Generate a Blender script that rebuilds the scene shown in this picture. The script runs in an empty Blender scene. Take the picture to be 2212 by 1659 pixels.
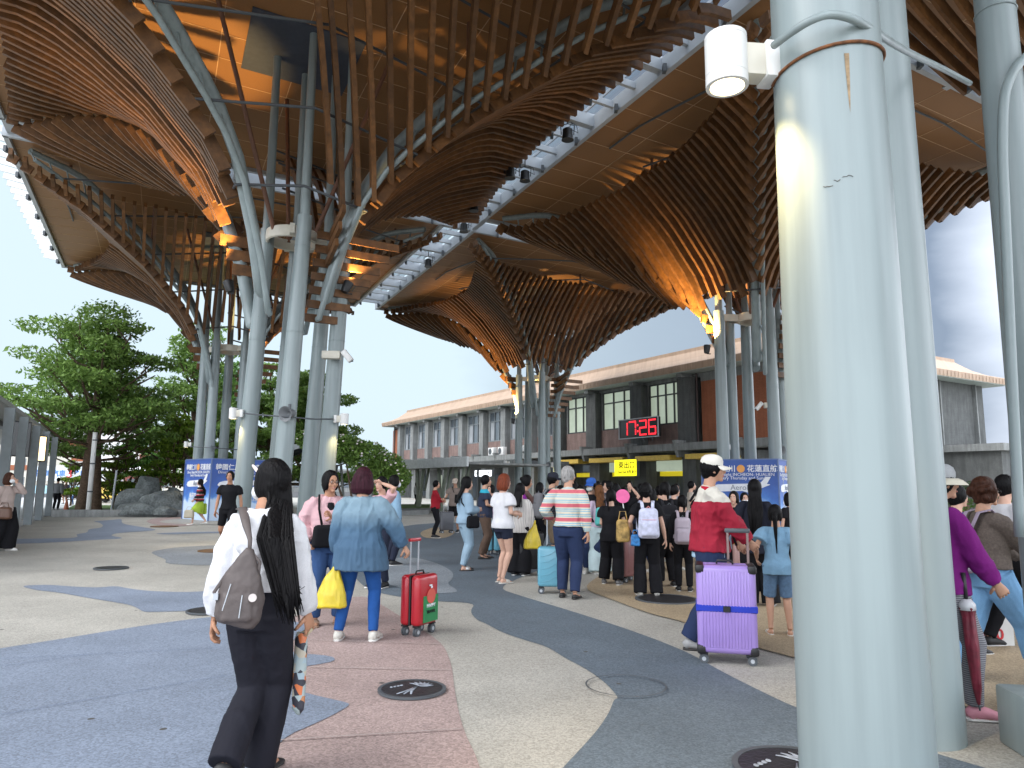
import bpy, bmesh, math, random
import numpy as np
from mathutils import Vector, Matrix, noise as mnoise
R = math.radians
random.seed(7); rng = np.random.default_rng(7)
SC = bpy.context.scene
COL = SC.collection
# ---------------------------------------------------------------- camera
CAM_Z = 1.5; PITCH = R(8.05); F = 1560.0; CX = 1106.0; CY = 829.5
cam_d = bpy.data.cameras.new('camera'); cam = bpy.data.objects.new('camera', cam_d); COL.objects.link(cam)
cam_d.sensor_width = 36; cam_d.lens = 36 * F / 2212; cam_d.clip_end = 2000; cam_d.clip_start = 0.05
cam.location = (0, 0, CAM_Z); ROLL = R(.45)
cam.rotation_euler = (Matrix.Rotation(math.pi / 2 + PITCH, 3, 'X') @ Matrix.Rotation(ROLL, 3, 'Z')).to_euler()
SC.camera = cam
# ---------------------------------------------------------------- sky, sun, exposure
SUN_EL = R(50); SUN_AZ = R(250)          # soft light from behind and left of the camera, through cloud
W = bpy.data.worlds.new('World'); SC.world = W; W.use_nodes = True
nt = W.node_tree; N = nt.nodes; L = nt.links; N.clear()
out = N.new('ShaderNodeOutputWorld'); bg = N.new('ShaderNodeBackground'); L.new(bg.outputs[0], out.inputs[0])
sky = N.new('ShaderNodeTexSky'); sky.sky_type = 'NISHITA'; sky.sun_disc = False
sky.sun_elevation = SUN_EL; sky.sun_rotation = SUN_AZ; sky.air_density = 1.5; sky.dust_density = 3.0
tc = N.new('ShaderNodeTexCoord')
mp = N.new('ShaderNodeMapping'); mp.inputs['Scale'].default_value = (1, 1, 2.6); L.new(tc.outputs['Generated'], mp.inputs[0])
nz = N.new('ShaderNodeTexNoise'); nz.inputs['Scale'].default_value = 2.3; nz.inputs['Detail'].default_value = 7; nz.inputs['Roughness'].default_value = .5
L.new(mp.outputs[0], nz.inputs['Vector'])
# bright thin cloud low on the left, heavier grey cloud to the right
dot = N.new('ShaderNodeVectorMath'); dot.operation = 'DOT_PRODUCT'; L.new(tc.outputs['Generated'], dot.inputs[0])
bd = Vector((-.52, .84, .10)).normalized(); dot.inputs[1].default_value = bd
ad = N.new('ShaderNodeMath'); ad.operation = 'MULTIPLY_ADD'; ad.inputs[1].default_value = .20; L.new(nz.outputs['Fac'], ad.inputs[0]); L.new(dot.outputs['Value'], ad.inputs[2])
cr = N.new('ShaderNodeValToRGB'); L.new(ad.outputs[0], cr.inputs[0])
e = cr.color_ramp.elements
e[0].position = .15; e[0].color = (25, 26.5, 29, 1)  # out-of-view sky behind and overhead, raised far brighter to light the plaza
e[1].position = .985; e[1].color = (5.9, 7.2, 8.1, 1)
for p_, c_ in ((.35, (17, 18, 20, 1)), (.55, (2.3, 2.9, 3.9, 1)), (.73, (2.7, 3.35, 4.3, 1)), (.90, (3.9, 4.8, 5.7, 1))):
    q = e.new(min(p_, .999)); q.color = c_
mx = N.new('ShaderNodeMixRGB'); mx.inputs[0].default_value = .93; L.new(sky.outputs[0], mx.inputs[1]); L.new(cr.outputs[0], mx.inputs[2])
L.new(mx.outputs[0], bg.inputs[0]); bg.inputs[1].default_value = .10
sd = bpy.data.lights.new('sun', 'SUN'); sd.energy = 1.5; sd.angle = R(38); sd.color = (1, .97, .93)
so = bpy.data.objects.new('sun', sd); COL.objects.link(so)
sdir = Vector((-math.sin(R(70)) * math.cos(SUN_EL), -math.cos(R(70)) * math.cos(SUN_EL), math.sin(SUN_EL)))
so.rotation_euler = sdir.to_track_quat('Z', 'Y').to_euler(); so.location = (-20, -30, 40)
SC.view_settings.view_transform = 'Standard'; SC.view_settings.look = 'None'
SC.view_settings.exposure = 0.45; SC.view_settings.gamma = 1.0
SC.cycles.max_bounces = 6; SC.cycles.diffuse_bounces = 3; SC.cycles.glossy_bounces = 2; SC.cycles.transparent_max_bounces = 12
SC.cycles.caustics_reflective = False; SC.cycles.caustics_refractive = False
SC.cycles.sample_clamp_indirect = 3.0
try:
    SC.cycles.use_denoising = True
except Exception: pass

# ---------------------------------------------------------------- reading points of the place off the photograph
def ray(px, py):
    a = (px - CX) / F; b = (CY - py) / F
    a, b = a * math.cos(ROLL) - b * math.sin(ROLL), a * math.sin(ROLL) + b * math.cos(ROLL)
    return Vector((a, math.cos(PITCH) - b * math.sin(PITCH), math.sin(PITCH) + b * math.cos(PITCH)))
def at_z(px, py, z=0.0):
    d = ray(px, py); t = (z - CAM_Z) / d.z
    return Vector((d.x * t, d.y * t, z))
def at_y(px, py, Y):
    d = ray(px, py); t = Y / d.y
    return Vector((d.x * t, Y, CAM_Z + d.z * t))

# ---------------------------------------------------------------- materials
MATS = {}
def mat(name, col, rough=.6, var=.12, scale=6, bump=0., bscale=40, metal=0., emit=None, es=1., spec=None, coat=0, stretch=None, fine=0., fscale=200, sheen=0):
    if name in MATS: return MATS[name]
    m = bpy.data.materials.new(name); m.use_nodes = True; n = m.node_tree.nodes; l = m.node_tree.links
    p = n['Principled BSDF']; MATS[name] = m
    p.inputs['Roughness'].default_value = rough; p.inputs['Metallic'].default_value = metal
    if spec is not None: p.inputs['Specular IOR Level'].default_value = spec
    if coat: p.inputs['Coat Weight'].default_value = coat
    if sheen: p.inputs['Sheen Weight'].default_value = sheen
    t = n.new('ShaderNodeTexCoord'); src = t.outputs['Object']
    if stretch:
        mpn = n.new('ShaderNodeMapping'); mpn.inputs['Scale'].default_value = stretch; l.new(src, mpn.inputs[0]); src = mpn.outputs[0]
    nn = n.new('ShaderNodeTexNoise'); nn.inputs['Scale'].default_value = scale; nn.inputs['Detail'].default_value = 4; l.new(src, nn.inputs['Vector'])
    c = Vector(col[:3])
    r = n.new('ShaderNodeValToRGB'); l.new(nn.outputs['Fac'], r.inputs[0])
    r.color_ramp.elements[0].position = .3; r.color_ramp.elements[1].position = .7
    r.color_ramp.elements[0].color = (*(c * (1 - var)), 1); r.color_ramp.elements[1].color = (*(c * (1 + var)), 1)
    col_out = r.outputs[0]
    if fine:
        f = n.new('ShaderNodeTexNoise'); f.inputs['Scale'].default_value = fscale; f.inputs['Detail'].default_value = 2; l.new(src, f.inputs['Vector'])
        fr = n.new('ShaderNodeMapRange'); fr.inputs['From Min'].default_value = .3; fr.inputs['From Max'].default_value = .7
        fr.inputs['To Min'].default_value = 1 - fine; fr.inputs['To Max'].default_value = 1 + fine; l.new(f.outputs['Fac'], fr.inputs[0])
        mm = n.new('ShaderNodeVectorMath'); mm.operation = 'SCALE'; l.new(col_out, mm.inputs[0]); l.new(fr.outputs[0], mm.inputs['Scale']); col_out = mm.outputs[0]
    l.new(col_out, p.inputs['Base Color'])
    if bump:
        b = n.new('ShaderNodeBump'); b.inputs['Strength'].default_value = bump; b.inputs['Distance'].default_value = .02
        bn = n.new('ShaderNodeTexNoise'); bn.inputs['Scale'].default_value = bscale; bn.inputs['Detail'].default_value = 3; l.new(src, bn.inputs['Vector'])
        l.new(bn.outputs['Fac'], b.inputs['Height']); l.new(b.outputs[0], p.inputs['Normal'])
    if emit is not None:
        p.inputs['Emission Color'].default_value = (*emit, 1); p.inputs['Emission Strength'].default_value = es
    return m
def cloth(name, col, var=.10, rough=.85):
    return mat('cloth_' + name, col, rough, var, 5, .25, 9, fine=.06, fscale=160, spec=.2)
def banded(name, axis, stops, rough=.85, repeat=None, interp='CONSTANT', noise_amt=0.):
    """cloth whose colour is woven in bands along one axis; stops = [(position in metres, colour)]"""
    m = mat('cloth_' + name, (.5, .5, .5), rough, .1, 5, .25, 9)
    n = m.node_tree.nodes; l = m.node_tree.links; p = n['Principled BSDF']
    t = n.new('ShaderNodeTexCoord'); s = n.new('ShaderNodeSeparateXYZ'); l.new(t.outputs['Object'], s.inputs[0])
    v = s.outputs['XYZ'.index(axis)]
    lo = stops[0][0]; hi = stops[-1][0]
    if repeat:
        md = n.new('ShaderNodeMath'); md.operation = 'FRACT'; dv = n.new('ShaderNodeMath'); dv.operation = 'DIVIDE'; l.new(v, dv.inputs[0]); dv.inputs[1].default_value = repeat
        l.new(dv.outputs[0], md.inputs[0]); v = md.outputs[0]; lo, hi = 0, 1
    if noise_amt:
        nn = n.new('ShaderNodeTexNoise'); nn.inputs['Scale'].default_value = 7; l.new(t.outputs['Object'], nn.inputs['Vector'])
        ma = n.new('ShaderNodeMath'); ma.operation = 'MULTIPLY_ADD'; ma.inputs[1].default_value = noise_amt; l.new(nn.outputs['Fac'], ma.inputs[0]); l.new(v, ma.inputs[2]); v = ma.outputs[0]
    mr = n.new('ShaderNodeMapRange'); mr.inputs['From Min'].default_value = lo; mr.inputs['From Max'].default_value = hi; l.new(v, mr.inputs[0])
    r = n.new('ShaderNodeValToRGB'); l.new(mr.outputs[0], r.inputs[0]); r.color_ramp.interpolation = interp
    el = r.color_ramp.elements
    while len(el) > 1: el.remove(el[-1])
    el[0].position = 0; el[0].color = (*stops[0][1], 1)
    for z, c in stops[1:]:
        q = el.new(max(0, min(1, (z - lo) / (hi - lo)))); q.color = (*c, 1)
    for k in list(p.inputs['Base Color'].links): l.remove(k)
    l.new(r.outputs[0], p.inputs['Base Color'])
    return m

M = {}
def pipe_mat():
    m = mat('painted_steel_pipe', (.245, .295, .30), .36, .03, .8, .02, 14)
    n = m.node_tree.nodes; l = m.node_tree.links; p = n['Principled BSDF']; t = n.new('ShaderNodeTexCoord')
    mp_ = n.new('ShaderNodeMapping'); mp_.inputs['Scale'].default_value = (9, 9, .5); l.new(t.outputs['Object'], mp_.inputs[0])
    st = n.new('ShaderNodeTexNoise'); st.inputs['Scale'].default_value = 1; st.inputs['Detail'].default_value = 6; l.new(mp_.outputs[0], st.inputs['Vector'])
    mr = n.new('ShaderNodeMapRange'); mr.inputs['From Min'].default_value = .42; mr.inputs['From Max'].default_value = .75; mr.inputs['To Min'].default_value = 1.04; mr.inputs['To Max'].default_value = .80; l.new(st.outputs['Fac'], mr.inputs[0])
    sc = n.new('ShaderNodeVectorMath'); sc.operation = 'SCALE'; k = p.inputs['Base Color'].links[0].from_socket; l.new(k, sc.inputs[0]); l.new(mr.outputs[0], sc.inputs['Scale'])
    vo = n.new('ShaderNodeTexVoronoi'); vo.inputs['Scale'].default_value = 3.2; vo.inputs['Randomness'].default_value = 1; l.new(t.outputs['Object'], vo.inputs['Vector'])
    ls = n.new('ShaderNodeMath'); ls.operation = 'LESS_THAN'; ls.inputs[1].default_value = .028; l.new(vo.outputs['Distance'], ls.inputs[0])
    mx = n.new('ShaderNodeMixRGB'); l.new(ls.outputs[0], mx.inputs[0]); l.new(sc.outputs[0], mx.inputs[1]); mx.inputs[2].default_value = (.13, .07, .035, 1); l.new(mx.outputs[0], p.inputs['Base Color'])
    return m
M['pipe'] = pipe_mat()
M['wood'] = mat('timber_slat', (.128, .056, .017), .55, .30, 3, .2, 30, fine=.2, fscale=9)
n = M['wood'].node_tree.nodes; l = M['wood'].node_tree.links; p = n['Principled BSDF']; gi = n.new('ShaderNodeNewGeometry')
mr_ = n.new('ShaderNodeMapRange'); mr_.inputs['To Min'].default_value = .62; mr_.inputs['To Max'].default_value = 1.35; l.new(gi.outputs['Random Per Island'], mr_.inputs[0])
k = p.inputs['Base Color'].links[0].from_socket; sc = n.new('ShaderNodeVectorMath'); sc.operation = 'SCALE'; l.new(k, sc.inputs[0]); l.new(mr_.outputs[0], sc.inputs['Scale']); l.new(sc.outputs[0], p.inputs['Base Color'])
M['soffit'] = mat('timber_soffit', (.29, .140, .05), .6, .06, .5, fine=.04, fscale=20)
M['steel_dark'] = mat('dark_steel', (.075, .085, .095), .5, .1)
M['steel_light'] = mat('pale_steel', (.42, .45, .48), .45, .06, 2)
M['slate'] = mat('slate_blue_panel', (.055, .065, .09), .6, .1)
M['black'] = mat('black_plastic', (.012, .012, .013), .45, .1)
M['white'] = mat('white_painted_metal', (.72, .72, .70), .4, .04)
M['offwhite'] = mat('cream_painted_metal', (.62, .59, .50), .45, .05)
M['glow'] = mat('lamp_glow', (1, .9, .7), .4, 0, emit=(1, .78, .42), es=9)
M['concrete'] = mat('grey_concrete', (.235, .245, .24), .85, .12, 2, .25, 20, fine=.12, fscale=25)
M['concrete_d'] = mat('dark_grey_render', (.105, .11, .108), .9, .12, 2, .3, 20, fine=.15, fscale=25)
M['brick'] = mat('red_brick_tile', (.34, .115, .055), .8, .08, 2, fine=.1, fscale=30)
M['brick_p'] = mat('pinkish_brick_tile', (.25, .17, .15), .8, .12, 2, fine=.1, fscale=30)
M['rooftile'] = mat('beige_roof_metal', (.42, .30, .215), .6, .05, 1.2)
M['steel_bin'] = mat('brushed_steel', (.45, .46, .47), .3, .05, metal=.8)

def weather(m, size=(.6, .3), dark=.82, streak=.25, mortar=.012):
    """tile joints and rain streaks for an upright wall running along the facade direction"""
    n = m.node_tree.nodes; l = m.node_tree.links; p = n['Principled BSDF']; t = n.new('ShaderNodeTexCoord')
    d = n.new('ShaderNodeVectorMath'); d.operation = 'DOT_PRODUCT'; d.inputs[1].default_value = (.511 + .8596, -.8596 + .511, 0); l.new(t.outputs['Object'], d.inputs[0])
    sp = n.new('ShaderNodeSeparateXYZ'); l.new(t.outputs['Object'], sp.inputs[0]); cb = n.new('ShaderNodeCombineXYZ'); l.new(d.outputs['Value'], cb.inputs[0]); l.new(sp.outputs[2], cb.inputs[1])
    br = n.new('ShaderNodeTexBrick'); br.inputs['Scale'].default_value = 1; br.inputs['Brick Width'].default_value = size[0]; br.inputs['Row Height'].default_value = size[1]; br.inputs['Mortar Size'].default_value = mortar
    br.inputs['Color1'].default_value = (1, 1, 1, 1); br.inputs['Color2'].default_value = (.9, .9, .9, 1); br.inputs['Mortar'].default_value = (dark, dark, dark, 1); l.new(cb.outputs[0], br.inputs['Vector'])
    mp_ = n.new('ShaderNodeMapping'); mp_.inputs['Scale'].default_value = (3, .35, 1); l.new(cb.outputs[0], mp_.inputs[0]); st = n.new('ShaderNodeTexNoise'); st.inputs['Scale'].default_value = 1.4; st.inputs['Detail'].default_value = 5; l.new(mp_.outputs[0], st.inputs['Vector'])
    mr = n.new('ShaderNodeMapRange'); mr.inputs['From Min'].default_value = .35; mr.inputs['From Max'].default_value = .7; mr.inputs['To Min'].default_value = 1.05; mr.inputs['To Max'].default_value = 1 - streak; l.new(st.outputs['Fac'], mr.inputs[0])
    k = p.inputs['Base Color'].links[0].from_socket; mm = n.new('ShaderNodeVectorMath'); mm.operation = 'MULTIPLY'; l.new(k, mm.inputs[0]); l.new(br.outputs['Color'], mm.inputs[1])
    sc = n.new('ShaderNodeVectorMath'); sc.operation = 'SCALE'; l.new(mm.outputs[0], sc.inputs[0]); l.new(mr.outputs[0], sc.inputs['Scale']); l.new(sc.outputs[0], p.inputs['Base Color'])
weather(M['concrete'], (1.3, .9), .86, .3); weather(M['concrete_d'], (1.3, .9), .85, .3); weather(M['brick'], (.25, .09), .8, .18, .01); weather(M['brick_p'], (.25, .09), .78, .3, .01); weather(M['rooftile'], (.5, 30), .84, .12, .02)
# ---------------------------------------------------------------- mesh building
class MB:
    def __init__(s): s.v = []; s.f = []; s.n = 0
    def add(s, v, f):
        s.v.append(np.asarray(v, float).reshape(-1, 3)); o = s.n
        s.f += [tuple(i + o for i in q) for q in f]; s.n += len(s.v[-1]); return s
    def box(s, c, size, rz=0, m=None):
        x, y, z = [q / 2 for q in size]
        v = np.array([(i * x, j * y, k * z) for i in (-1, 1) for j in (-1, 1) for k in (-1, 1)])
        if rz: cs, sn = math.cos(rz), math.sin(rz); v = np.stack([v[:, 0] * cs - v[:, 1] * sn, v[:, 0] * sn + v[:, 1] * cs, v[:, 2]], 1)
        if m is not None: v = v @ np.array(m.to_3x3()).T
        return s.add(v + np.array(c), [(0, 1, 3, 2), (4, 6, 7, 5), (0, 4, 5, 1), (2, 3, 7, 6), (0, 2, 6, 4), (1, 5, 7, 3)])
    def hexa(s, p):   # 8 corners: bottom 4, top 4
        return s.add(p, [(0, 3, 2, 1), (4, 5, 6, 7), (0, 1, 5, 4), (1, 2, 6, 5), (2, 3, 7, 6), (3, 0, 4, 7)])
    def tube(s, pts, r, n=12, ry=None, side=None, cap=True, power=2.0):
        P = np.asarray(pts, float); k = len(P)
        rx = np.full(k, r, float) if np.isscalar(r) else np.asarray(r, float)
        ry = rx if ry is None else (np.full(k, ry, float) if np.isscalar(ry) else np.asarray(ry, float))
        T = np.gradient(P, axis=0); T /= np.linalg.norm(T, axis=1)[:, None] + 1e-12
        if side is None:
            side = np.array((1, 0, 0)) if abs(T[0][0]) < .9 else np.array((0, 1, 0))
        X = []; u = np.asarray(side, float)
        for t in T:
            u = u - t * (u @ t); u = u / (np.linalg.norm(u) + 1e-12); X.append(u)
        X = np.array(X); Y = np.cross(T, X)
        a = np.linspace(0, 2 * np.pi, n, endpoint=False)
        ca, sa = np.cos(a), np.sin(a)
        if power != 2.0: ca = np.sign(ca) * abs(ca) ** (2 / power); sa = np.sign(sa) * abs(sa) ** (2 / power)
        V = P[:, None] + X[:, None] * (rx[:, None] * ca)[:, :, None] + Y[:, None] * (ry[:, None] * sa)[:, :, None]
        fs = [(i * n + j, i * n + (j + 1) % n, (i + 1) * n + (j + 1) % n, (i + 1) * n + j) for i in range(k - 1) for j in range(n)]
        if cap: fs += [tuple(range(n))[::-1], tuple((k - 1) * n + j for j in range(n))]
        return s.add(V.reshape(-1, 3), fs)
    def strip(s, pts, side, w, h):
        """rectangular bar along pts; side = unit width direction, h measured upward in the plane of the bar"""
        P = np.asarray(pts, float); k = len(P); S = np.asarray(side, float) * w / 2
        T = np.gradient(P, axis=0); T /= np.linalg.norm(T, axis=1)[:, None]
        U = np.cross(np.asarray(side, float), T); U /= np.linalg.norm(U, axis=1)[:, None]; U *= h / 2
        V = np.stack([P - S - U, P + S - U, P + S + U, P - S + U], 1).reshape(-1, 3)
        fs = [(4 * i + j, 4 * i + (j + 1) % 4, 4 * i + 4 + (j + 1) % 4, 4 * i + 4 + j) for i in range(k - 1) for j in range(4)]
        fs += [(3, 2, 1, 0), (4 * k - 4, 4 * k - 3, 4 * k - 2, 4 * k - 1)]
        return s.add(V, fs)
    def ell(s, c, r, nu=14, nv=9, m=None, fn=None):
        th = np.linspace(0, np.pi, nv + 1)[1:-1]; ph = np.linspace(0, 2 * np.pi, nu, endpoint=False)
        D = [np.array([[0, 0, 1.]])] + [np.stack([np.sin(t) * np.cos(ph), np.sin(t) * np.sin(ph), np.full(nu, np.cos(t))], 1) for t in th] + [np.array([[0, 0, -1.]])]
        D = np.concatenate(D); V = D * np.asarray(r, float)
        if fn is not None: V = fn(V, D)
        if m is not None: V = V @ np.array(m.to_3x3()).T
        V = V + np.asarray(c, float); k = len(th)
        fs = [(0, 1 + j, 1 + (j + 1) % nu) for j in range(nu)]
        fs += [(1 + i * nu + j, 1 + (i + 1) * nu + j, 1 + (i + 1) * nu + (j + 1) % nu, 1 + i * nu + (j + 1) % nu) for i in range(k - 1) for j in range(nu)]
        e_ = len(V) - 1; fs += [(e_, 1 + (k - 1) * nu + (j + 1) % nu, 1 + (k - 1) * nu + j) for j in range(nu)]
        return s.add(V, fs)
    def lathe(s, prof, c=(0, 0, 0), n=24, m=None):
        a = np.linspace(0, 2 * np.pi, n, endpoint=False); V = []
        for r, z in prof: V.append(np.stack([max(r, 1e-4) * np.cos(a), max(r, 1e-4) * np.sin(a), np.full(n, z)], 1))
        V = np.concatenate(V); k = len(prof)
        if m is not None: V = V @ np.array(m.to_3x3()).T
        fs = [(i * n + j, i * n + (j + 1) % n, (i + 1) * n + (j + 1) % n, (i + 1) * n + j) for i in range(k - 1) for j in range(n)]
        fs += [tuple(range(n))[::-1], tuple((k - 1) * n + j for j in range(n))]
        return s.add(V + np.asarray(c), fs)
    def prism(s, poly, z0, z1):
        n = len(poly); v = [(x, y, z0) for x, y in poly] + [(x, y, z1) for x, y in poly]
        return s.add(v, [tuple(range(n))[::-1], tuple(range(n, 2 * n))] + [(i, (i + 1) % n, n + (i + 1) % n, n + i) for i in range(n)])
    def rbox(s, c, size, r=.03, seg=3, rz=0, m=None, taper=1.0):
        """box with all edges rounded"""
        bm = bmesh.new(); bmesh.ops.create_cube(bm, size=1)
        for v in bm.verts:
            v.co = Vector((v.co.x * size[0], v.co.y * size[1], v.co.z * size[2]))
            if taper != 1.0 and v.co.z > 0: v.co.x *= taper; v.co.y *= taper
        bmesh.ops.bevel(bm, geom=bm.edges[:], offset=r, segments=seg, profile=.5, affect='EDGES')
        V = np.array([v.co[:] for v in bm.verts]); fs = [tuple(v.index for v in f.verts) for f in bm.faces]
        bm.free()
        if m is not None: V = V @ np.array(m.to_3x3()).T
        if rz: cs, sn = math.cos(rz), math.sin(rz); V = np.stack([V[:, 0] * cs - V[:, 1] * sn, V[:, 0] * sn + V[:, 1] * cs, V[:, 2]], 1)
        return s.add(V + np.asarray(c, float), fs)
    def mesh(s, name, mt=None, smooth=False, off=(0, 0, 0)):
        me = bpy.data.meshes.new(name)
        if s.v: me.from_pydata((np.concatenate(s.v) - np.asarray(off)).tolist(), [], s.f)
        if mt: me.materials.append(mt)
        if smooth: me.shade_smooth()
        return me
    def obj(s, name, mt=None, parent=None, smooth=False, off=(0, 0, 0), auto=None):
        me = s.mesh(name, mt, smooth, off)
        if auto: me.shade_smooth(); sharpen(me, auto)
        o = bpy.data.objects.new(name, me); COL.objects.link(o)
        if parent is not None: o.parent = parent
        return o
def sharpen(me, ang=35):
    bm = bmesh.new(); bm.from_mesh(me); a = R(ang)
    bmesh.ops.recalc_face_normals(bm, faces=bm.faces[:])
    for e_ in bm.edges:
        if len(e_.link_faces) == 2 and e_.calc_face_angle(0) > a: e_.smooth = False
    bm.to_mesh(me); bm.free()
class Each:
    """like MB, but every form added becomes a mesh object of its own under the same parent"""
    def __init__(s, name, mt, parent, auto=None): s.a = (name, mt, parent, auto)
    def __getattr__(s, fn):
        def go(*a, **k):
            b = MB(); getattr(b, fn)(*a, **k); n_, m_, p_, au = s.a; return b.obj(n_, m_, p_, auto=au)
        return go
def empty(name, loc=(0, 0, 0), rz=0):
    o = bpy.data.objects.new(name, None); COL.objects.link(o); o.location = loc; o.rotation_euler.z = rz; o.empty_display_size = .2
    return o
def tag(o, label=None, cat=None, group=None, kind=None):
    if label: o['label'] = label
    if cat: o['category'] = cat
    if group: o['group'] = group
    if kind: o['kind'] = kind
    return o
KIDS = {}
def copy_tree(o, parent=None):
    c = o.copy(); COL.objects.link(c)
    if parent is not None: c.parent = parent
    for ch in [q for q in COL.objects if q.parent == o]: copy_tree(ch, c)
    return c
def text_mesh(body, size, depth=.004, font_weight=0.):
    cu = bpy.data.curves.new('lettering', 'FONT'); cu.body = body; cu.size = size; cu.extrude = depth; cu.align_x = 'CENTER'; cu.align_y = 'CENTER'
    cu.offset = font_weight; cu.resolution_u = 3
    o = bpy.data.objects.new('lettering', cu); COL.objects.link(o)
    dg = bpy.context.evaluated_depsgraph_get(); dg.update()
    me = bpy.data.meshes.new_from_object(o.evaluated_get(dg))
    bpy.data.objects.remove(o); bpy.data.curves.remove(cu)
    return me
def lettering(body, size, mt, parent, loc, rot, name='lettering', depth=.004, weight=0.):
    me = text_mesh(body, size, depth, weight); me.materials.clear(); me.materials.append(mt)
    o = bpy.data.objects.new(name, me); COL.objects.link(o); o.parent = parent; o.location = loc; o.rotation_euler = rot
    return o
# ================================================================ ground
def paving(name, col, scale=90, amt=.35):
    m = mat(name, col, .8, .06, .35)
    n = m.node_tree.nodes; l = m.node_tree.links; p = n['Principled BSDF']
    t = n.new('ShaderNodeTexCoord'); src = t.outputs['Object']
    v = n.new('ShaderNodeTexVoronoi'); v.inputs['Scale'].default_value = scale; l.new(src, v.inputs['Vector'])
    v2 = n.new('ShaderNodeTexNoise'); v2.inputs['Scale'].default_value = scale * .9; v2.inputs['Detail'].default_value = 3; l.new(src, v2.inputs['Vector'])
    v3 = n.new('ShaderNodeTexNoise'); v3.inputs['Scale'].default_value = .8; v3.inputs['Detail'].default_value = 6; v3.inputs['Roughness'].default_value = .65; l.new(src, v3.inputs['Vector'])
    sx = n.new('ShaderNodeSeparateColor'); l.new(v.outputs['Color'], sx.inputs[0])
    mr = n.new('ShaderNodeMapRange'); mr.inputs['To Min'].default_value = 1 - amt; mr.inputs['To Max'].default_value = 1 + amt; l.new(sx.outputs[0], mr.inputs[0])
    m3 = n.new('ShaderNodeMapRange'); m3.inputs['From Min'].default_value = .3; m3.inputs['From Max'].default_value = .72; m3.inputs['To Min'].default_value = .80; m3.inputs['To Max'].default_value = 1.1; l.new(v3.outputs['Fac'], m3.inputs[0])
    mu = n.new('ShaderNodeMath'); mu.operation = 'MULTIPLY'; l.new(mr.outputs[0], mu.inputs[0]); l.new(m3.outputs[0], mu.inputs[1])
    k = p.inputs['Base Color'].links[0].from_socket
    sc = n.new('ShaderNodeVectorMath'); sc.operation = 'SCALE'; l.new(k, sc.inputs[0]); l.new(mu.outputs[0], sc.inputs['Scale']); l.new(sc.outputs[0], p.inputs['Base Color'])
    b = n.new('ShaderNodeBump'); b.inputs['Strength'].default_value = .35; b.inputs['Distance'].default_value = .004; l.new(v2.outputs['Fac'], b.inputs['Height']); l.new(b.outputs[0], p.inputs['Normal'])
    v4 = n.new('ShaderNodeTexVoronoi'); v4.inputs['Scale'].default_value = 1.6; l.new(src, v4.inputs['Vector']); c4 = n.new('ShaderNodeMath'); c4.operation = 'LESS_THAN'; c4.inputs[1].default_value = .035; l.new(v4.outputs['Distance'], c4.inputs[0])
    x4 = n.new('ShaderNodeMixRGB'); l.new(c4.outputs[0], x4.inputs[0]); l.new(sc.outputs[0], x4.inputs[1]); x4.inputs[2].default_value = (.07, .065, .06, 1); l.new(x4.outputs[0], p.inputs['Base Color'])
    rr = n.new('ShaderNodeMapRange'); rr.inputs['To Min'].default_value = .62; rr.inputs['To Max'].default_value = .88; l.new(v3.outputs['Fac'], rr.inputs[0]); l.new(rr.outputs[0], p.inputs['Roughness'])
    return m
C_BASE = paving('beige_grey_paving', (.40, .385, .345), 90, .25)
C_BLUE = paving('slate_blue_paving', (.205, .245, .315), 90, .28)
C_PINK = paving('dusty_pink_paving', (.37, .28, .262), 90, .3)
C_DARK = paving('dark_blue_grey_paving', (.118, .15, .182), 90, .28)
C_TAN = paving('tan_paving', (.40, .31, .20), 90, .28)
C_LINE = mat('pale_joint', (.38, .32, .30), .8)
C_LINED = mat('blue_joint', (.12, .16, .26), .8)
g = MB()
N_ = 60
xs = np.concatenate([-np.geomspace(900, 1, 24), [0], np.geomspace(1, 900, 24)]); ys = np.concatenate([-np.geomspace(300, 1, 14), [0], np.geomspace(1, 1500, 28)])
V = [(x, y, 0) for y in ys for x in xs]; nx = len(xs)
g.add(V, [(j * nx + i, j * nx + i + 1, (j + 1) * nx + i + 1, (j + 1) * nx + i) for j in range(len(ys) - 1) for i in range(nx - 1)])
tag(g.obj('ground', C_BASE), kind='structure')

def smooth_poly(pts, it=2):
    for _ in range(it):
        q = []
        for i in range(len(pts)):
            a = pts[i]; b = pts[(i + 1) % len(pts)]
            q += [(a[0] * .78 + b[0] * .22, a[1] * .78 + b[1] * .22), (a[0] * .22 + b[0] * .78, a[1] * .22 + b[1] * .78)]
        pts = q
    return pts
from mathutils.geometry import tessellate_polygon
def patch(name, pts, mt, lvl, px=True, it=2):
    P = [at_z(x, y)[:2] if px else (x, y) for x, y in pts]
    P = smooth_poly(P, it)
    me = bpy.data.meshes.new(name)
    v = [Vector((x, y, 0)) for x, y in P]; tr = tessellate_polygon([v])
    me.from_pydata([(x, y, lvl * .004) for x, y in P], [], [tuple(t) for t in tr]); me.materials.append(mt)
    bm = bmesh.new(); bm.from_mesh(me); bmesh.ops.recalc_face_normals(bm, faces=bm.faces[:])
    for f in bm.faces:
        if f.normal.z < 0: f.normal_flip()
    bm.to_mesh(me); bm.free()
    o = bpy.data.objects.new(name, me); COL.objects.link(o); tag(o, kind='structure'); return o
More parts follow.
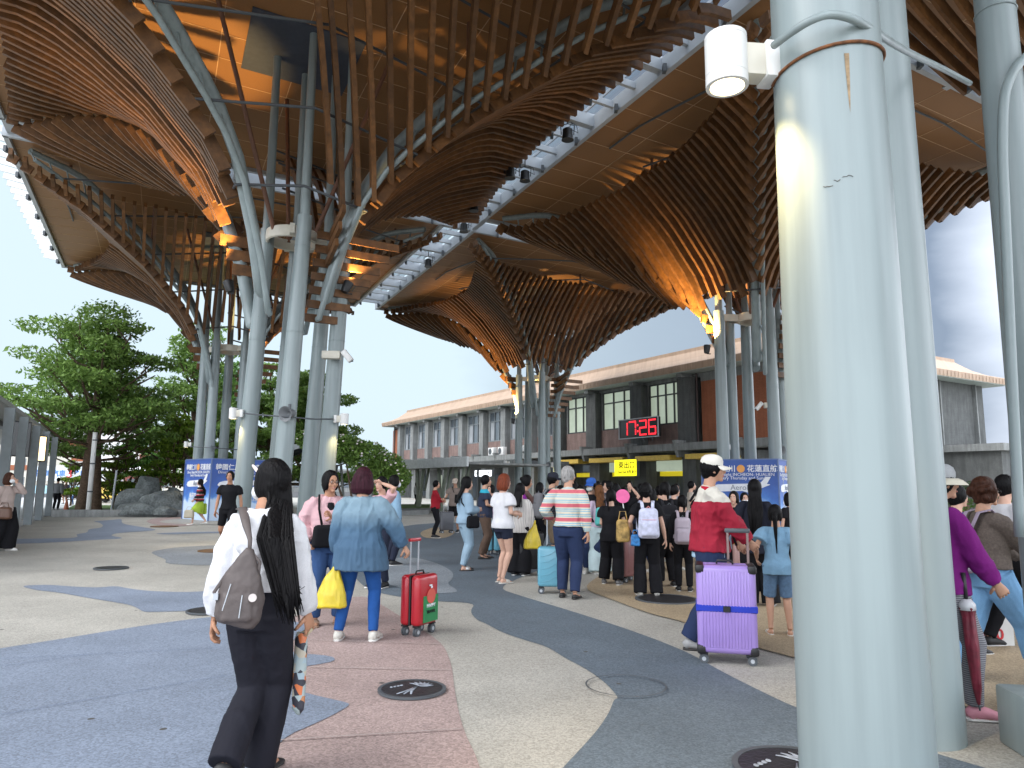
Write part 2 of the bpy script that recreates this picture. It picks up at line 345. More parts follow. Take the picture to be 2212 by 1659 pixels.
# outlines of the coloured terrazzo, read at their places on the plaza
patch('pink_paving', [(620,1340),(700,1307),(780,1285),(820,1304),(865,1332),(930,1372),(960,1397),(972,1427),(978,1452),(980,1477),(990,1537),(1005,1587),(1025,1627),(1037,1659),(1060,1750),(1100,2600),(500,2600),(500,1350)], C_PINK, 1)
patch('blue_paving', [(-300,1460),(0,1402),(100,1387),(250,1362),(350,1347),(460,1333),(560,1328),(640,1345),(690,1355),(655,1370),(640,1382),(600,1400),(640,1412),(720,1419),(725,1430),(670,1440),(600,1450),(570,1470),(600,1480),(670,1502),(752,1520),(755,1527),(700,1557),(600,1600),(560,1700),(560,2600),(-1500,2600),(-1500,1700)], C_BLUE, 2)
patch('blue_paving', [(42,1266),(100,1263),(150,1267),(210,1270),(250,1266),(280,1272),(320,1277),(400,1280),(470,1276),(560,1270),(570,1290),(560,1312),(425,1320),(350,1322),(310,1323),(297,1314),(280,1307),(240,1300),(190,1292),(125,1280),(75,1275)], C_BLUE, 1)
TA = lambda L_: [(x / 4.389, 810 + y / 4.389) for x, y in L_]
patch('blue_paving', TA([(870,1390),(1050,1375),(1160,1365),(1150,1400),(1200,1420),(1400,1450),(1500,1470),(1350,1485),(1100,1500),(1040,1525),(1200,1550),(900,1565),(500,1590),(100,1605),(-300,1620),(-300,1560),(80,1555),(500,1550),(700,1545),(740,1535),(720,1510),(830,1495),(840,1460),(960,1450),(980,1425),(940,1400)]), C_BLUE, 1)
patch('blue_paving', TA([(1450,1505),(1600,1495),(2000,1485),(2600,1480),(3200,1500),(2600,1503),(2000,1500),(1600,1515)]), C_BLUE, 1)
patch('pink_paving', TA([(1370,1390),(1450,1360),(1650,1345),(2200,1335),(2200,1352),(1700,1362),(1500,1385),(1550,1405),(1890,1420),(1700,1438),(1480,1425)]), C_PINK, 1)
patch('grey_paving', [(322,1192),(380,1182),(480,1177),(560,1180),(640,1195),(640,1218),(500,1221),(425,1222),(355,1218),(360,1209),(340,1202)], paving('grey_blue_paving', (.24, .26, .28)), 1)
patch('dark_paving', [(780,1272),(860,1290),(935,1299),(1027,1303),(1015,1322),(1030,1340),(1047,1346),(1085,1367),(1133,1383),(1181,1397),(1224,1424),(1256,1440),(1289,1461),(1315,1483),(1337,1509),(1326,1512),(1318,1536),(1294,1574),(1256,1617),(1216,1659),(1100,1800),(900,2600),(3500,2600),(3000,1900),(2050,1640),(1728,1534),(1642,1493),(1562,1453),(1492,1413),(1428,1386),(1348,1357),(1240,1322),(1133,1290),(1074,1271),(1130,1245),(1250,1200),(1330,1160),(1100,1128),(900,1130),(800,1155),(740,1200)], C_DARK, 1)
patch('light_paving', [(800,1243),(850,1205),(900,1205),(950,1219),(980,1237),(977,1252),(965,1262),(995,1280),(950,1283),(900,1282),(820,1257)], paving('light_blue_grey_paving', (.24, .27, .30)), 2)
patch('tan_paving', [(1256,1273),(1326,1298),(1401,1327),(1482,1346),(1560,1380),(1660,1408),(1728,1426),(2400,1620),(3400,1700),(3400,1180),(1700,1170),(1400,1200),(1300,1240)], C_TAN, 3)
patch('tan_paving', [(905,1150),(940,1138),(975,1142),(985,1152),(960,1164),(915,1163)], C_TAN, 2)
def line(a, b, w, mt, lvl=4):
    A = at_z(*a); B = at_z(*b); d = (B - A).normalized(); s = Vector((-d.y, d.x, 0)) * w / 2
    m_ = MB(); z = Vector((0, 0, lvl * .004)); m_.add([A - s + z, B - s + z, B + s + z, A + s + z], [(0, 1, 2, 3)]); tag(m_.obj('paving_joint', mt), kind='structure')
for a, b in (((630,1384),(950,1394)),((670,1444),(975,1451)),((600,1604),(1000,1579))): line(a, b, .012, C_LINE)
for a, b in (((0,1549),(490,1462)),((0,1427),(480,1402)),((-200,1470),(200,1416))): line(a, b, .006, C_LINED)
for a, b in (((0,1235),(460,1229)),): line(a, b, .008, mat('grey_joint', (.27, .27, .26), .8))

# covers let into the paving
cast = mat('cast_iron', (.022, .021, .023), .45, .3, 9, .3, 40, fine=.3, fscale=60)
petal = mat('worn_silver_inlay', (.30, .33, .38), .4, .3, 20)
iron_r = mat('rusty_iron_cover', (.16, .085, .035), .6, .4, 8, fine=.3, fscale=30)
def cover(px, py, r, label, mt=cast, inlay=False):
    p = at_z(px, py); e_ = empty('manhole_cover', (p.x, p.y, .004 * 5)); tag(e_, label, 'manhole cover')
    MB().lathe([(r * .9, -.003), (r * .9, .003)], n=40).obj('plate', mt, e_)
    rg = MB(); a = np.linspace(0, 2 * np.pi, 49)[:-1]
    V = [(q * math.cos(t), q * math.sin(t), z) for q, z in ((r * .9, 0), (r * .9, .006), (r, .006), (r, -.01)) for t in a]
    rg.add(V, [(i * 48 + j, i * 48 + (j + 1) % 48, (i + 1) * 48 + (j + 1) % 48, (i + 1) * 48 + j) for i in range(3) for j in range(48)]).obj('frame_ring', M['steel_dark'] if mt is cast else mt, e_)
    if inlay:   # cast relief of sweeping petals on a stem
        iv = MB()
        for k in range(7):
            t0 = R(-20 + 22 * k); c = np.array((r * .18, r * .25)); pts = [(*(c + np.array((math.cos(t0 + .5 * s_), math.sin(t0 + .5 * s_))) * r * .42 * s_), .006) for s_ in np.linspace(0, 1, 6)]
            iv.strip(pts, (0, 0, 1), .003, r * .06) if False else iv.tube(pts, [r * .02, r * .05, r * .06, r * .05, r * .03, r * .01], 6, ry=.003)
        for s_ in (-1, 0, 1): iv.tube([(r * .1, r * .15, .006), (-r * .05 + s_ * .02, -r * .3, .006), (-r * .15 + s_ * .05, -r * .62, .006)], [.012, .01, .007], 6, ry=.003)
        for k in range(4): iv.ell((-r * (.35 + .09 * k), r * (.28 - .07 * k), .006), (r * .05, r * .07, .003), 8, 5)
        iv.obj('inlay_relief', petal, e_, True)
    return e_
cover(890, 1494, .25, 'black round cover with silver flower relief set in pink paving', inlay=True)
cover(1440, 1297, .42, 'large black round cover in tan paving beside the queue')
cover(240, 1229, .28, 'dark round cover in bare beige paving far from the crowd')
cover(452, 1322, .26, 'dark round cover just behind the brown shoulder bag')
cover(470, 1191, .42, 'rust brown round cover lit by warm light near the grey pipes', iron_r)
cover(355, 1138, .45, 'rust brown round cover before the blue display box on the left', iron_r)
cover(1720, 1668, .33, 'black round cover at the foot of the thick near column', inlay=True)
# ring only: this cover is filled with the same terrazzo
p = at_z(1352, 1486); rg = MB(); a = np.linspace(0, 2 * np.pi, 65)[:-1]
V = [(q * math.cos(t), q * math.sin(t), .0) for q in (.292, .305) for t in a]
o = rg.add(V, [(j, (j + 1) % 64, 64 + (j + 1) % 64, 64 + j) for j in range(64)]).obj('manhole_cover', M['steel_dark']); o.location = (p.x, p.y, .022)
tag(o, 'round cover filled with paving, only its thin dark rim showing', 'manhole cover')
# ================================================================ timber and steel canopy trees
T0 = (-13.75, 34.5); T1 = (-5.85, 18.4); T2 = (1.58, 43.4); T3 = (9.3, 27.1); T4 = (3.05, 3.35); T5 = (18.0, 12.2)
UA = Vector((T0[0] - T1[0] + T2[0] - T3[0], T0[1] - T1[1] + T2[1] - T3[1], 0)).normalized()
VA = Vector((T3[0] - T1[0] + T2[0] - T0[0], T3[1] - T1[1] + T2[1] - T0[1], 0)).normalized()
ROOF = 13.2; HU = 8.3; HV = 8.1
HT = ([.8, .9, 1.0, 1.25, 1.6, 2.2, 3.65, 5.85, 8.0], [5.4, 5.9, 6.4, 7.3, 8.3, 9.3, 10.6, 11.9, 12.6])
def hz(r): return np.interp(r, *HT)
HA = ([.8, 1.25, 2.2, 3.65, 4.8, 6.0, 8.0], [5.4, 7.6, 9.9, 11.9, 12.6, 12.85, 12.8])     # the outer left rib arches higher
DR = ([1.3, 2, 3, 5.6, 8], [.5, .9, 1.9, 1.8, .8])
def wood_mat():
    m = M['wood']; n = m.node_tree.nodes; l = m.node_tree.links
    return m
def slat_z(r, s):
    r = np.asarray(r, float); s = abs(s)
    return np.minimum(hz(r) + 1.0 * (1 - s / np.maximum(r, .1)) * np.minimum(1, r / 5), 12.95)
def canopy_tree(C, label, pipes, detail=True, tilt=0, ext=0, shear=0, arch=True, dip=2.5, skip=None, ladder=True, uplights=(), edge_fins=False):
    C = Vector((C[0], C[1], 0)); root = empty('canopy_tree', C); tag(root, label, 'canopy', 'timber canopy trees over the plaza')
    lo = lambda a, b, z: np.array((UA.x * a + VA.x * b, UA.y * a + VA.y * b, z))
    # soffit slab with its panel joints, edge beams
    sl = MB(); c4 = [lo(-HU, -HV, 0), lo(HU, -HV, 0), lo(HU, HV, 0), lo(-HU, HV, 0)]
    sl.hexa([c + np.array((0, 0, ROOF)) for c in c4] + [c + np.array((0, 0, ROOF + .35)) for c in c4])
    sof = sl.obj('soffit', M['soffit'], root)
    jt = MB()
    for b in np.arange(-HV + 2.0, HV - .5, 2.02): jt.strip([lo(-HU + .1, b, ROOF - .003), lo(HU - .1, b, ROOF - .003)], VA[:], .02, .01)
    for a in np.arange(-HU + 1.2, HU - .5, 1.2): jt.strip([lo(a, -HV + .1, ROOF - .004), lo(a, HV - .1, ROOF - .004)], UA[:], .02, .01)
    jt.obj('panel_joint', mat('pale_panel_joint', (.60, .40, .24), .7), sof)
    eb = Each('edge_beam', M['steel_light'], root)
    for s_ in (-1, 1):
        eb.strip([lo(-HU, s_ * HV, ROOF + .1), lo(HU, s_ * HV, ROOF + .1)], VA[:], .16, .50)
        eb.strip([lo(s_ * HU, -HV - .1, ROOF + .1), lo(s_ * HU, HV + .1, ROOF + .1)], UA[:], .16, .50)
    br = Each('beam_bracket', M['steel_dark'], root)
    for b in np.arange(-HV + 1.2, HV, 2.4):
        for s_ in (-1, 1): br.box(lo(s_ * (HU + .16), b, ROOF - .12), (.1, .2, .22))
    for a in np.arange(-HU + 1.2, HU, 2.4):
        for s_ in (-1, 1): br.box(lo(a, s_ * (HV + .16), ROOF - .12), (.1, .2, .22))
    # dark well over the trunk
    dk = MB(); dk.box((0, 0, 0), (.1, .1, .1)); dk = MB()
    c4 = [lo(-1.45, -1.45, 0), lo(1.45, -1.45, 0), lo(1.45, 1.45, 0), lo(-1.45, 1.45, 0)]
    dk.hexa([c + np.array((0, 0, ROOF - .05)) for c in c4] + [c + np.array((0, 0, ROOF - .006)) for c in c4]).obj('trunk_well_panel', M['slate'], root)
    # pipes
    for (x, y, r0) in pipes:
        k = MB(); zz = np.linspace(0, 8.2, 9); rr = r0 * (1 - .027 * zz)
        k.tube([(x + tilt * z / 8, y, z) for z in zz], rr, 28, side=(1, 0, 0))
        k.tube([(x + tilt, y, 8.2), (x + tilt, y, 10), (x + tilt, y, ROOF - .01)], [rr[-1] * .72, rr[-1] * .62, rr[-1] * .55], 16, side=(1, 0, 0))
        co = k.obj('column_pipe', M['pipe'], root, auto=50)
        if detail:
            w = MB()
            for z in (5.2, 7.4): 
                a = np.linspace(0, 2 * np.pi, 29); rad = r0 * (1 - .024 * z) + .001
                w.tube([(x + tilt * z / 8 + rad * math.cos(t), y + rad * math.sin(t), z) for t in a], .006, 5, cap=False)
            w.obj('weld_seam', M['pipe'], co)
    # ring platform
    rg = MB(); a = np.linspace(0, 2 * np.pi, 37)
    rg.tube([(.62 * math.cos(t), .62 * math.sin(t), 7.95) for t in a], .05, 8, ry=.16, side=(1, 0, 0), cap=False, power=4)
    for (x, y, r0) in pipes:
        d = math.hypot(x, y); 
        if d > .7: rg.strip([(x * .62 / d, y * .62 / d, 7.95), (x * (d - .18) / d, y * (d - .18) / d, 7.95)], (-y / d, x / d, 0), .12, .26)
    rg.obj('ring_beam', M['offwhite'], root, auto=40)
    # four arching ribs, each with a thinner companion carrying the slat cleats
    for sa in (-1, 1):
        for sb in (-1, 1):
            k = MB(); rs = np.concatenate([[.75, .8, .9], np.linspace(1.1, 7.5, 14)])
            hq = (lambda r: float(np.interp(r, *HA)) - .55) if (arch and sa > 0 and sb < 0) else hz
            pts = [lo(sa * r, sb * r, min(hq(r) + .75 + .25 * min(1, r / 3), ROOF - .18)) for r in rs]
            k.tube(pts, np.linspace(.17, .115, len(rs)), 14)
            pts2 = [lo(sa * r, sb * r, hq(r) + .24 + (.5 if hq is not hz else 0)) for r in rs]; sft = lo(.18 * sa, -.18 * sb, 0)
            k2 = MB(); k2.tube([p_ + sft for p_ in pts2], .075, 10)
            for q in range(2, len(rs), 1): k2.tube([pts[q], pts2[q] + sft], .03, 6)
            k.obj('rib', M['pipe'], root, auto=50); k2.obj('cleat_rib', M['pipe'], root, auto=50)
    # braces and posts up to the roof
    bz = Each('roof_strut', mat('brown_primer_steel', (.16, .075, .045), .6), root, 50)
    for (a_, b_) in ((3.6, 3.6), (6.4, 6.4), (5, 0), (0, 5)):
        for sa, sb in ((-1, -1), (-1, 1), (1, -1), (1, 1)):
            if a_ == 0 and sa < 0 or b_ == 0 and sb < 0: continue
            if arch and sa > 0 and sb < 0: continue
            z0 = hz(max(a_, b_)) + (1.0 if a_ == b_ else 1.2)
            bz.tube([lo(sa * a_, sb * b_, z0), lo(sa * a_, sb * b_, ROOF)], .055, 8)
    for t in np.linspace(0, 2 * np.pi, 4)[:-1]: bz.tube([lo(.6 * math.cos(t), .6 * math.sin(t), 8), lo(2.6 * math.cos(t), 2.6 * math.sin(t), ROOF)], .06, 8)
    # horizontal steel hoops between ribs that carry the slats
    hp = Each('slat_rail', M['steel_dark'], root, 50)
    for r in (1.6, 2.6, 3.9, 5.4, 6.9):
        for sa, sb, ta, tb in ((-1, -1, 1, -1), (1, -1, 1, 1), (1, 1, -1, 1), (-1, 1, -1, -1)):
            q = [((sa + (ta - sa) * t) * r, (sb + (tb - sb) * t) * r, float(slat_z(r, abs(1 - 2 * t) * r)) + .17) for t in np.linspace(0, 1, 9)]
            q = [p_ for p_ in q if not (p_[0] > .1 and p_[1] < -.1)]
            if len(q) > 2: hp.tube([lo(*p_) for p_ in q], .035, 6)
    # slats: every sector runs square to its edge and mitres with its neighbour along the rib
    for (w, sd, nm) in ((UA, VA, 'pu'), (-UA, VA, 'mu'), (VA, UA, 'pv'), (-VA, UA, 'mv')):
        H_ = HU if nm[1] == 'u' else HV; b2_ = (MB(), MB())
        for i, s in enumerate(np.arange(-H_ + .38, H_ - .3, .37)):
            if skip and skip(nm, s): continue
            if nm == 'pu' and s < .3: continue
            r0 = max(abs(s) + .06, 1.6 + .12 * ((i * 7) % 3))
            re = (7.9 if nm != 'pv' else 8.1 + ext) - dip * (1 - (abs(s) / H_) ** 1.6) + random.uniform(-.05, .05)
            if re - r0 < .25: re = r0 + .3
            rs = np.linspace(r0, re, max(3, int((re - r0) / .45) + 2))
            sk = shear * (1.15 - .4 * s / H_) if nm == 'mu' else 0
            pts = [np.array((w.x * r + sd.x * (s - sk * (r - r0)), w.y * r + sd.y * (s - sk * (r - r0)), z - .06)) for r, z in zip(rs, slat_z(rs, s) + ((np.interp(rs, *HA) - np.interp(rs, *HT)) * (abs(s) / rs) ** 2 if (arch and nm == 'mv' and s > 0) else 0))]
            b = b2_[int(s > 0)]; b.strip(pts, sd[:], .12, .30 if nm == 'mv' else .24)
        b = b2_[0]
        if nm == 'pu':     # outer left quadrant: boards lie across, stepped along the rib
            for a in np.arange(1.65, 7.85, .31):
                q = np.linspace(0, 1, 8); b0 = -a - .1; b1 = -.5 * a
                zt = (float(np.interp(a, *HA)) - .25) if arch else (hz(a) + .2); dr = float(np.interp(a, *DR)) * (1 if arch else .7)
                b.strip([lo(a, b0 + (b1 - b0) * t, zt - dr * t ** .85) for t in q], UA[:], .085, .34)
        for b in b2_:
            if b.v: b.obj('timber_louvre', M['wood'], root)
    if ladder:   # short steps of timber below the ring
        b = Each('timber_step', M['wood'], root)
        for k, z in enumerate(np.arange(5.7, 8.1, .36)):
            ln = .55 + .22 * k; p0 = lo(-(.72 + .03 * k), .66 + .03 * k, z); b.strip([p0 - np.array(VA) * .35, p0 + np.array(VA) * ln], UA[:], .09, .2)
            if k > 3: b.strip([p0, p0 - np.array(UA) * (ln * .8) + np.array((0, 0, .25))], VA[:], .09, .2)
        for k in range(3):
            p0 = lo(.95 + .12 * k, -.95 - .12 * k, 7.15 + .42 * k); b.strip([p0 - np.array(VA) * (.42 + .05 * k), p0 + np.array(VA) * (.22 + .04 * k)], UA[:], .09, .30)
    if edge_fins:
        b = Each('edge_fin', M['white'], root)
        for a in np.arange(-HU + .3, HU, .8): b.strip([lo(a, -HV - .1, ROOF + .2), lo(a, -HV - .9, ROOF + .3)], UA[:], .06, .22)
    return root
def ringpipes(rad, r0, angs): return [(rad * math.cos(R(t)), rad * math.sin(R(t)), r0) for t in angs]

canopy_tree(T1, 'nearest timber canopy tree on five grey pipes left of the centre', [(-.98, .05, .236), (.30, -.98, .236), (.40, .95, .23), (1.08, .08, .236), (-.45, .9, .23)], skip=lambda nm, s: (nm == 'mu' and s < .5), dip=.9, tilt=.3, ext=.75, shear=.33)
canopy_tree(T0, 'timber canopy tree rising behind the blue display box on the left', ringpipes(1.15, .25, (180, 262, 330, 40, 110)), edge_fins=True)
canopy_tree(T2, 'small looking timber canopy tree in mid picture before the long building', ringpipes(1.15, .25, (180, 280, 0, 60, 120)))
canopy_tree(T3, 'timber canopy tree standing between the digital clock and the thick near column', arch=False, pipes= [(-1.4, -.1, .25), (-.85, .4, .22), (.35, -.6, .25), (.95, .2, .22), (0, 1.1, .25)])
canopy_tree(T4, 'canopy tree overhead whose thick grey columns stand close on the right', [(-1.515, -.05, .275), (-.55, 1.35, .275), (.72, 1.85, .16), (1.4, -.3, .26), (.2, -1.4, .26)], ladder=False)
canopy_tree(T5, 'timber canopy tree whose slats show behind the thick column', ringpipes(1.15, .25, (180, 262, 330, 40, 110)))
# green grey plinth at the foot of the near tree
p = at_z(2120, 1640); b = MB(); b.rbox((3.45, 4.25, .17), (1.1, .55, .34), .02, 2, rz=R(-8))
tag(b.obj('low_plinth', M['pipe'], auto=40), 'low grey green metal plinth beside the foot of the rear column', 'plinth')

# skylight strips between the roofs
def skylight(P, d, s, half, L0, L1, label):
    e_ = empty('skylight_strip', (P[0], P[1], 0)); tag(e_, label, 'skylight')
    d = np.array(d[:]); s = np.array(s[:]); fr = Each('glazing_bar', M['steel_light'], e_); gl = MB()
    for t in np.arange(L0, L1, 1.2):
        big = int(round((t - L0) / 1.2)) % 3 == 0
        fr.strip([d * t - s * half + (0, 0, ROOF + .18), d * t + s * half + (0, 0, ROOF + .18)], tuple(d), .24 if big else .12, .42 if big else .2)
    for q in (-.33, .33): fr.strip([d * L0 + s * half * q + (0, 0, ROOF + .42), d * L1 + s * half * q + (0, 0, ROOF + .42)], tuple(s), .05, .1)
    z = ROOF + .5; gl.add([d * L0 - s * half + (0, 0, z), d * L1 - s * half + (0, 0, z), d * L1 + s * half + (0, 0, z), d * L0 + s * half + (0, 0, z)], [(0, 1, 2, 3)])
    gl.obj('glass_pane', GLASS, e_)
GLASS = bpy.data.materials.new('clear_glass'); GLASS.use_nodes = True
n = GLASS.node_tree.nodes; l = GLASS.node_tree.links; n.remove(n['Principled BSDF'])
tr = n.new('ShaderNodeBsdfTransparent'); tr.inputs[0].default_value = (.50, .53, .56, 1); gs = n.new('ShaderNodeBsdfGlossy'); gs.inputs['Roughness'].default_value = .05
mxs = n.new('ShaderNodeMixShader'); mxs.inputs[0].default_value = .06; l.new(tr.outputs[0], mxs.inputs[1]); l.new(gs.outputs[0], mxs.inputs[2]); l.new(mxs.outputs[0], n['Material Output'].inputs[0])
mid = lambda a, b: ((a[0] + b[0]) / 2, (a[1] + b[1]) / 2)
skylight(mid(T1, T3), UA, VA, .72, -26, 26, 'long glazed strip between the near roofs and the far roofs')
skylight(mid(T3, T5), VA, UA, .66, -8, 10, 'glazed strip seen right of the thick column')
skylight(mid(T1, T4), VA, UA, .7, -8, 8, 'glazed strip overhead between the two nearest roofs')
skylight(mid(T1, T0), VA, UA, .66, -8, 8, 'glazed strip between the two left roofs')
skylight(mid(T3, T2), VA, UA, .66, -8, 8, 'glazed strip between the mid picture roof and the roof by the clock')

# ---------------------------------------------------------------- lamps on the pipes
def spot(name, loc, aim, power, size=60, col=(1, .62, .22), parent=None, blend=.6, rad=.06):
    d = bpy.data.lights.new(name, 'SPOT'); d.energy = power; d.spot_size = R(size); d.spot_blend = blend; d.color = col; d.shadow_soft_size = rad
    o = bpy.data.objects.new(name, d); COL.objects.link(o); o.location = loc
    o.rotation_euler = (Vector(loc) - Vector(aim)).to_track_quat('Z', 'Y').to_euler()
    if parent: o.parent = parent
    return o
def projector(loc, aim, power, label, size=75):
    e_ = empty('uplight_projector', loc); tag(e_, label, 'projector', 'black uplight projectors clamped on pipes')
    a = Vector(aim) - Vector(loc); a.normalize(); m_ = a.to_track_quat('Z', 'Y').to_matrix()
    MB().lathe([(.09, -.18), (.11, -.1), (.12, .0), (.13, .1), (.13, .12), (.11, .12), (.105, .09)], n=16, m=m_).obj('lamp_body', M['black'], e_, auto=40)
    MB().lathe([(.1, .092), (.1, .095)], n=16, m=m_).obj('lens', M['glow'], e_)
    b = MB(); b.tube([(0, 0, 0), (0, 0, -.2), (.14, .02, -.2)], .02, 6); b.obj('clamp_arm', M['black'], e_)
    o = spot('spot_light', tuple(Vector(loc) + a * .2), tuple(Vector(loc) + a * 3), power, size)
    o.parent = e_; o.location = a * .2
def rel(T, dx, dy, z): return (T[0] + dx, T[1] + dy, z)
projector(rel(T1, -1.45, -.35, 6.55), rel(T1, -2.5, -.2, 9.6), 2200, 'black uplight on the left pipe of the nearest tree', 62)
projector(rel(T1, 1.55, -.2, 6.6), rel(T1, 2.6, .5, 9.5), 500, 'black uplight on the right pipe of the nearest tree', 70)
projector(rel(T2, -1.5, -.2, 5.4), rel(T2, -1.35, -.1, 8.5), 2600, 'black uplight on the mid picture tree above the balcony', 90)
projector(rel(T3, -1.95, -.3, 6.7), rel(T3, -1.55, .1, 9.5), 2400, 'black uplight on the tree by the red brick wall', 90)
projector(rel(T0, 1.45, -.1, 6.9), rel(T0, 1.5, .6, 9.5), 2400, 'black uplight on the tree behind the display box', 90)
# warm light washing the roofs from inside the trunks
for T_, pw in ((T1, 700), (T0, 500), (T2, 500), (T3, 350)):
    pass
def downlight(pos, side, scale, power, label, box=True):
    """cylinder wall lamp hung from a pipe; side = unit vector from pipe to lamp"""
    s = Vector(side).normalized(); e_ = empty('wall_lamp', pos, math.atan2(s.y, s.x)); tag(e_, label, 'lamp', 'white cylinder lamps on the pipes')
    k = scale
    MB().rbox((.045 * k, 0, 0), (.09 * k, .17 * k, .24 * k), .008 * k, 2).obj('mounting_box', M['white'], e_, auto=40)
    MB().rbox((.15 * k, 0, .0), (.13 * k, .13 * k, .21 * k), .006 * k, 2).obj('arm_block', M['offwhite'], e_, auto=40)
    pr = [(.125, .17), (.13, .165), (.13, .14), (.127, .138), (.13, .136), (.13, -.10), (.127, -.102), (.13, -.104), (.13, -.17), (.105, -.172), (.10, -.13), (.02, -.13)]
    MB().lathe([(a * k, z * k) for a, z in pr], (.32 * k, 0, 0), 28).obj('lamp_cylinder', M['white'], e_, auto=40)
    MB().lathe([(.1 * k, -.150 * k), (.1 * k, -.146 * k)], (.32 * k, 0, 0), 24).obj('lens', M['glow'], e_)
    o = spot('spot_light', (.32 * k, 0, -.2 * k), (.30 * k, 0, -1), power, 85, col=(1, .72, .32), rad=.07)
    o.location = (.32 * k, 0, -.19 * k); o.rotation_euler = (0, R(11), 0); o.parent = e_
    return e_
# thick near column lamp
fp = Vector((T4[0] - 1.515, T4[1] - .05, 0))
q = at_y(1640, 160, fp.y); 
downlight((fp.x - .245, fp.y + .02, q.z + .06), (-1, -.10, 0), .78, 130, 'large white cylinder lamp glowing on the thick near column')
def lamp_at(px, py, Y, side, label, pw=75, k=.8):
    q = at_y(px, py, Y); downlight((q.x, q.y, q.z), side, k, pw, label)
lamp_at(526, 893, 18.2, (-1, 0, 0), 'white cylinder lamp on the left pipe of the nearest tree')
lamp_at(722, 905, 18.2, (1, 0, 0), 'white cylinder lamp on the right pipe of the nearest tree')
lamp_at(414, 960, T0[1], (-1, 0, 0), 'white cylinder lamp above the left blue box', 60)
lamp_at(1101, 1000, T2[1], (-1, 0, 0), 'white cylinder lamp left of the mid picture tree', 70)
lamp_at(1184, 1004, T2[1], (1, 0, 0), 'white cylinder lamp right of the mid picture tree', 70)
lamp_at(1576, 966, 27.2, (-1, -.3, 0), 'white cylinder lamp above the white cap', 60)
# loudspeakers, cameras and floodlights
def horn(px, py, Y, label, yaw=200, k=1.0):
    q = at_y(px, py, Y); e_ = empty('horn_speaker', q, R(yaw)); tag(e_, label, 'loudspeaker')
    m_ = Matrix.Rotation(R(100), 3, 'Y')
    MB().lathe([(.05 * k, -.16 * k), (.07 * k, -.12 * k), (.07 * k, -.02 * k), (.13 * k, .1 * k), (.15 * k, .12 * k), (.13 * k, .11 * k), (.03 * k, -.02 * k)], n=20, m=m_).obj('horn', mat('grey_plastic', (.16, .17, .18), .5), e_, auto=50)
    MB().box((-.02, 0, .1 * k), (.05, .05, .16 * k)).obj('bracket', M['steel_dark'], e_)
horn(624, 893, 17.15, 'grey horn speaker on the front pipe of the nearest tree', 250, 1.25)
horn(460, 968, T0[1] - 1.2, 'grey horn speaker on a pipe above the left blue box', 250)
horn(1186, 1003, T2[1] - 1.1, 'small grey horn speaker on the mid picture tree', 250)
horn(1683, 972, 26.7, 'grey horn speaker beside the thick near column', 300, 1.2)
def cctv(px, py, Y, label, k=1., yaw=0):
    q = at_y(px, py, Y); e_ = empty('security_camera', q, R(yaw)); tag(e_, label, 'security camera')
    MB().rbox((-.2 * k, 0, .02), (.46 * k, .2 * k, .2 * k), .02, 2).obj('camera_box', M['offwhite'], e_, auto=40)
    m_ = Matrix.Rotation(R(50), 3, 'Y'); MB().rbox((.2 * k, 0, 0), (.34 * k, .15 * k, .15 * k), .02, 2, m=m_).obj('camera_housing', M['white'], e_, auto=40)
    MB().lathe([(.05 * k, 0), (.05 * k, .02)], (.31 * k, -.0, -.14 * k), 12, m=None).obj('lens', M['black'], e_)
cctv(733, 769, 18.05, 'white security camera and box on the right pipe of the nearest tree')
cctv(1652, 877, 26.6, 'pair of pale camera housings between the far pipes', 1.0, 170)
# cable looped round the pipes
def cable(pts, r, label, mt=None, name='cable'):
    b = MB(); P = np.array(pts); 
    t = np.linspace(0, len(P) - 1, len(P) * 6); Q = np.stack([np.interp(t, range(len(P)), P[:, i]) for i in range(3)], 1)
    for _ in range(6): Q[1:-1] = (Q[:-2] + 2 * Q[1:-1] + Q[2:]) / 4
    b.tube(Q, r, 10); o = b.obj(name, mt or M['steel_dark'], smooth=True); tag(o, label, 'cable'); return o
cable([at_y(527, 893, 17.9), at_y(570, 897, 17.4), at_y(620, 900, 17.0), at_y(680, 906, 17.6), at_y(720, 905, 18.1)], .018, 'thin cable strung between the pipes of the nearest tree')
cable([at_y(410, 965, 33.0), at_y(470, 968, 32.5), at_y(520, 972, 33.2)], .02, 'thin cable strung between pipes over the left blue box')
# conduit on the near columns
cr_ = fp; rad = .262
fpz = lambda px, py, Y: at_y(px, py, Y)
cable([at_y(1672, 98, 3.2), at_y(1700, 76, 3.08), at_y(1745, 46, 2.99), at_y(1790, 29, 2.97), at_y(1838, 38, 2.98), at_y(1882, 62, 3.1), at_y(1925, 92, 3.5), at_y(1975, 120, 3.95), at_y(2040, 150, 4.6), at_y(2095, 180, 5.0)], .019, 'pale conduit arching over the thick near column', M['pipe'], 'conduit')
a = np.linspace(R(170), R(350), 14)
cable([(fp.x + (rad - .006) * math.cos(t), fp.y + (rad - .006) * math.sin(t), at_y(1720, 95, 3.0).z + .08 * (i / 13)) for i, t in enumerate(a)], .008, 'rusty strap round the thick near column', mat('rusty_iron', (.16, .06, .02), .8, .5, 30), 'strap')
cable([at_y(2250, 95, 5.0), at_y(2195, 140, 5.0), at_y(2168, 200, 4.95), at_y(2165, 330, 4.95), at_y(2172, 480, 4.95), at_y(2185, 800, 4.95), at_y(2203, 1160, 4.95)], .034, 'pale conduit running down the rightmost pipe', M['pipe'], 'conduit')
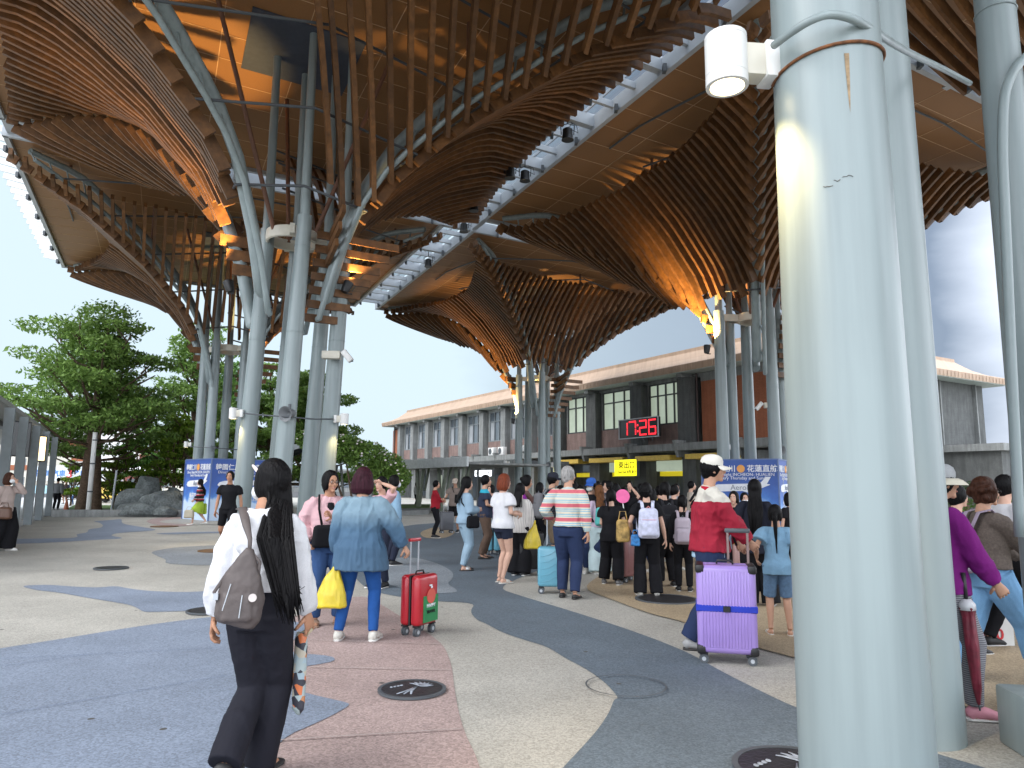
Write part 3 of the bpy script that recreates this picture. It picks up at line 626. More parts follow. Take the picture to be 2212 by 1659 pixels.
# rust run below the strap and old paint cracks on the near pipes
def decal(cx, cy, rad_, a0, a1, z0, z1, mt, label, jag=0, n=7):
    b = MB(); V = []; 
    for i in range(n + 1):
        t = i / n; w = (1 - t) ** .7 if jag == 0 else 1
        am = (a0 + a1) / 2 + (random.uniform(-.01, .01) if jag else 0); hw_ = (a1 - a0) / 2 * w
        for a in (am - hw_, am + hw_): V.append((cx + rad_ * math.cos(a), cy + rad_ * math.sin(a), z0 + (z1 - z0) * t))
    b.add(V, [(2 * i, 2 * i + 1, 2 * i + 3, 2 * i + 2) for i in range(n)]); return tag(b.obj('rust_stain', mt), label, 'stain')
rust = mat('rust_run', (.27, .19, .11), .8, .35, 30); crk = mat('dark_crack', (.06, .055, .05), .8)
zt_ = at_y(1720, 95, 3.0).z; rr_ = lambda z: .275 * (1 - .027 * z) + .0015
decal(fp.x, fp.y, rr_(zt_), R(263), R(268), zt_ - .01, zt_ - .30, rust, 'brown rust run below the strap on the thick near column')
z_ = at_y(1745, 385, 3.0).z
for i, (a_0, a_1, dz) in enumerate(((236, 245, 0), (246, 252, .02), (254, 264, .035))):
    b = MB(); a_ = np.linspace(R(a_0), R(a_1), 6); b.tube([(fp.x + rr_(z_) * math.cos(t), fp.y + rr_(z_) * math.sin(t), z_ + dz + random.uniform(-.006, .006)) for t in a_], .0013, 4); tag(b.obj('paint_crack', crk), 'fine paint crack %s on the thick near column' % ('low left', 'middle', 'right')[i], 'crack')
# stage lights on the skylight strip
def stage(px, py, label):
    q = at_z(px, py, 12.7); e_ = empty('stage_light', q); tag(e_, label, 'stage light', 'black stage lights hung along the skylight')
    MB().lathe([(.1, .2), (.16, .16), (.17, -.12), (.2, -.2), (.15, -.2)], n=14).obj('lamp_can', M['black'], e_, auto=40)
    b = MB(); b.tube([(-.2, 0, -.02), (-.22, 0, .3), (0, 0, .36), (.22, 0, .3), (.2, 0, -.02)], .018, 6); b.tube([(0, 0, .36), (0, 0, .62)], .02, 6); b.tube([(.05, 0, .2), (.35, .1, .1), (.3, .1, .35), (.1, 0, .4)], .012, 5); b.obj('yoke', M['black'], e_)
for px, py, lb in ((1226, 290, 'black stage light highest along the skylight strip'), (1102, 374, 'left one of the close pair of black stage lights'), (1134, 380, 'right one of the close pair of black stage lights'), (1024, 446, 'black stage light just above where the roofs meet'), (1002, 492, 'black stage light just below where the roofs meet'), (925, 568, 'black stage light near the left end of the far roof edge')):
    stage(px, py, lb)
# ================================================================ station building
BA = Vector((-16.86, 93.7)); BE = Vector((.511, -.8596)); BN = Vector((-.8596, -.511)); BS = 63.0; BD = 24.0
def bp(s, d, z): q = BA + BE * s + BN * d; return np.array((q.x, q.y, z))
def s_at(px, py, d):     # where the line of sight through a pixel meets the facade-parallel plane at offset d
    r = ray(px, py); W0_ = BA + BN * d; t = (W0_.x * BN.x + W0_.y * BN.y) / (r.x * BN.x + r.y * BN.y)
    P = Vector((r.x * t, r.y * t)); return (P - W0_).dot(BE), CAM_Z + r.z * t
def bbox(b, s0, s1, d0, d1, z0, z1):
    return b.hexa([bp(s0, d0, z0), bp(s1, d0, z0), bp(s1, d1, z0), bp(s0, d1, z0), bp(s0, d0, z1), bp(s1, d0, z1), bp(s1, d1, z1), bp(s0, d1, z1)])
ST = empty('station_building', (0, 0, 0)); tag(ST, 'long two storey grey station building with beige roof and red brick ends', 'building')
W_IN = -1.2
lightwin = mat('lit_room_glass', (.30, .33, .28), .15, .25, .8, emit=(.52, .62, .48), es=.42)
darkwin = mat('dim_window_glass', (.10, .12, .14), .08, .2, .7, spec=.8)
curtain = mat('grey_blind', (.30, .32, .34), .7, .15, 1)
pils = [4.37, 8.5, 12.8, 17.1, 21.4, 26.0, 30.3, 34.8, 39.3, 44.0, 49.35, 54.2]
# core walls
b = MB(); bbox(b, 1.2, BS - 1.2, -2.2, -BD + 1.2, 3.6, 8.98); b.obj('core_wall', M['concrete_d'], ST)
b = Each('brick_wall', M['brick'], ST); bbox(b, .9, 3.9, W_IN - .02, -2.19, 4.4, 8.5); bbox(b, 55.2, BS - 1.6, W_IN - .02, -2.19, 4.4, 8.4)
b = Each('wall_head', M['concrete'], ST); bbox(b, 1.2, 55.2, W_IN + .0, -2.19, 8.72, 8.97); bbox(b, 55.2, BS - 1.2, W_IN, -2.19, 8.4, 8.97); bbox(b, 1.2, 1.5, W_IN + .02, -2.19, 4.4, 8.7)
for i, s in enumerate(pils):
    w = .42 if i < 7 else .62
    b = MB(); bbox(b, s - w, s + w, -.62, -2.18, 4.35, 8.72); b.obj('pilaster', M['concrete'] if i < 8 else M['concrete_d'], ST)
    b = MB(); bbox(b, s - .22, s + .22, -.2, -1.2, 8.725, 8.96); b.obj('bracket', M['concrete'], ST)
for i in range(len(pils) - 1):
    w = .42 if i < 7 else .62
    s0, s1 = pils[i] + w, pils[i + 1] - (.42 if i < 6 else .62)
    b = MB(); bbox(b, s0, s1, W_IN, -2.17, 4.35, 5.80); b.obj('sill_wall', M['brick_p'], ST)
    a0, a1 = s0 + (.35 if i < 8 else .25), s1 - (.35 if i < 8 else .1)
    if i == 6: a0, a1 = s0 + .2, s1 - .2
    fr = MB(); zc = 7.85 if i > 7 else 7.75
    nb = 3 if i < 9 else (3 if i == 9 else 4)
    for q in range(nb + 1): x = a0 + (a1 - a0) * q / nb; bbox(fr, x - .045, x + .045, W_IN + .02, W_IN - .16, 5.801, 8.70)
    for z in (5.84, zc, 8.66): bbox(fr, a0 + .046, a1 - .046, W_IN + .012, W_IN - .15, z - .045, z + .045)
    f = fr.obj('window', mat('window_frame_dark', (.05, .052, .055), .5, .1) if i > 7 else mat('window_frame_grey', (.19, .21, .22), .5, .1), ST)
    for q in range(nb):
        for r_ in range(2):
            x0 = a0 + (a1 - a0) * q / nb + .05; x1 = a0 + (a1 - a0) * (q + 1) / nb - .05
            p_ = MB(); bbox(p_, x0, x1, W_IN - .08, W_IN - .10, (5.89, zc + .05)[r_], (zc - .05, 8.61)[r_])
            lit = i >= 8
            m_ = lightwin if lit else (curtain if (i * 3 + q + r_) % 3 == 0 else darkwin)
            p_.obj('pane', m_, f)
    if a0 > s0 + .06:
        b = Each('window_reveal', M['concrete'], ST); bbox(b, s0, a0 - .046, W_IN - .01, -2.16, 5.801, 8.71); bbox(b, a1 + .046, s1, W_IN - .01, -2.16, 5.801, 8.71)
# balcony ledge with its sloping brackets
sx = 0.2; k = 0
seg = [2.0] + [p_ for p_ in pils] + [58.5, BS - .3]
for i in range(len(seg) - 1):
    up = .0 if i < 8 else .12
    b = MB(); bbox(b, seg[i] + .12, seg[i + 1] - .12, .22, -1.3, 3.75 + up, 4.34); 
    b.obj('balcony_ledge', M['concrete'], ST)
    b = MB(); s = seg[i]; b.hexa([bp(s - .12, .05, 3.45), bp(s + .12, .05, 3.45), bp(s + .12, -1.2, 3.45), bp(s - .12, -1.2, 3.45), bp(s - .12, .42, 4.55), bp(s + .12, .42, 4.55), bp(s + .12, -1.1, 4.55), bp(s - .12, -1.1, 4.55)]); b.obj('ledge_bracket', M['concrete'], ST)
# roof: flared eaves, hipped
prof = [(0, 9.02), (0, 9.02), (-.05, 9.45), (.0, 9.5), (.8, 9.72), (1.6, 10.15), (2.3, 10.75), (2.32, 10.8)]
b = MB(); V = []
for ins, z in prof:
    for (s, d) in ((ins, -ins), (BS - ins, -ins), (BS - ins, -BD + ins), (ins, -BD + ins)): V.append(bp(s, d, z))
V = np.array(V); n_ = len(prof)
b.add(V, [(i * 4 + j, i * 4 + (j + 1) % 4, i * 4 + 4 + (j + 1) % 4, i * 4 + 4 + j) for i in range(1, n_ - 1) for j in range(4)] + [tuple((n_ - 1) * 4 + j for j in range(4))])
rf = b.obj('roof', M['rooftile'], ST)
b = MB(); bbox(b, .05, BS - .05, -.05, -BD + .05, 8.98, 9.03); b.obj('eave_soffit', mat('pale_green_soffit', (.42, .47, .43), .7), rf)
rb = MB()
for s in np.arange(.3, BS, .45): rb.strip([bp(s, .055, 9.06), bp(s, .055, 9.44)], tuple(BE) + (0,), .05, .02)
for d in np.arange(-.3, -BD, -.45): rb.strip([bp(BS + .055, d, 9.06), bp(BS + .055, d, 9.44)], tuple(BN) + (0,), .05, .02)
rb.obj('fascia_rib', M['rooftile'], rf)
b = Each('ridge_cap', M['rooftile'], rf); bbox(b, 2.4, BS - 2.4, -2.4, -2.8, 10.7, 11.05); bbox(b, BS - 2.8, BS - 2.4, -2.81, -BD + 2.3, 10.7, 11.05)
# drain pipes
b = Each('drain_pipe', mat('dark_brown_metal', (.05, .03, .028), .5), ST, 50)
for s in (1.75, 54.95): b.tube([bp(s, W_IN + .12, 4.4), bp(s, W_IN + .12, 8.95)], .07, 8)
# ground floor
GW = -3.0
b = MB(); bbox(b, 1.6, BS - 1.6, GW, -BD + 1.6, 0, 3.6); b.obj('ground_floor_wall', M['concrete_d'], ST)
for i, s in enumerate(pils + [59.2]):
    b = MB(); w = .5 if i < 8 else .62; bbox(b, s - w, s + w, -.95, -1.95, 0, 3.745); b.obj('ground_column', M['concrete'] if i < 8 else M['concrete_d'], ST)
gold = mat('yellow_soffit_panel', (.62, .42, .07), .5)
for i in range(7, 12):
    s0, s1 = (pils + [59.2])[i] + .7, (pils + [59.2])[i + 1] - .7
    b = MB(); bbox(b, s0, s1, .1, -1.0, 3.30, 3.62); b.obj('yellow_canopy_panel', gold, ST)
    b = MB(); bbox(b, s0 - .05, s1 + .05, -1.9, -2.6, 2.62, 3.4); b.obj('fanlight', lightwin if i > 8 else darkwin, ST)
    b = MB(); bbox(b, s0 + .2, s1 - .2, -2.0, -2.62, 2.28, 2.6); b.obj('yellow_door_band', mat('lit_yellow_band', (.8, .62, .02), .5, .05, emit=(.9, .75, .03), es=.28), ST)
    b = MB(); bbox(b, s0, s1, GW + .04, GW - .05, 0, 2.25); b.obj('glass_door', darkwin, ST)
    fr = MB()
    for q in range(5): x = s0 + (s1 - s0) * q / 4; bbox(fr, x - .04, x + .04, GW + .08, GW + .0401, 0, 2.25)
    fr.obj('door_frame', M['steel_dark'], ST)
for i in range(0, 7):
    s0, s1 = pils[i] + .6, pils[i + 1] - .6
    b = MB(); bbox(b, s0, s1, GW + .05, GW - .05, .3, 2.7); b.obj('shop_window', lightwin if i in (1, 5) else darkwin, ST)
# air conditioners on the ledge
def acunit(s, d, label):
    q = bp(s, d, 4.345); e_ = empty('air_conditioner', q, math.atan2(BE.y, BE.x)); tag(e_, label, 'air conditioner', 'air conditioners on the ledge')
    MB().rbox((0, 0, .4), (1.0, .42, .74), .03, 2).obj('casing', M['white'], e_, auto=40)
    MB().lathe([(.29, 0), (.29, .02)], (-.1, .0, 0), 20, m=Matrix.Rotation(R(-90), 3, 'X')).obj('fan_grille', M['steel_dark'], e_).location = (0, -.222, .4)
    b = MB(); b.box((-.35, 0, .02), (.06, .4, .05)); b.box((.35, 0, .02), (.06, .4, .05)); b.obj('foot', M['steel_dark'], e_)
acunit(s_at(1085, 958, -.4)[0], -.4, 'larger white air conditioner left of the mid picture tree')
acunit(s_at(1065, 962, -.4)[0], -.35, 'smaller looking white air conditioner furthest left on the ledge')
acunit(s_at(1126, 955, -.4)[0], -.4, 'white air conditioner half hidden by the mid picture tree')

# hipped corner wing on the right: side wall and the low annex beside it
b = Each('wall_joint', M['concrete'], ST); 
for d in np.arange(-3, -BD + 2, -4.6): bbox(b, BS - 1.22, BS - .95, d, d - .12, 0, 8.95)
AX = empty('annex_building', (0, 0, 0)); tag(AX, 'low flat roofed annex at the right end of the station', 'building')
b = MB(); bbox(b, BS - 1.1, BS + 3.4, -15, -40, 0, 3.9); b.obj('wall', M['concrete_d'], AX)
b = MB(); bbox(b, BS - 1.12, BS + 3.7, -14.7, -40.3, 3.9, 4.35); b.obj('parapet', M['concrete'], AX)
b = MB()
for d in (-26, -27.5, -29, -30.5): b.tube([bp(BS + 2.6, d, 4.35), bp(BS + 2.6, d, 5.4)], .05, 6)
for z in (4.9, 5.4): b.tube([bp(BS + 2.6, -24, z), bp(BS + 2.6, -36, z)], .04, 6)
b.box(bp(BS + 2.6, -30, 5.0), (.5, .5, .5)); b.obj('roof_pipework', M['steel_dark'], AX, auto=50)

# digital clock
s0, z0 = s_at(1338, 920, .42); s1, z1 = s_at(1422, 917, .42)
cw = s1 - s0; zc = (4.86 + 6.22) / 2; chh = 1.32
CK = empty('digital_clock', bp((s0 + s1) / 2, .42, zc), math.atan2(BE.y, BE.x)); tag(CK, 'black digital clock with red lamp digits hung above the exit', 'clock')
MB().rbox((0, .1, 0), (cw, .24, chh), .03, 2).obj('case', M['black'], CK, auto=40)
b = MB()
for x, z, w, h in ((0, chh / 2, cw + .1, .07), (0, -chh / 2, cw + .1, .07), (-cw / 2, 0, .07, chh - .08), (cw / 2, 0, .07, chh - .08)): b.box((x, -.03, z), (w, .05, h))
b.obj('frame', M['steel_light'], CK)
red = mat('red_led', (1, .02, .03), .5, 0, emit=(1, .03, .05), es=1.6)
SEG = {'1': 'bc', '7': 'abc', '2': 'abged', '6': 'afgedc'}
b = MB(); hw = cw * .082; hh = chh * .36; ds = MB()
def seg_line(x0, z0, x1, z1):
    L_ = math.hypot(x1 - x0, z1 - z0); k = max(2, int(round(L_ / .095)))
    for i in range(k + 1):
        for off in (-.03, .03):
            t = i / k; dx, dz = (x1 - x0) / L_, (z1 - z0) / L_
            b.ell((x0 + (x1 - x0) * t - dz * off, -.04, z0 + (z1 - z0) * t + dx * off), (.031, .02, .031), 8, 5)
sg = {'a': (-hw, hh, hw, hh), 'b': (hw, hh - .07, hw, .07), 'c': (hw, -.07, hw, -hh + .07), 'd': (-hw, -hh, hw, -hh), 'e': (-hw, -.07, -hw, -hh + .07), 'f': (-hw, hh - .07, -hw, .07), 'g': (-hw, 0, hw, 0)}
for ch, cx in (('1', -.36), ('7', -.14), ('2', .13), ('6', .36)):
    for q in SEG[ch]: a_ = sg[q]; seg_line(cx * cw + a_[0], a_[1], cx * cw + a_[2], a_[3])
for z in (.2, -.22):
    for dx in (-.03, .03):
        for dz in (-.03, .03): b.ell((-.005 * cw + dx, -.04, z + dz), (.036, .02, .036), 8, 5)
tag(b.obj('red_digits', red, CK), 'red lamps reading 17:26', None)
b = MB(); b.tube([(-cw * .3, .2, -.6), (-cw * .3, .2, -.95)], .03, 6); b.tube([(cw * .3, .2, -.6), (cw * .3, .2, -.95)], .03, 6); b.tube([(0, .2, -.6), (.3, .3, -.95)], .03, 6); b.obj('mount', M['steel_dark'], CK)

# illuminated signs
def sign(px0, px1, py0, py1, d, col, es, lines, label, dark=(.10, .085, .0), th=.25):
    pm = (py0 + py1) / 2
    a0 = s_at(px0, pm, d)[0]; a1 = s_at(px1, pm, d)[0]; z1 = s_at((px0 + px1) / 2, py0, d)[1]; z0 = s_at((px0 + px1) / 2, py1, d)[1]
    w, h = a1 - a0, z1 - z0
    e_ = empty('illuminated_sign', bp((a0 + a1) / 2, d, (z0 + z1) / 2), math.atan2(BE.y, BE.x)); tag(e_, label, 'sign')
    MB().rbox((0, th / 2 + .01, 0), (w + .08, th, h + .08), .02, 2).obj('case', M['steel_dark'], e_, auto=40)
    MB().box((0, -.012, 0), (w, .02, h)).obj('lit_face', mat('lit_face_' + label.replace(' ', '_')[:26], col, .5, 0, emit=col, es=es), e_)
    for body, size, x, z, sx_ in lines:
        o = lettering(body, size * h, mat('sign_ink', dark, .6), e_, (x * w, -.026, z * h), (math.pi / 2, 0, 0), weight=.006)
        o.scale.x = sx_
    return e_
sign(1328, 1375, 993, 1028, .15, (.95, .86, .01), .95, [('東出口', .46, .06, .14, 1.15), ('East Exit 동쪽 출구', .22, .08, -.27, 1.0)], 'glowing yellow exit sign over the station doors')
sign(1026, 1062, 1016, 1029, 3.2, (.85, .87, .9), .95, [], 'glowing white sign with two upward arrows over the walkway')
AR_ = [o for o in COL.objects if o.name.startswith('illuminated_sign')][-1]; b = MB(); w_ = s_at(1062, 1022, 3.2)[0] - s_at(1026, 1022, 3.2)[0]
for q in (-.36, .36):
    b.box((q * w_, -.035, -.04), (.06, .02, .26))
    for s_ in (-1, 1): b.strip([(q * w_, -.035, .13), (q * w_ + s_ * .12, -.035, -.01)], (0, 1, 0), .02, .055)
b.obj('arrow', M['black'], AR_)
sign(1527, 1566, 987, 1026, .3, (.80, .84, .62), .8, [('售', .30, -.30, .30, 1.3), ('剪', .30, -.30, .0, 1.3), ('面', .30, -.30, -.30, 1.3), ('即', .30, .25, .3, 1.3)], 'pale lit sign with dark characters behind the white cap')

# covered walkway before the left half of the building, on leaning forked posts
WK = empty('covered_walkway', (0, 0, 0)); tag(WK, 'white edged covered walkway on leaning forked posts before the station', 'walkway canopy')
WD = 16.0
wz = lambda b, s0, s1, d0, d1, z0, z1: bbox(b, s0, s1, d0, d1, z0, z1)
a0 = s_at(838, 1020, WD)[0]; a1 = s_at(1012, 1010, WD)[0]
b = MB(); wz(b, a0 - 6, a1, WD, WD - 5, 2.62, 2.72); b.obj('canopy_roof', M['concrete'], WK)
b = MB(); wz(b, a0 - 6, a1 + .02, WD + .12, WD, 2.5, 3.02); b.obj('fascia', mat('white_fascia', (.52, .55, .55), .5), WK)
for i, px in enumerate((858, 905, 952, 990)):
    s = s_at(px, 1060, WD - .6)[0]
    b = MB(); b.tube([bp(s, WD - .6, 0), bp(s - .55, WD - .7, 2.6)], [.13, .1], 8); b.tube([bp(s + .02, WD - .6, 0), bp(s + .9, WD - .5, 2.6)], [.12, .1], 8); b.tube([bp(s + .4, WD - .8, 1.2), bp(s + .1, WD - 1.2, 2.6)], .08, 8)
    b.obj('forked_post', mat('olive_painted_post', (.21, .24, .19), .6), WK, auto=50)
AW = empty('dark_awning', (0, 0, 0)); tag(AW, 'dark flat awning between the white walkway edge and the mid picture tree', 'awning')
a2 = s_at(1016, 1000, 8)[0]; a3 = s_at(1112, 1000, 8)[0]
b = MB(); wz(b, a2, a3, 8, 3.5, 2.95, 3.25); b.obj('canopy_roof', M['steel_dark'], AW)
b = MB(); wz(b, a2, a3, 8.12, 8, 2.9, 3.3); b.obj('fascia', mat('grey_fascia', (.16, .17, .17), .5), AW)
for s in (a2 + .5, a3 - .5): b = MB(); b.tube([bp(s, 7.6, 0), bp(s, 7.6, 2.95)], .08, 8); b.obj('post', M['steel_dark'], AW, auto=50)
# grass bed before it
gs = mat('lawn_green', (.085, .15, .03), .9, .3, 3, .5, 60, fine=.3, fscale=40)
q0 = at_z(760, 1120); q1 = at_z(925, 1111); q2 = at_z(925, 1103); q3 = at_z(760, 1106)
b = MB(); b.hexa([(q.x, q.y, z) for z in (0, .22) for q in (q0, q1, at_z(930, 1106), at_z(760, 1112))]); tag(b.obj('planter_kerb', M['concrete']), 'low grey kerb of the grass bed in front of the walkway', 'kerb')
b = MB(); b.add([(*at_z(x, y)[:2], .03 + .2) for x, y in ((700, 1109), (928, 1106), (930, 1096), (700, 1097))], [(0, 1, 2, 3)]); tag(b.obj('grass', gs), kind='stuff', label='strip of bright lawn before the covered walkway', cat='grass')
# ================================================================ display boxes
skyblue = bpy.data.materials.new('printed_sky_panel'); skyblue.use_nodes = True
n = skyblue.node_tree.nodes; l = skyblue.node_tree.links; pb = n['Principled BSDF']; pb.inputs['Roughness'].default_value = .5
t = n.new('ShaderNodeTexCoord'); sp = n.new('ShaderNodeSeparateXYZ'); l.new(t.outputs['Object'], sp.inputs[0])
nn = n.new('ShaderNodeTexNoise'); nn.inputs['Scale'].default_value = 1.7; nn.inputs['Detail'].default_value = 6; l.new(t.outputs['Object'], nn.inputs['Vector'])
ma = n.new('ShaderNodeMath'); ma.operation = 'MULTIPLY_ADD'; ma.inputs[1].default_value = -1.5; l.new(nn.outputs['Fac'], ma.inputs[0]); l.new(sp.outputs['Z'], ma.inputs[2])
r = n.new('ShaderNodeValToRGB'); l.new(ma.outputs[0], r.inputs[0]); e = r.color_ramp.elements
e[0].position = 0; e[0].color = (.55, .68, .85, 1); e[1].position = 1; e[1].color = (.035, .095, .36, 1)
for p_, c_ in ((.10, (.30, .48, .78, 1)), (.28, (.07, .22, .60, 1)), (.5, (.05, .15, .50, 1))): q = e.new(p_); q.color = c_
l.new(r.outputs[0], pb.inputs['Base Color'])
wht = mat('white_print', (.78, .80, .84), .5, .05); ora = mat('orange_print', (.8, .36, .08), .5, .05)
def display_box(corner, side, ang, H, label, text_faces):
    c = Vector((corner[0] - .0, corner[1], 0)); half = side / 2
    d = Vector((math.cos(R(ang)), math.sin(R(ang)), 0)); nrm = Vector((-d.y, d.x, 0))
    ctr = c + d * half + nrm * half
    e_ = empty('display_box', ctr, R(ang)); tag(e_, label, 'display box')
    MB().box((0, 0, H / 2 + .01), (side, side, H)).obj('printed_panels', skyblue, e_)
    b = MB()
    for sx_ in (-1, 1):
        for sy in (-1, 1): b.box((sx_ * half, sy * half, H / 2), (.05, .05, H + .04))
    for sy in (-1, 1): b.box((0, sy * half, H + .02), (side - .05, .05, .04)); b.box((sy * half, 0, H + .02), (.05, side - .05, .04))
    b.obj('edge_trim', mat('blue_grey_trim', (.10, .16, .33), .4), e_)
    for fc in text_faces:
        rot = {'f': (math.pi / 2, 0, 0), 'l': (math.pi / 2, 0, -math.pi / 2), 'r': (math.pi / 2, 0, math.pi / 2)}[fc]
        def P(x, z):
            return (x * side, -half - .012, z) if fc == 'f' else ((-half - .012, -x * side, z) if fc == 'l' else (half + .012, x * side, z))
        lettering('韓國仁川', side * .098, wht, e_, P(-.24, H * .87), rot, weight=.004)
        lettering('花蓮直航', side * .098, wht, e_, P(.30, H * .87), rot, weight=.004)
        b = MB(); k = b.lathe([(side * .052, 0), (side * .052, .012)], n=20, m=Matrix.Rotation(R(90), 3, 'X')); o = b.obj('round_mark', ora, e_); o.location = P(.025, H * .875); o.rotation_euler = (0, 0, rot[2])
        lettering('Direct Flight INCHEON- HUALIEN', side * .058, wht, e_, P(.03, H * .79), rot)
        lettering('Every Thursday and Sunday', side * .06, wht, e_, P(.06, H * .74), rot)
        lettering('每週四・週日', side * .085, wht, e_, P(.0, H * .40), rot, weight=.004)
        lettering('仁川 12:00 — 花蓮 14:00', side * .05, wht, e_, P(.0, H * .33), rot)
        # airliner printed on the panel
        b = MB(); L_ = side * .78
        b.tube([(-.5 * L_, 0, -.02), (-.46 * L_, 0, .0), (-.36 * L_, 0, .02), (.1 * L_, 0, .05), (.35 * L_, 0, .10), (.5 * L_, 0, .15)], [.01, L_ * .045, L_ * .062, L_ * .062, L_ * .04, .01], 14, ry=.006, side=(0, 0, 1))
        b.prism([(0, 0), (1, 0), (1, 1)], 0, 0.001) if False else None
        b.add([(.30 * L_, -.006, .1), (.44 * L_, -.006, .13), (.52 * L_, -.006, .42), (.44 * L_, -.006, .42)], [(0, 1, 2, 3)])
        b.add([(-.08 * L_, -.007, .0), (.1 * L_, -.007, .02), (.34 * L_, -.007, -.22), (.26 * L_, -.007, -.22)], [(0, 1, 2, 3)])
        o = b.obj('airliner_print', wht, e_); o.location = P(.0, H * .59); o.rotation_euler = (0, 0, rot[2])
        lettering('AeroK', side * .10, mat('grey_print', (.25, .28, .33), .5), e_, tuple(Vector(P(.02, H * .605)) + (Vector((0, -.02, 0)) if fc == 'f' else Vector((-.02 if fc == 'l' else .02, 0, 0)))), rot)
    return e_
c0 = at_z(449, 1126); c1 = at_z(1681, 1150)
display_box((c0.x, c0.y), 2.7, 45, 2.5, 'blue sky printed box wrapped round the left pipes', 'fl')
N1 = Vector((at_y(1683, 1060, 25.6).x, 25.6)); a_ = R(-30)
display_box((N1.x - 2.7 * math.cos(a_), N1.y - 2.7 * math.sin(a_)), 2.7, -30, 2.5, 'blue sky printed box behind the man in the white cap', 'fr')

# ================================================================ trees
bark = mat('brown_bark', (.10, .065, .042), .9, .25, 5, .6, 18, fine=.3, fscale=20)
def leafmat(name, c, c2):
    m = bpy.data.materials.new(name); m.use_nodes = True; n = m.node_tree.nodes; l = m.node_tree.links; p = n['Principled BSDF']
    g_ = n.new('ShaderNodeNewGeometry'); r = n.new('ShaderNodeValToRGB'); l.new(g_.outputs['Random Per Island'], r.inputs[0])
    r.color_ramp.elements[0].color = (*c, 1); r.color_ramp.elements[1].color = (*c2, 1); l.new(r.outputs[0], p.inputs['Base Color'])
    p.inputs['Roughness'].default_value = .5; p.inputs['Specular IOR Level'].default_value = .3
    tr = n.new('ShaderNodeBsdfTranslucent'); l.new(r.outputs[0], tr.inputs[0]); ms = n.new('ShaderNodeMixShader'); ms.inputs[0].default_value = .3
    l.new(p.outputs[0], ms.inputs[1]); l.new(tr.outputs[0], ms.inputs[2]); l.new(ms.outputs[0], n['Material Output'].inputs[0])
    return m
LF1 = leafmat('broad_leaf', (.09, .17, .035), (.24, .38, .09)); LF2 = leafmat('deep_leaf', (.045, .11, .02), (.12, .25, .05)); LF3 = leafmat('yellow_leaf', (.08, .15, .015), (.22, .33, .035))
def leaf_cloud(clumps, n_leaf, size, flat=.5):
    """clumps: (centre, radii); leaves scattered in the outer shell of each"""
    P = []; w = np.array([r_[0] * r_[1] * 1.0 for _, r_ in clumps]); w = w / w.sum()
    for (c, r_), k in zip(clumps, (w * n_leaf).astype(int)):
        d = rng.normal(size=(k, 3)); d /= np.linalg.norm(d, axis=1)[:, None]; rad = rng.uniform(.35, 1.05, k) ** .6
        p = d * rad[:, None] * np.array(r_) + np.array(c); P.append(p)
    P = np.concatenate(P); k = len(P)
    nr = rng.normal(size=(k, 3)) * np.array((1, 1, 1.0)) + np.array((0, 0, .9)); nr /= np.linalg.norm(nr, axis=1)[:, None]
    a = np.cross(nr, rng.normal(size=(k, 3))); a /= np.linalg.norm(a, axis=1)[:, None]; b_ = np.cross(nr, a)
    s = size * rng.uniform(.6, 1.25, k)[:, None]
    V = np.stack([P - a * s, P + b_ * s * .42, P + a * s, P - b_ * s * .42], 1).reshape(-1, 3)
    me = bpy.data.meshes.new('crown'); me.vertices.add(len(V)); me.vertices.foreach_set('co', V.ravel().astype(np.float32))
    me.loops.add(4 * k); me.loops.foreach_set('vertex_index', np.arange(4 * k, dtype=np.int32)); me.polygons.add(k); me.polygons.foreach_set('loop_start', np.arange(0, 4 * k, 4, dtype=np.int32))
    me.update(calc_edges=True); return me
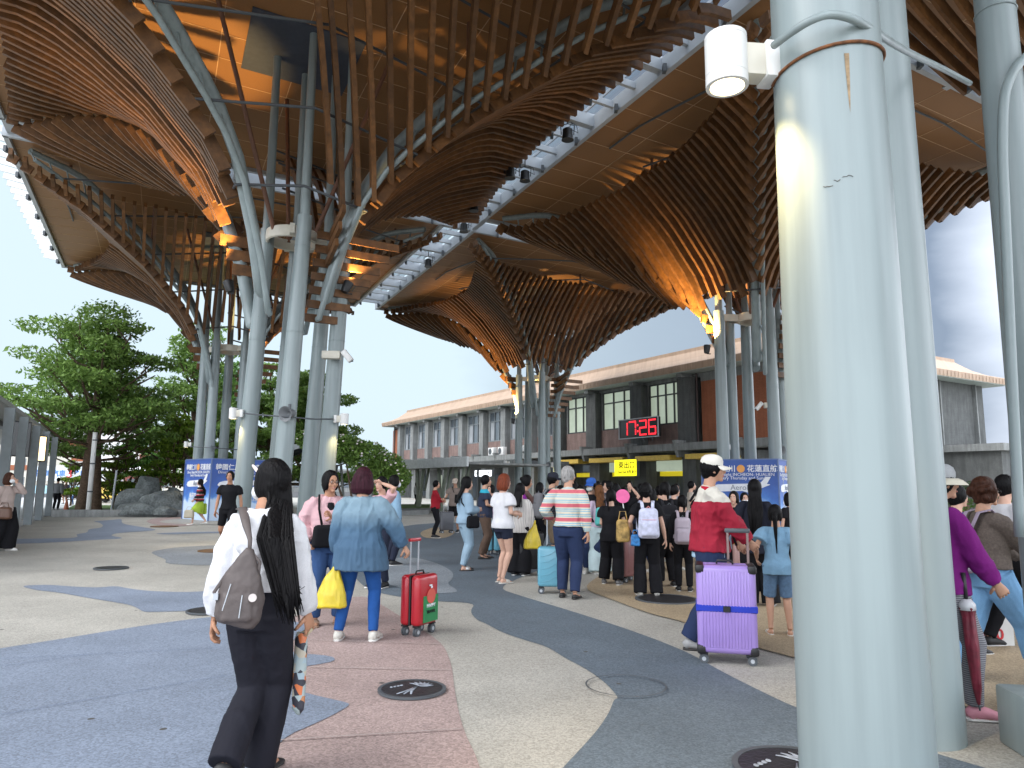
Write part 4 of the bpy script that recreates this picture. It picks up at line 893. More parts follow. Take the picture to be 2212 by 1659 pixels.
def tree(base, H, crown_r, label, kind='tree', lm=None, z0=.35, layers=5, n_leaf=16000, leaf=.16, trunk_r=.28, lean=(0, 0), seed=1, spread=1.0, name='broadleaf_tree', flat=.30, clump=(.15, .27)):
    rd = random.Random(seed); e_ = empty(name, (base[0], base[1], 0)); tag(e_, label, kind, 'trees beyond the plaza')
    b = MB(); top = Vector((lean[0], lean[1], H * .9)); clumps = []
    tp = [(lean[0] * t + rd.uniform(-.08, .08), lean[1] * t, H * .9 * t) for t in np.linspace(0, 1, 8)]
    b.tube(tp, [trunk_r * (1.25 - 1.1 * t) if i else trunk_r * 1.4 for i, t in enumerate(np.linspace(0, 1, 8))], 12)
    for i in range(layers):
        t = z0 + (1 - z0) * (i / max(1, layers - 1)) * .92
        R_ = crown_r * spread * (math.sin(math.pi * min(1, (.38 + .62 * (1 - (i / layers) ** 1.5)) * .62)) + .15) if layers > 2 else crown_r
        R_ = crown_r * (1.0 - .62 * ((i / max(1, layers - 1)) ** 1.7)) * (.86 if i == 0 else 1)
        k = 6 if i < layers - 1 else 3
        for j in range(k):
            a = j * 2 * math.pi / k + rd.uniform(-.5, .5) + i; L_ = R_ * rd.uniform(.6, .92)
            s0 = np.array((lean[0] * t, lean[1] * t, H * t * .80)); e1 = np.array((lean[0] * t + math.cos(a) * L_, math.sin(a) * L_ + lean[1] * t, H * t * .93 + rd.uniform(-.04, .08) * H))
            m1 = s0 * .5 + e1 * .5 + np.array((0, 0, -.04 * H))
            b.tube([s0, m1, e1], [trunk_r * .42 * (1 - .5 * t), trunk_r * .25, .03], 6)
            for q in range(3):
                if rd.random() < .22: continue
                f = (.45, .75, 1.05)[q]; c = s0 * (1 - f) + e1 * f + np.array((rd.uniform(-.3, .3), rd.uniform(-.3, .3), .25 + rd.uniform(0, .3)))
                rr = crown_r * rd.uniform(*clump); clumps.append((c, (rr * 1.25, rr * 1.25, rr * flat * rd.uniform(.8, 1.5))))
                tw = c + np.array((rd.uniform(-.6, .6), rd.uniform(-.6, .6), .2)); b.tube([s0 * (1 - f * .8) + e1 * f * .8, tw], [.05, .015], 5)
    clumps.append((np.array((lean[0], lean[1], H * .95)), (crown_r * .35, crown_r * .35, crown_r * .16)))
    b.obj('trunk', bark, e_, auto=60)
    me = leaf_cloud(clumps, n_leaf, leaf); me.materials.append(lm or LF1); o = bpy.data.objects.new('crown', me); COL.objects.link(o); o.parent = e_
    return e_
def gxy(px, py, Y): q = at_y(px, py, Y); return (q.x, q.y)
tb = at_z(180, 1107)
tree(gxy(178, 1100, 35.5), 10.4, 4.4, 'big layered broadleaf tree with a thick trunk beside a white pole', n_leaf=21000, leaf=.13, trunk_r=.24, lean=(.35, 0), seed=3, layers=6, z0=.40)
tree(gxy(207, 1100, 38), 9.2, 4.2, 'second trunk of the layered trees just behind the white pole', n_leaf=10000, leaf=.14, trunk_r=.2, lean=(-.6, 0), seed=5, layers=5, z0=.36)
tree(gxy(410, 1080, 47), 12.0, 3.9, 'tall dark tree filling the gap left of the blue box', n_leaf=11000, leaf=.16, seed=9, lm=LF1, z0=.30, layers=6)
tree(gxy(480, 1080, 55), 10.5, 4.4, 'dark green tree behind the far left grey pipes', n_leaf=11000, leaf=.19, seed=12, lm=LF2, z0=.25, layers=6)
tree(gxy(575, 1080, 50), 9.6, 4.0, 'broadleaf tree seen between the pipes of the nearest tree', n_leaf=12000, leaf=.18, seed=14, lm=LF1, z0=.25, layers=6)
tree(gxy(660, 1080, 46), 8.6, 3.8, 'bushy tree behind the right pipe of the nearest tree', n_leaf=18000, leaf=.17, seed=15, lm=LF1, z0=.22, layers=5)
tree(gxy(372, 1085, 41), 5.2, 1.9, 'light green young tree behind the rocks', n_leaf=9000, leaf=.12, trunk_r=.09, seed=21, lm=LF3, z0=.3, layers=5)
tree(gxy(248, 1080, 40), 3.4, 1.5, 'yellow green shrub right of the big trunk', 'shrub', LF3, .25, 4, 6000, .10, .06, seed=22, name='garden_shrub')
tree(gxy(290, 1080, 46), 3.9, 1.8, 'dark round shrub behind the rocks', 'shrub', LF2, .2, 4, 6500, .12, .07, seed=23, name='garden_shrub')
tree(gxy(152, 1080, 48), 2.6, 1.1, 'small light green shrub left of the big trunk', 'shrub', LF3, .2, 3, 3500, .10, .05, seed=24, name='garden_shrub')
tree(gxy(330, 1080, 90), 8.5, 1.9, 'distant pointed conifer above the red roofs', 'tree', LF2, .12, 6, 5000, .25, .15, seed=25, name='conifer_tree', flat=.5)
# arched pergola with a flowering climber
AR = empty('arched_pergola', (*gxy(700, 1060, 37), 0), R(8)); tag(AR, 'dark arched glass pergola behind the pink jacket', 'pergola')
arc = [(2.9 * math.cos(t), 0, 1.9 + 1.75 * math.sin(t)) for t in np.linspace(0, np.pi, 17)]
for y in (0, 1.5, 3.0):
    b = MB(); b.strip([(x, y, z) for x, _, z in arc], (0, 1, 0), .12, .24); b.tube([(-2.9, y, 0), (-2.9, y, 1.9)], .07, 8); b.tube([(2.9, y, 0), (2.9, y, 1.9)], .07, 8)
    b.obj('arch_rib', M['steel_light'] if y == 0 else M['steel_dark'], AR, auto=50)
b = MB(); V = [(x, y, z + .14) for y in (0.1, 3) for x, _, z in arc]; b.add(V, [(i, i + 1, 18 + i, 17 + i) for i in range(16)]).obj('roof_sheet', mat('dusty_dark_glazing', (.06, .065, .06), .35, .3, 3), AR)
b = Each('forked_post', mat('grey_painted_post', (.22, .235, .22), .6), AR, 50)
for q in range(7): b.tube([(-2.4 + .8 * q, 3.1, 0), (-2.4 + .8 * q + (.3 if q % 2 else -.3), 3.1, 2.6)], .07, 6)
def bush(c, clumps, n_leaf, leaf, lm, label, name='flowering_bush', flowers=0, cat='shrub'):
    e_ = empty(name, (c[0], c[1], 0)); tag(e_, label, cat)
    me = leaf_cloud(clumps, n_leaf, leaf); me.materials.append(lm); o = bpy.data.objects.new('foliage', me); COL.objects.link(o); o.parent = e_
    b = MB()
    for cc, r_ in clumps: b.tube([(cc[0] * .3, cc[1] * .3, 0), (cc[0] * .7, cc[1] * .7, cc[2] * .6), tuple(cc)], [.06, .05, .02], 6)
    b.obj('stem', bark, e_)
    if flowers:
        b = MB()
        for _ in range(flowers):
            cc, r_ = random.choice(clumps); d = rng.normal(size=3); d /= np.linalg.norm(d); d[1] = -abs(d[1])
            b.ell(np.array(cc) + d * np.array(r_) * 1.0, (.055, .055, .045), 6, 4)
        b.obj('flower', mat('white_petal', (.75, .68, .66), .7), e_)
    return e_
bc = gxy(780, 1060, 35)
bush(bc, [((-1.9, 0, 3.5), (1.2, .9, .55)), ((-.9, 0, 3.2), (1.2, .9, .7)), ((.2, 0, 2.8), (1.1, .9, .8)), ((1.1, 0, 2.3), (1.0, .8, .8)), ((1.7, 0, 1.9), (.7, .7, .6)), ((1.3, .2, 1.4), (.8, .7, .6)), ((-2.6, .3, 3.7), (.8, .7, .45))], 16000, .10, LF1, 'flowering climber with small white blossoms over the arched pergola', flowers=90)
# cycad fronds at the right
cy = gxy(2070, 1060, 16); e_ = empty('cycad_plant', (cy[0], cy[1], 0)); tag(e_, 'dark spiky cycad behind the bucket hat', 'plant')
b = MB(); b.tube([(0, 0, 0), (0, 0, 1.3)], [.22, .18], 10); b.obj('trunk', bark, e_)
b = MB()
for k in range(34):
    a = rng.uniform(0, 2 * np.pi); L_ = rng.uniform(1.0, 1.5); el = rng.uniform(.1, 1.1)
    pts = [np.array((math.cos(a) * L_ * t, math.sin(a) * L_ * t, 1.3 + L_ * (math.sin(el) * t - .75 * t * t))) for t in np.linspace(0, 1, 12)]
    b.tube(pts, .012, 4)
    sd_ = np.array((-math.sin(a), math.cos(a), 0))
    for i in range(2, 12):
        for s_ in (-1, 1):
            w = .26 * math.sin(math.pi * i / 12.5) + .04; t_ = pts[i] + sd_ * s_ * w + (pts[i] - pts[i - 1]) * .9
            b.add([pts[i - 1], pts[i - 1] * .6 + pts[i] * .4, t_], [(0, 1, 2)])
b.obj('frond', LF2, e_)

# ================================================================ lawn bed, kerb, rocks on the left
kz = at_z(115, 1117); kz2 = at_z(396, 1117)
b = MB(); b.rbox(((kz.x + kz2.x) / 2 + .3, (kz.y + kz2.y) / 2 + .15, .15), ((kz2 - kz).length + .8, .32, .34), .03, 2, rz=math.atan2(kz2.y - kz.y, kz2.x - kz.x))
tag(b.obj('planter_kerb', M['concrete'], auto=40), 'low pale kerb in front of the rocks and big tree', 'kerb')
b = MB(); b.add([(*gxy(120, 1100, kz.y + .2), .12), (*gxy(420, 1100, kz2.y + .2), .12), (*gxy(430, 1100, 46), .12), (*gxy(160, 1100, 46), .12)], [(0, 1, 2, 3)]); tag(b.obj('grass', gs), 'patchy lawn around the rocks and big tree', 'grass', kind='stuff')
stone = mat('dark_weathered_stone', (.105, .12, .12), .85, .35, 1.5, .7, 6, fine=.3, fscale=12)
def rock(px, py, Y, r, label, seed, sq=(1, 1, 1)):
    q = gxy(px, py, Y); me = bpy.data.meshes.new('rock'); bm = bmesh.new(); bmesh.ops.create_icosphere(bm, subdivisions=4, radius=1)
    rd = random.Random(seed); planes = [Vector((rd.gauss(0, 1), rd.gauss(0, 1), rd.gauss(.2, .7))).normalized() for _ in range(9)]
    for v in bm.verts:
        for pl in planes:
            dd = v.co.dot(pl) - .74
            if dd > 0: v.co -= pl * dd * .93
        v.co *= 1 + .07 * mnoise.noise(v.co * 2.2 + Vector((seed, 0, 0))) + .03 * mnoise.noise(v.co * 7)
        v.co = Vector((v.co.x * r * sq[0], v.co.y * r * sq[1], max(v.co.z, -.35) * r * sq[2]))
    bm.to_mesh(me); bm.free(); me.materials.append(stone); me.shade_smooth(); sharpen(me, 28)
    o = bpy.data.objects.new('rock', me); COL.objects.link(o); o.location = (q[0], q[1], .1 + .34 * r * sq[2]); tag(o, label, 'rock', 'dark boulders on the lawn')
for a in ((292, 1095, 34.0, .98, 'broad boulder at the left end of the rock group', 3, (1.05, .9, .95)), (322, 1060, 35.4, 1.0, 'tall upright boulder standing at the back of the group', 8, (.72, .8, 1.5)), (298, 1100, 33.0, .75, 'low boulder in front of the broad one', 5, (1.4, .8, .62)), (334, 1070, 34.6, .62, 'small flat boulder resting mid group', 11, (1, .9, 1.1)), (345, 1092, 33.6, 1.0, 'large rounded boulder in the middle front', 14, (1.1, .9, .9)), (366, 1062, 36.0, .85, 'pale round boulder at the back right', 17, (1, .9, 1.1)), (378, 1090, 34.2, .8, 'dark boulder next to the blue box', 20, (.9, .9, 1.0)), (356, 1106, 32.9, .55, 'low dark slab at the front of the group', 23, (1.3, .9, .55)), (272, 1103, 33.3, .45, 'small boulder at the far left front', 27, (1, .8, .8))):
    rock(*a)
# white pole, traffic cone, thin post, street lamp
q = gxy(190, 1107, 34.2); b = MB(); b.tube([(q[0], q[1], 0), (*gxy(206, 934, 34.2), at_y(206, 934, 34.2).z)], .105, 12)
P_ = empty('white_pole', (0, 0, 0)); tag(P_, 'plain white pole standing before the big tree trunk', 'pole'); b.obj('shaft', M['white'], P_, auto=50)
b = MB()
for z in (1.1, 2.4, 3.5): b.lathe([(.125, -.03), (.125, .03)], (q[0] + .012 * z, q[1], z), 12)
b.obj('strap', M['steel_dark'], P_)
q = at_z(142, 1108); e_ = empty('traffic_cone', q); tag(e_, 'worn orange traffic cone beside the shelter posts', 'traffic cone')
MB().lathe([(.15, .03), (.12, .2), (.03, .68), (.02, .7)], n=16).obj('cone', mat('faded_orange', (.42, .12, .06), .6, .2), e_, True); MB().rbox((0, 0, .02), (.38, .38, .04), .01, 2).obj('base', M['black'], e_)
q = gxy(240, 1105, 34.5); b = MB(); b.tube([(q[0], q[1], .1), (q[0] + .1, q[1], 2.1)], .045, 8); tag(b.obj('thin_post', M['steel_light']), 'thin grey post on the lawn left of the rocks', 'post')

# ================================================================ passenger shelter on the left
SH = empty('passenger_shelter', (0, 0, 0)); tag(SH, 'flat roofed grey shelter with a row of square posts at the left edge', 'shelter')
post_m = mat('grey_green_post', (.19, .22, .23), .5, .08)
pp = [at_z(28, 1147), at_z(59, 1133), at_z(82, 1124), at_z(103, 1115)]
dv = (pp[3] - pp[0]); dv.z = 0; dv.normalize(); lf = Vector((-dv.y, dv.x, 0))
def shaft(b, p_, w, z0=0, z1=3.55): a = p_ - dv * w; c = p_ + dv * w; s = lf * w; b.hexa([(*(q)[:2], z) for z in (z0, z1) for q in (a - s, a + s, c + s, c - s)])
st = pp[0] - dv * 9; 
for p_ in pp + [pp[0] - dv * 3.2, pp[0] - dv * 7]:
    b = MB(); shaft(b, p_, .12); b.obj('post', post_m, SH)
    b = MB(); shaft(b, p_ + lf * .5 + dv * .2, .06); b.obj('drain_post', M['concrete'], SH)
e0 = at_z(0, 858, 3.8); e1 = at_z(145, 960, 3.8); de_ = (e1 - e0).normalized(); e0 = e0 - de_ * 9
b = MB(); b.hexa([(*e0[:2], 3.72), (*e1[:2], 3.72), (*(e1 + lf * 6)[:2], 3.62), (*(e0 + lf * 6)[:2], 3.62), (*e0[:2], 3.86), (*e1[:2], 3.86), (*(e1 + lf * 6)[:2], 4.1), (*(e0 + lf * 6)[:2], 4.1)]); b.obj('roof', mat('grey_shelter_roof', (.30, .31, .29), .6, .08), SH)
b = MB(); b.hexa([(*(e0 + lf * .9)[:2], 3.52), (*(e1 + lf * .9)[:2], 3.52), (*(e1 + lf * 1.15)[:2], 3.52), (*(e0 + lf * 1.15)[:2], 3.52), (*(e0 + lf * .9)[:2], 3.7), (*(e1 + lf * .9)[:2], 3.7), (*(e1 + lf * 1.15)[:2], 3.7), (*(e0 + lf * 1.15)[:2], 3.7)]); b.obj('roof_beam', M['steel_dark'], SH)
def hung(px, py, Y, w, h, m_, label, name, cat, es=None):
    q = at_y(px, py, Y); e_ = empty(name, q, R(72)); tag(e_, label, cat)
    MB().rbox((0, 0, 0), (w, .16, h), .02, 2).obj('case', M['black'], e_, auto=40); MB().box((0, -.088, 0), (w - .1, .012, h - .1)).obj('screen', m_, e_)
    b = MB(); b.tube([(0, 0, h / 2), (0, 0, h / 2 + .25)], .03, 6); b.obj('hanger', M['steel_dark'], e_)
hung(41, 948, 25.5, .75, 1.25, mat('dark_screen', (.015, .02, .02), .2), 'black switched off screen hung under the shelter roof', 'hanging_screen', 'screen')
hung(83, 969, 29, .55, 1.05, mat('glowing_screen', (1, .8, .5), .4, .4, 3, emit=(1, .72, .35), es=2.2), 'glowing orange and white advertising screen under the shelter', 'advertising_screen', 'screen')
q = at_z(103, 1113); e_ = empty('street_lamp', at_y(109, 1060, 44) * 1.0); e_.location.z = 0; tag(e_, 'small lit street lamp beyond the shelter', 'street lamp')
MB().tube([(0, 0, 0), (0, 0, 3.1)], .05, 8).obj('pole', M['white'], e_, auto=50); MB().ell((0, 0, 3.25), (.16, .16, .14), 12, 8).obj('lamp_globe', mat('warm_globe', (1, .8, .5), .4, 0, emit=(1, .72, .3), es=5), e_, True)
q = at_y(44, 1012, 27); e_ = empty('camera_housing', q); tag(e_, 'small pale dome fixture on a shelter post', 'fixture'); MB().lathe([(.04, .18), (.13, .08), (.13, .0), (.15, -.02), (.1, -.12), (.12, -.15), (.12, -.26), (.02, -.28)], n=14).obj('dome', M['offwhite'], e_, auto=40)

# ================================================================ far street
road = patch('road', [(-400, 1075), (900, 1075), (900, 1062), (-400, 1058)], mat('asphalt', (.06, .06, .062), .85, .15, 1), 5, it=0)
patch('pavement', [(100, 1115), (118, 1100), (190, 1100), (200, 1076), (60, 1074), (-200, 1100), (-200, 1140), (40, 1140)], mat('pale_pavement', (.42, .43, .43), .8, .1, 1), 3, it=0)
def taxi(px, py, Y, yaw, label, col=(.62, .40, .02)):
    q = gxy(px, py, Y); e_ = empty('parked_car', (q[0], q[1], 0), R(yaw)); tag(e_, label, 'car', 'cars on the far street')
    pm = mat('car_paint_%d' % int(col[0] * 100), col, .3, .03, coat=.6)
    b = MB(); prof = [(-2.2, .35), (-2.25, .75), (-2.1, .98), (-1.6, 1.02), (-1.05, 1.42), (.35, 1.46), (1.05, 1.04), (1.95, .92), (2.2, .7), (2.22, .35)]
    V = [(x, y * (.86 if z < 1.1 else .68), z) for y in (-1, 1) for x, z in prof]; k = len(prof)
    b.add(V, [tuple(range(k)), tuple(range(2 * k - 1, k - 1, -1))] + [(i, k + i, k + (i + 1) % k, (i + 1) % k) for i in range(k)]); b.obj('body', pm, e_, auto=30)
    b = MB()
    for y in (-.80, .80): b.add([(-1.0, y, 1.06), (.8, y, 1.06), (.3, y * .885, 1.38), (-.9, y * .885, 1.36)], [(0, 1, 2, 3)])
    b.add([(1.03, -.7, 1.09), (1.03, .7, 1.09), (.42, .62, 1.43), (.42, -.62, 1.43)], [(0, 1, 2, 3)]); b.add([(-1.6, -.7, 1.06), (-1.6, .7, 1.06), (-1.1, .62, 1.40), (-1.1, -.62, 1.40)], [(0, 1, 2, 3)]); 
    o = b.obj('window_glass', darkwin, e_); o.location.z = .012; o.scale = (1.0, 1.03, 1.0)
    for x in (-1.4, 1.4):
        for y in (-.82, .82):
            w = MB().lathe([(.16, -.11), (.32, -.1), (.33, 0), (.32, .1), (.16, .11)], n=18, m=Matrix.Rotation(R(90), 3, 'X')).obj('wheel', M['black'], e_, auto=40); w.location = (x, y, .33)
    for y in (-.62, .62): MB().ell((2.18, y, .68), (.06, .16, .08), 8, 6).obj('headlight', M['white'], e_, True)
taxi(252, 1067, 56, 175, 'yellow taxi on the street left of the rocks'); taxi(302, 1058, 60, 120, 'yellow taxi showing above the rocks'); taxi(225, 1060, 60, 180, 'dark car behind the big trunk', (.03, .035, .05)); taxi(285, 1055, 70, 180, 'white car on the far street behind the taxis', (.6, .62, .65))
def block(pts, z0, z1, m_, name, parent): b = MB(); b.prism(pts, z0, z1); return b.obj(name, m_, parent)
def house(px0, px1, ytop, Y, depth, label, m_, roofm, bands=0, win=None):
    x0 = at_y(px0, 1050, Y).x; x1 = at_y(px1, 1050, Y).x; zt = at_y((px0 + px1) / 2, ytop, Y).z
    e_ = empty('town_building', ((x0 + x1) / 2, Y, 0)); tag(e_, label, 'building', 'town buildings beyond the street'); w = (x1 - x0)
    MB().box((0, depth / 2, zt / 2), (w, depth, zt)).obj('wall', m_, e_); MB().box((0, depth / 2, zt + .2), (w + .5, depth + .5, .4)).obj('roof', roofm, e_)
    nx_ = max(2, int(w / 3)); nz_ = max(1, int(zt / 3.4))
    for i in range(nx_):
        for j in range(nz_): f = MB().box((-w / 2 + (i + .5) * w / nx_, -.03, 1.7 + j * 3.3), (w / nx_ * .55, .1, 1.5)).obj('window', darkwin, e_)
    if bands: 
        for j in range(bands): MB().box((0, -.06, zt * (j + 1) / (bands + 1)), (w, .16, .9)).obj('coloured_band', M['brick'], e_)
    return e_
house(60, 210, 925, 150, 14, 'white apartment building with red bands behind the shelter', M['white'], M['concrete'], 3)
house(265, 345, 985, 160, 14, 'low red brown building with a tank on the roof', mat('maroon_wall', (.26, .09, .075), .8), M['brick'], 1)
house(-60, 60, 960, 130, 12, 'pale building half hidden by the shelter roof', M['offwhite'], M['concrete'], 1)
house(345, 560, 1000, 140, 12, 'pale low building behind the dark trees', M['offwhite'], M['concrete'], 0)
house(560, 900, 1018, 150, 12, 'long pale building behind the pergola', M['concrete'], M['concrete'], 0)
q = at_y(290, 1008, 158); b = MB(); b.rbox((q.x - 2, q.y + 2, q.z + 2.5), (4, 3, 3), .1, 1); tag(b.obj('water_tank', M['white']), 'grey square tank on the low red brown roof', 'tank')
q = at_y(310, 1010, 100); e_ = empty('white_market_tent', (q.x, q.y, 0)); tag(e_, 'white pitched tent roof beyond the rocks', 'tent')
b = MB(); b.hexa([(-3, 0, 3.2), (3, 0, 3.2), (3, 5, 3.2), (-3, 5, 3.2), (-1.5, 2, 4.6), (1.5, 2, 4.6), (1.5, 3, 4.6), (-1.5, 3, 4.6)]); b.obj('tent_roof', M['white'], e_)
for x in (-2.9, 2.9): MB().tube([(x, .1, 0), (x, .1, 3.2)], .06, 6).obj('pole', M['steel_light'], e_)
# price hoarding
q = at_y(143, 1027, 84); e_ = empty('roadside_hoarding', (q.x, q.y, 0)); tag(e_, 'long white hoarding with red and blue numerals beyond the shelter', 'hoarding')
MB().box((0, .1, 2.55), (8.2, .12, 1.7)).obj('board', mat('white_board', (.62, .68, .7), .6), e_); MB().box((0, .1, .7), (8.2, .12, .9)).obj('lower_board', mat('pale_blue_board', (.35, .55, .62), .6), e_)
rp = mat('red_print', (.6, .03, .04), .5); bp_ = mat('blue_print', (.06, .2, .55), .5)
for tx, x, z, s_, m_ in (('3', .35, 2.5, 1.5, rp), ('150', 3.0, 2.5, 1.3, rp), ('汽車', -.9, 2.5, .8, bp_), ('平日', 1.5, 2.5, .75, bp_), ('停車', -2.8, 2.5, .8, bp_), ('月租', 1.2, .7, .6, rp)): lettering(tx, s_, m_, e_, (x, .03, z), (math.pi / 2, 0, 0), weight=.02)
for x in (-3.8, 0, 3.8): MB().tube([(x, .25, 0), (x, .25, 3.4)], .07, 6).obj('post', M['steel_dark'], e_)
# ================================================================ people
def vnoise(P, seed=0):
    """smooth lattice noise for whole vertex arrays"""
    P = np.asarray(P) + seed * 17.3; I = np.floor(P).astype(np.int64); Fr = P - I; Fr = Fr * Fr * (3 - 2 * Fr); o = 0
    for dx in (0, 1):
        for dy in (0, 1):
            for dz in (0, 1):
                h = (I[:, 0] + dx) * 73856093 ^ (I[:, 1] + dy) * 19349663 ^ (I[:, 2] + dz) * 83492791
                h = ((h ^ (h >> 13)) * 1274126177) & 0x7fffffff
                v = (h % 10007) / 10007.0
                o = o + v * (Fr[:, 0] if dx else 1 - Fr[:, 0]) * (Fr[:, 1] if dy else 1 - Fr[:, 1]) * (Fr[:, 2] if dz else 1 - Fr[:, 2])
    return o * 2 - 1
def fuse(mb, name, mt, parent, voxel, smooth=3, wr=0., wscale=(9, 9, 5), seed=0, extra=None, tagl=None):
    """grow one continuous skin round overlapping forms"""
    me = mb.mesh(name); o = bpy.data.objects.new('tmp', me); COL.objects.link(o)
    r_ = o.modifiers.new('r', 'REMESH'); r_.mode = 'VOXEL'; r_.voxel_size = voxel; r_.adaptivity = 0
    sm = o.modifiers.new('s', 'SMOOTH'); sm.iterations = smooth; sm.factor = .5
    dg = bpy.context.evaluated_depsgraph_get(); dg.update(); m2 = bpy.data.meshes.new_from_object(o.evaluated_get(dg)); bpy.data.objects.remove(o); bpy.data.meshes.remove(me)
    n = len(m2.vertices); co = np.empty(n * 3, np.float32); m2.vertices.foreach_get('co', co); co = co.reshape(-1, 3)
    if wr:
        nr = np.empty(n * 3, np.float32); m2.vertices.foreach_get('normal', nr); nr = nr.reshape(-1, 3)
        a = vnoise(co * np.array(wscale), seed); b = vnoise(co * np.array(wscale) * 2.3 + a[:, None] * .6, seed + 3)
        c = vnoise(co * np.array(wscale) * 4.6 + b[:, None] * .5, seed + 5)
        d = (1 - np.abs(a) * 2.2) * .55 + (1 - np.abs(b) * 2.4) * .38 + (1 - np.abs(c) * 2) * .13 - .35
        co = co + nr * (d * wr)[:, None]
    m2.vertices.foreach_set('co', co.ravel().astype(np.float32)); m2.name = name; m2.materials.clear(); m2.materials.append(mt)
    if extra is not None and extra.v:
        bm = bmesh.new(); bm.from_mesh(m2); t = extra.mesh('t'); bm.from_mesh(t); bm.to_mesh(m2); bm.free(); bpy.data.meshes.remove(t)
    m2.shade_smooth(); m2.update()
    ob = bpy.data.objects.new(name, m2); COL.objects.link(ob)
    if parent is not None: ob.parent = parent
    return ob
def skin_mat(k, c):
    return mat('skin_' + k, c, .55, .08, 12, .08, 60, spec=.35)
SK = {'tan': skin_mat('tan', (.42, .215, .13)), 'fair': skin_mat('fair', (.56, .34, .25)), 'brown': skin_mat('brown', (.26, .125, .075)), 'mid': skin_mat('mid', (.48, .27, .18))}
def hair_mat(k, c): return mat('hair_' + k, c, .5, .35, 60, .5, 90, stretch=(1, 1, .12), spec=.12)
HR = {'black': hair_mat('black', (.0045, .004, .0045)), 'auburn': hair_mat('auburn', (.15, .035, .016)), 'plum': hair_mat('plum', (.032, .008, .014)), 'grey': hair_mat('grey', (.30, .29, .28)), 'brown': hair_mat('brown', (.05, .02, .012)), 'ombre': hair_mat('ombre', (.12, .05, .02))}
V3 = lambda *a: np.array(a, float)
def ik(a, t, l1, l2, pole):
    a = np.array(a, float); t = np.array(t, float); d = t - a; L_ = np.linalg.norm(d); mxl = (l1 + l2) * .995
    if L_ > mxl: t = a + d / L_ * mxl; d = t - a; L_ = mxl
    x = (l1 * l1 - l2 * l2 + L_ * L_) / (2 * L_); h = math.sqrt(max(0, l1 * l1 - x * x)); u = d / L_
    p = np.array(pole, float); p = p - u * (p @ u); p /= np.linalg.norm(p) + 1e-9
    return a + u * x + p * h, t
def hand_form(mb, wrist, d, palm_n, side, k=1.0, curl=.35, spread=.1):
    """palm with five separate bent fingers; side=+1 right hand. Returned as swept forms rooted in the wrist"""
    d = d / np.linalg.norm(d); n = palm_n - d * (palm_n @ d); n /= np.linalg.norm(n) + 1e-9; s = np.cross(d, n) * side
    W = wrist
    mb.tube([W - d * .012 * k, W + d * .02 * k, W + d * .055 * k, W + d * .085 * k, W + d * .095 * k], [.023 * k, .030 * k, .038 * k, .040 * k, .034 * k], 10, ry=[.018 * k, .016 * k, .014 * k, .012 * k, .008 * k], side=s)
    for i, (off, ln) in enumerate(((-.029, .068), (-.010, .078), (.010, .073), (.028, .057))):
        p = W + d * .088 * k + s * off * k; pts = [p - d * .01 * k]; ang = 0; dd = d + s * spread * (off / .03) * .4
        for q, f in enumerate((.42, .32, .26)):
            ang += curl * (1.0 if q else .7); v = dd * math.cos(ang) + n * math.sin(ang); p = p + v * ln * f * k; pts.append(p)
        mb.tube(pts, [.0092 * k, .0088 * k, .0080 * k, .0062 * k], 7, side=s)
    p = W + d * .022 * k - s * .024 * k; pts = [p]
    for q, f in enumerate((.034, .030, .024)):
        v = (d * (.62 + .1 * q) - s * (.72 - .25 * q) + n * (.30 + .25 * q + curl * .3)); v /= np.linalg.norm(v); p = p + v * f * k; pts.append(p)
    mb.tube(pts, [.0135 * k, .0115 * k, .0100 * k, .0075 * k], 7, side=n)
def rotz(a): c, s = math.cos(a), math.sin(a); return np.array(((c, -s, 0), (s, c, 0), (0, 0, 1)))
def rotx(a): c, s = math.cos(a), math.sin(a); return np.array(((1, 0, 0), (0, c, -s), (0, s, c)))
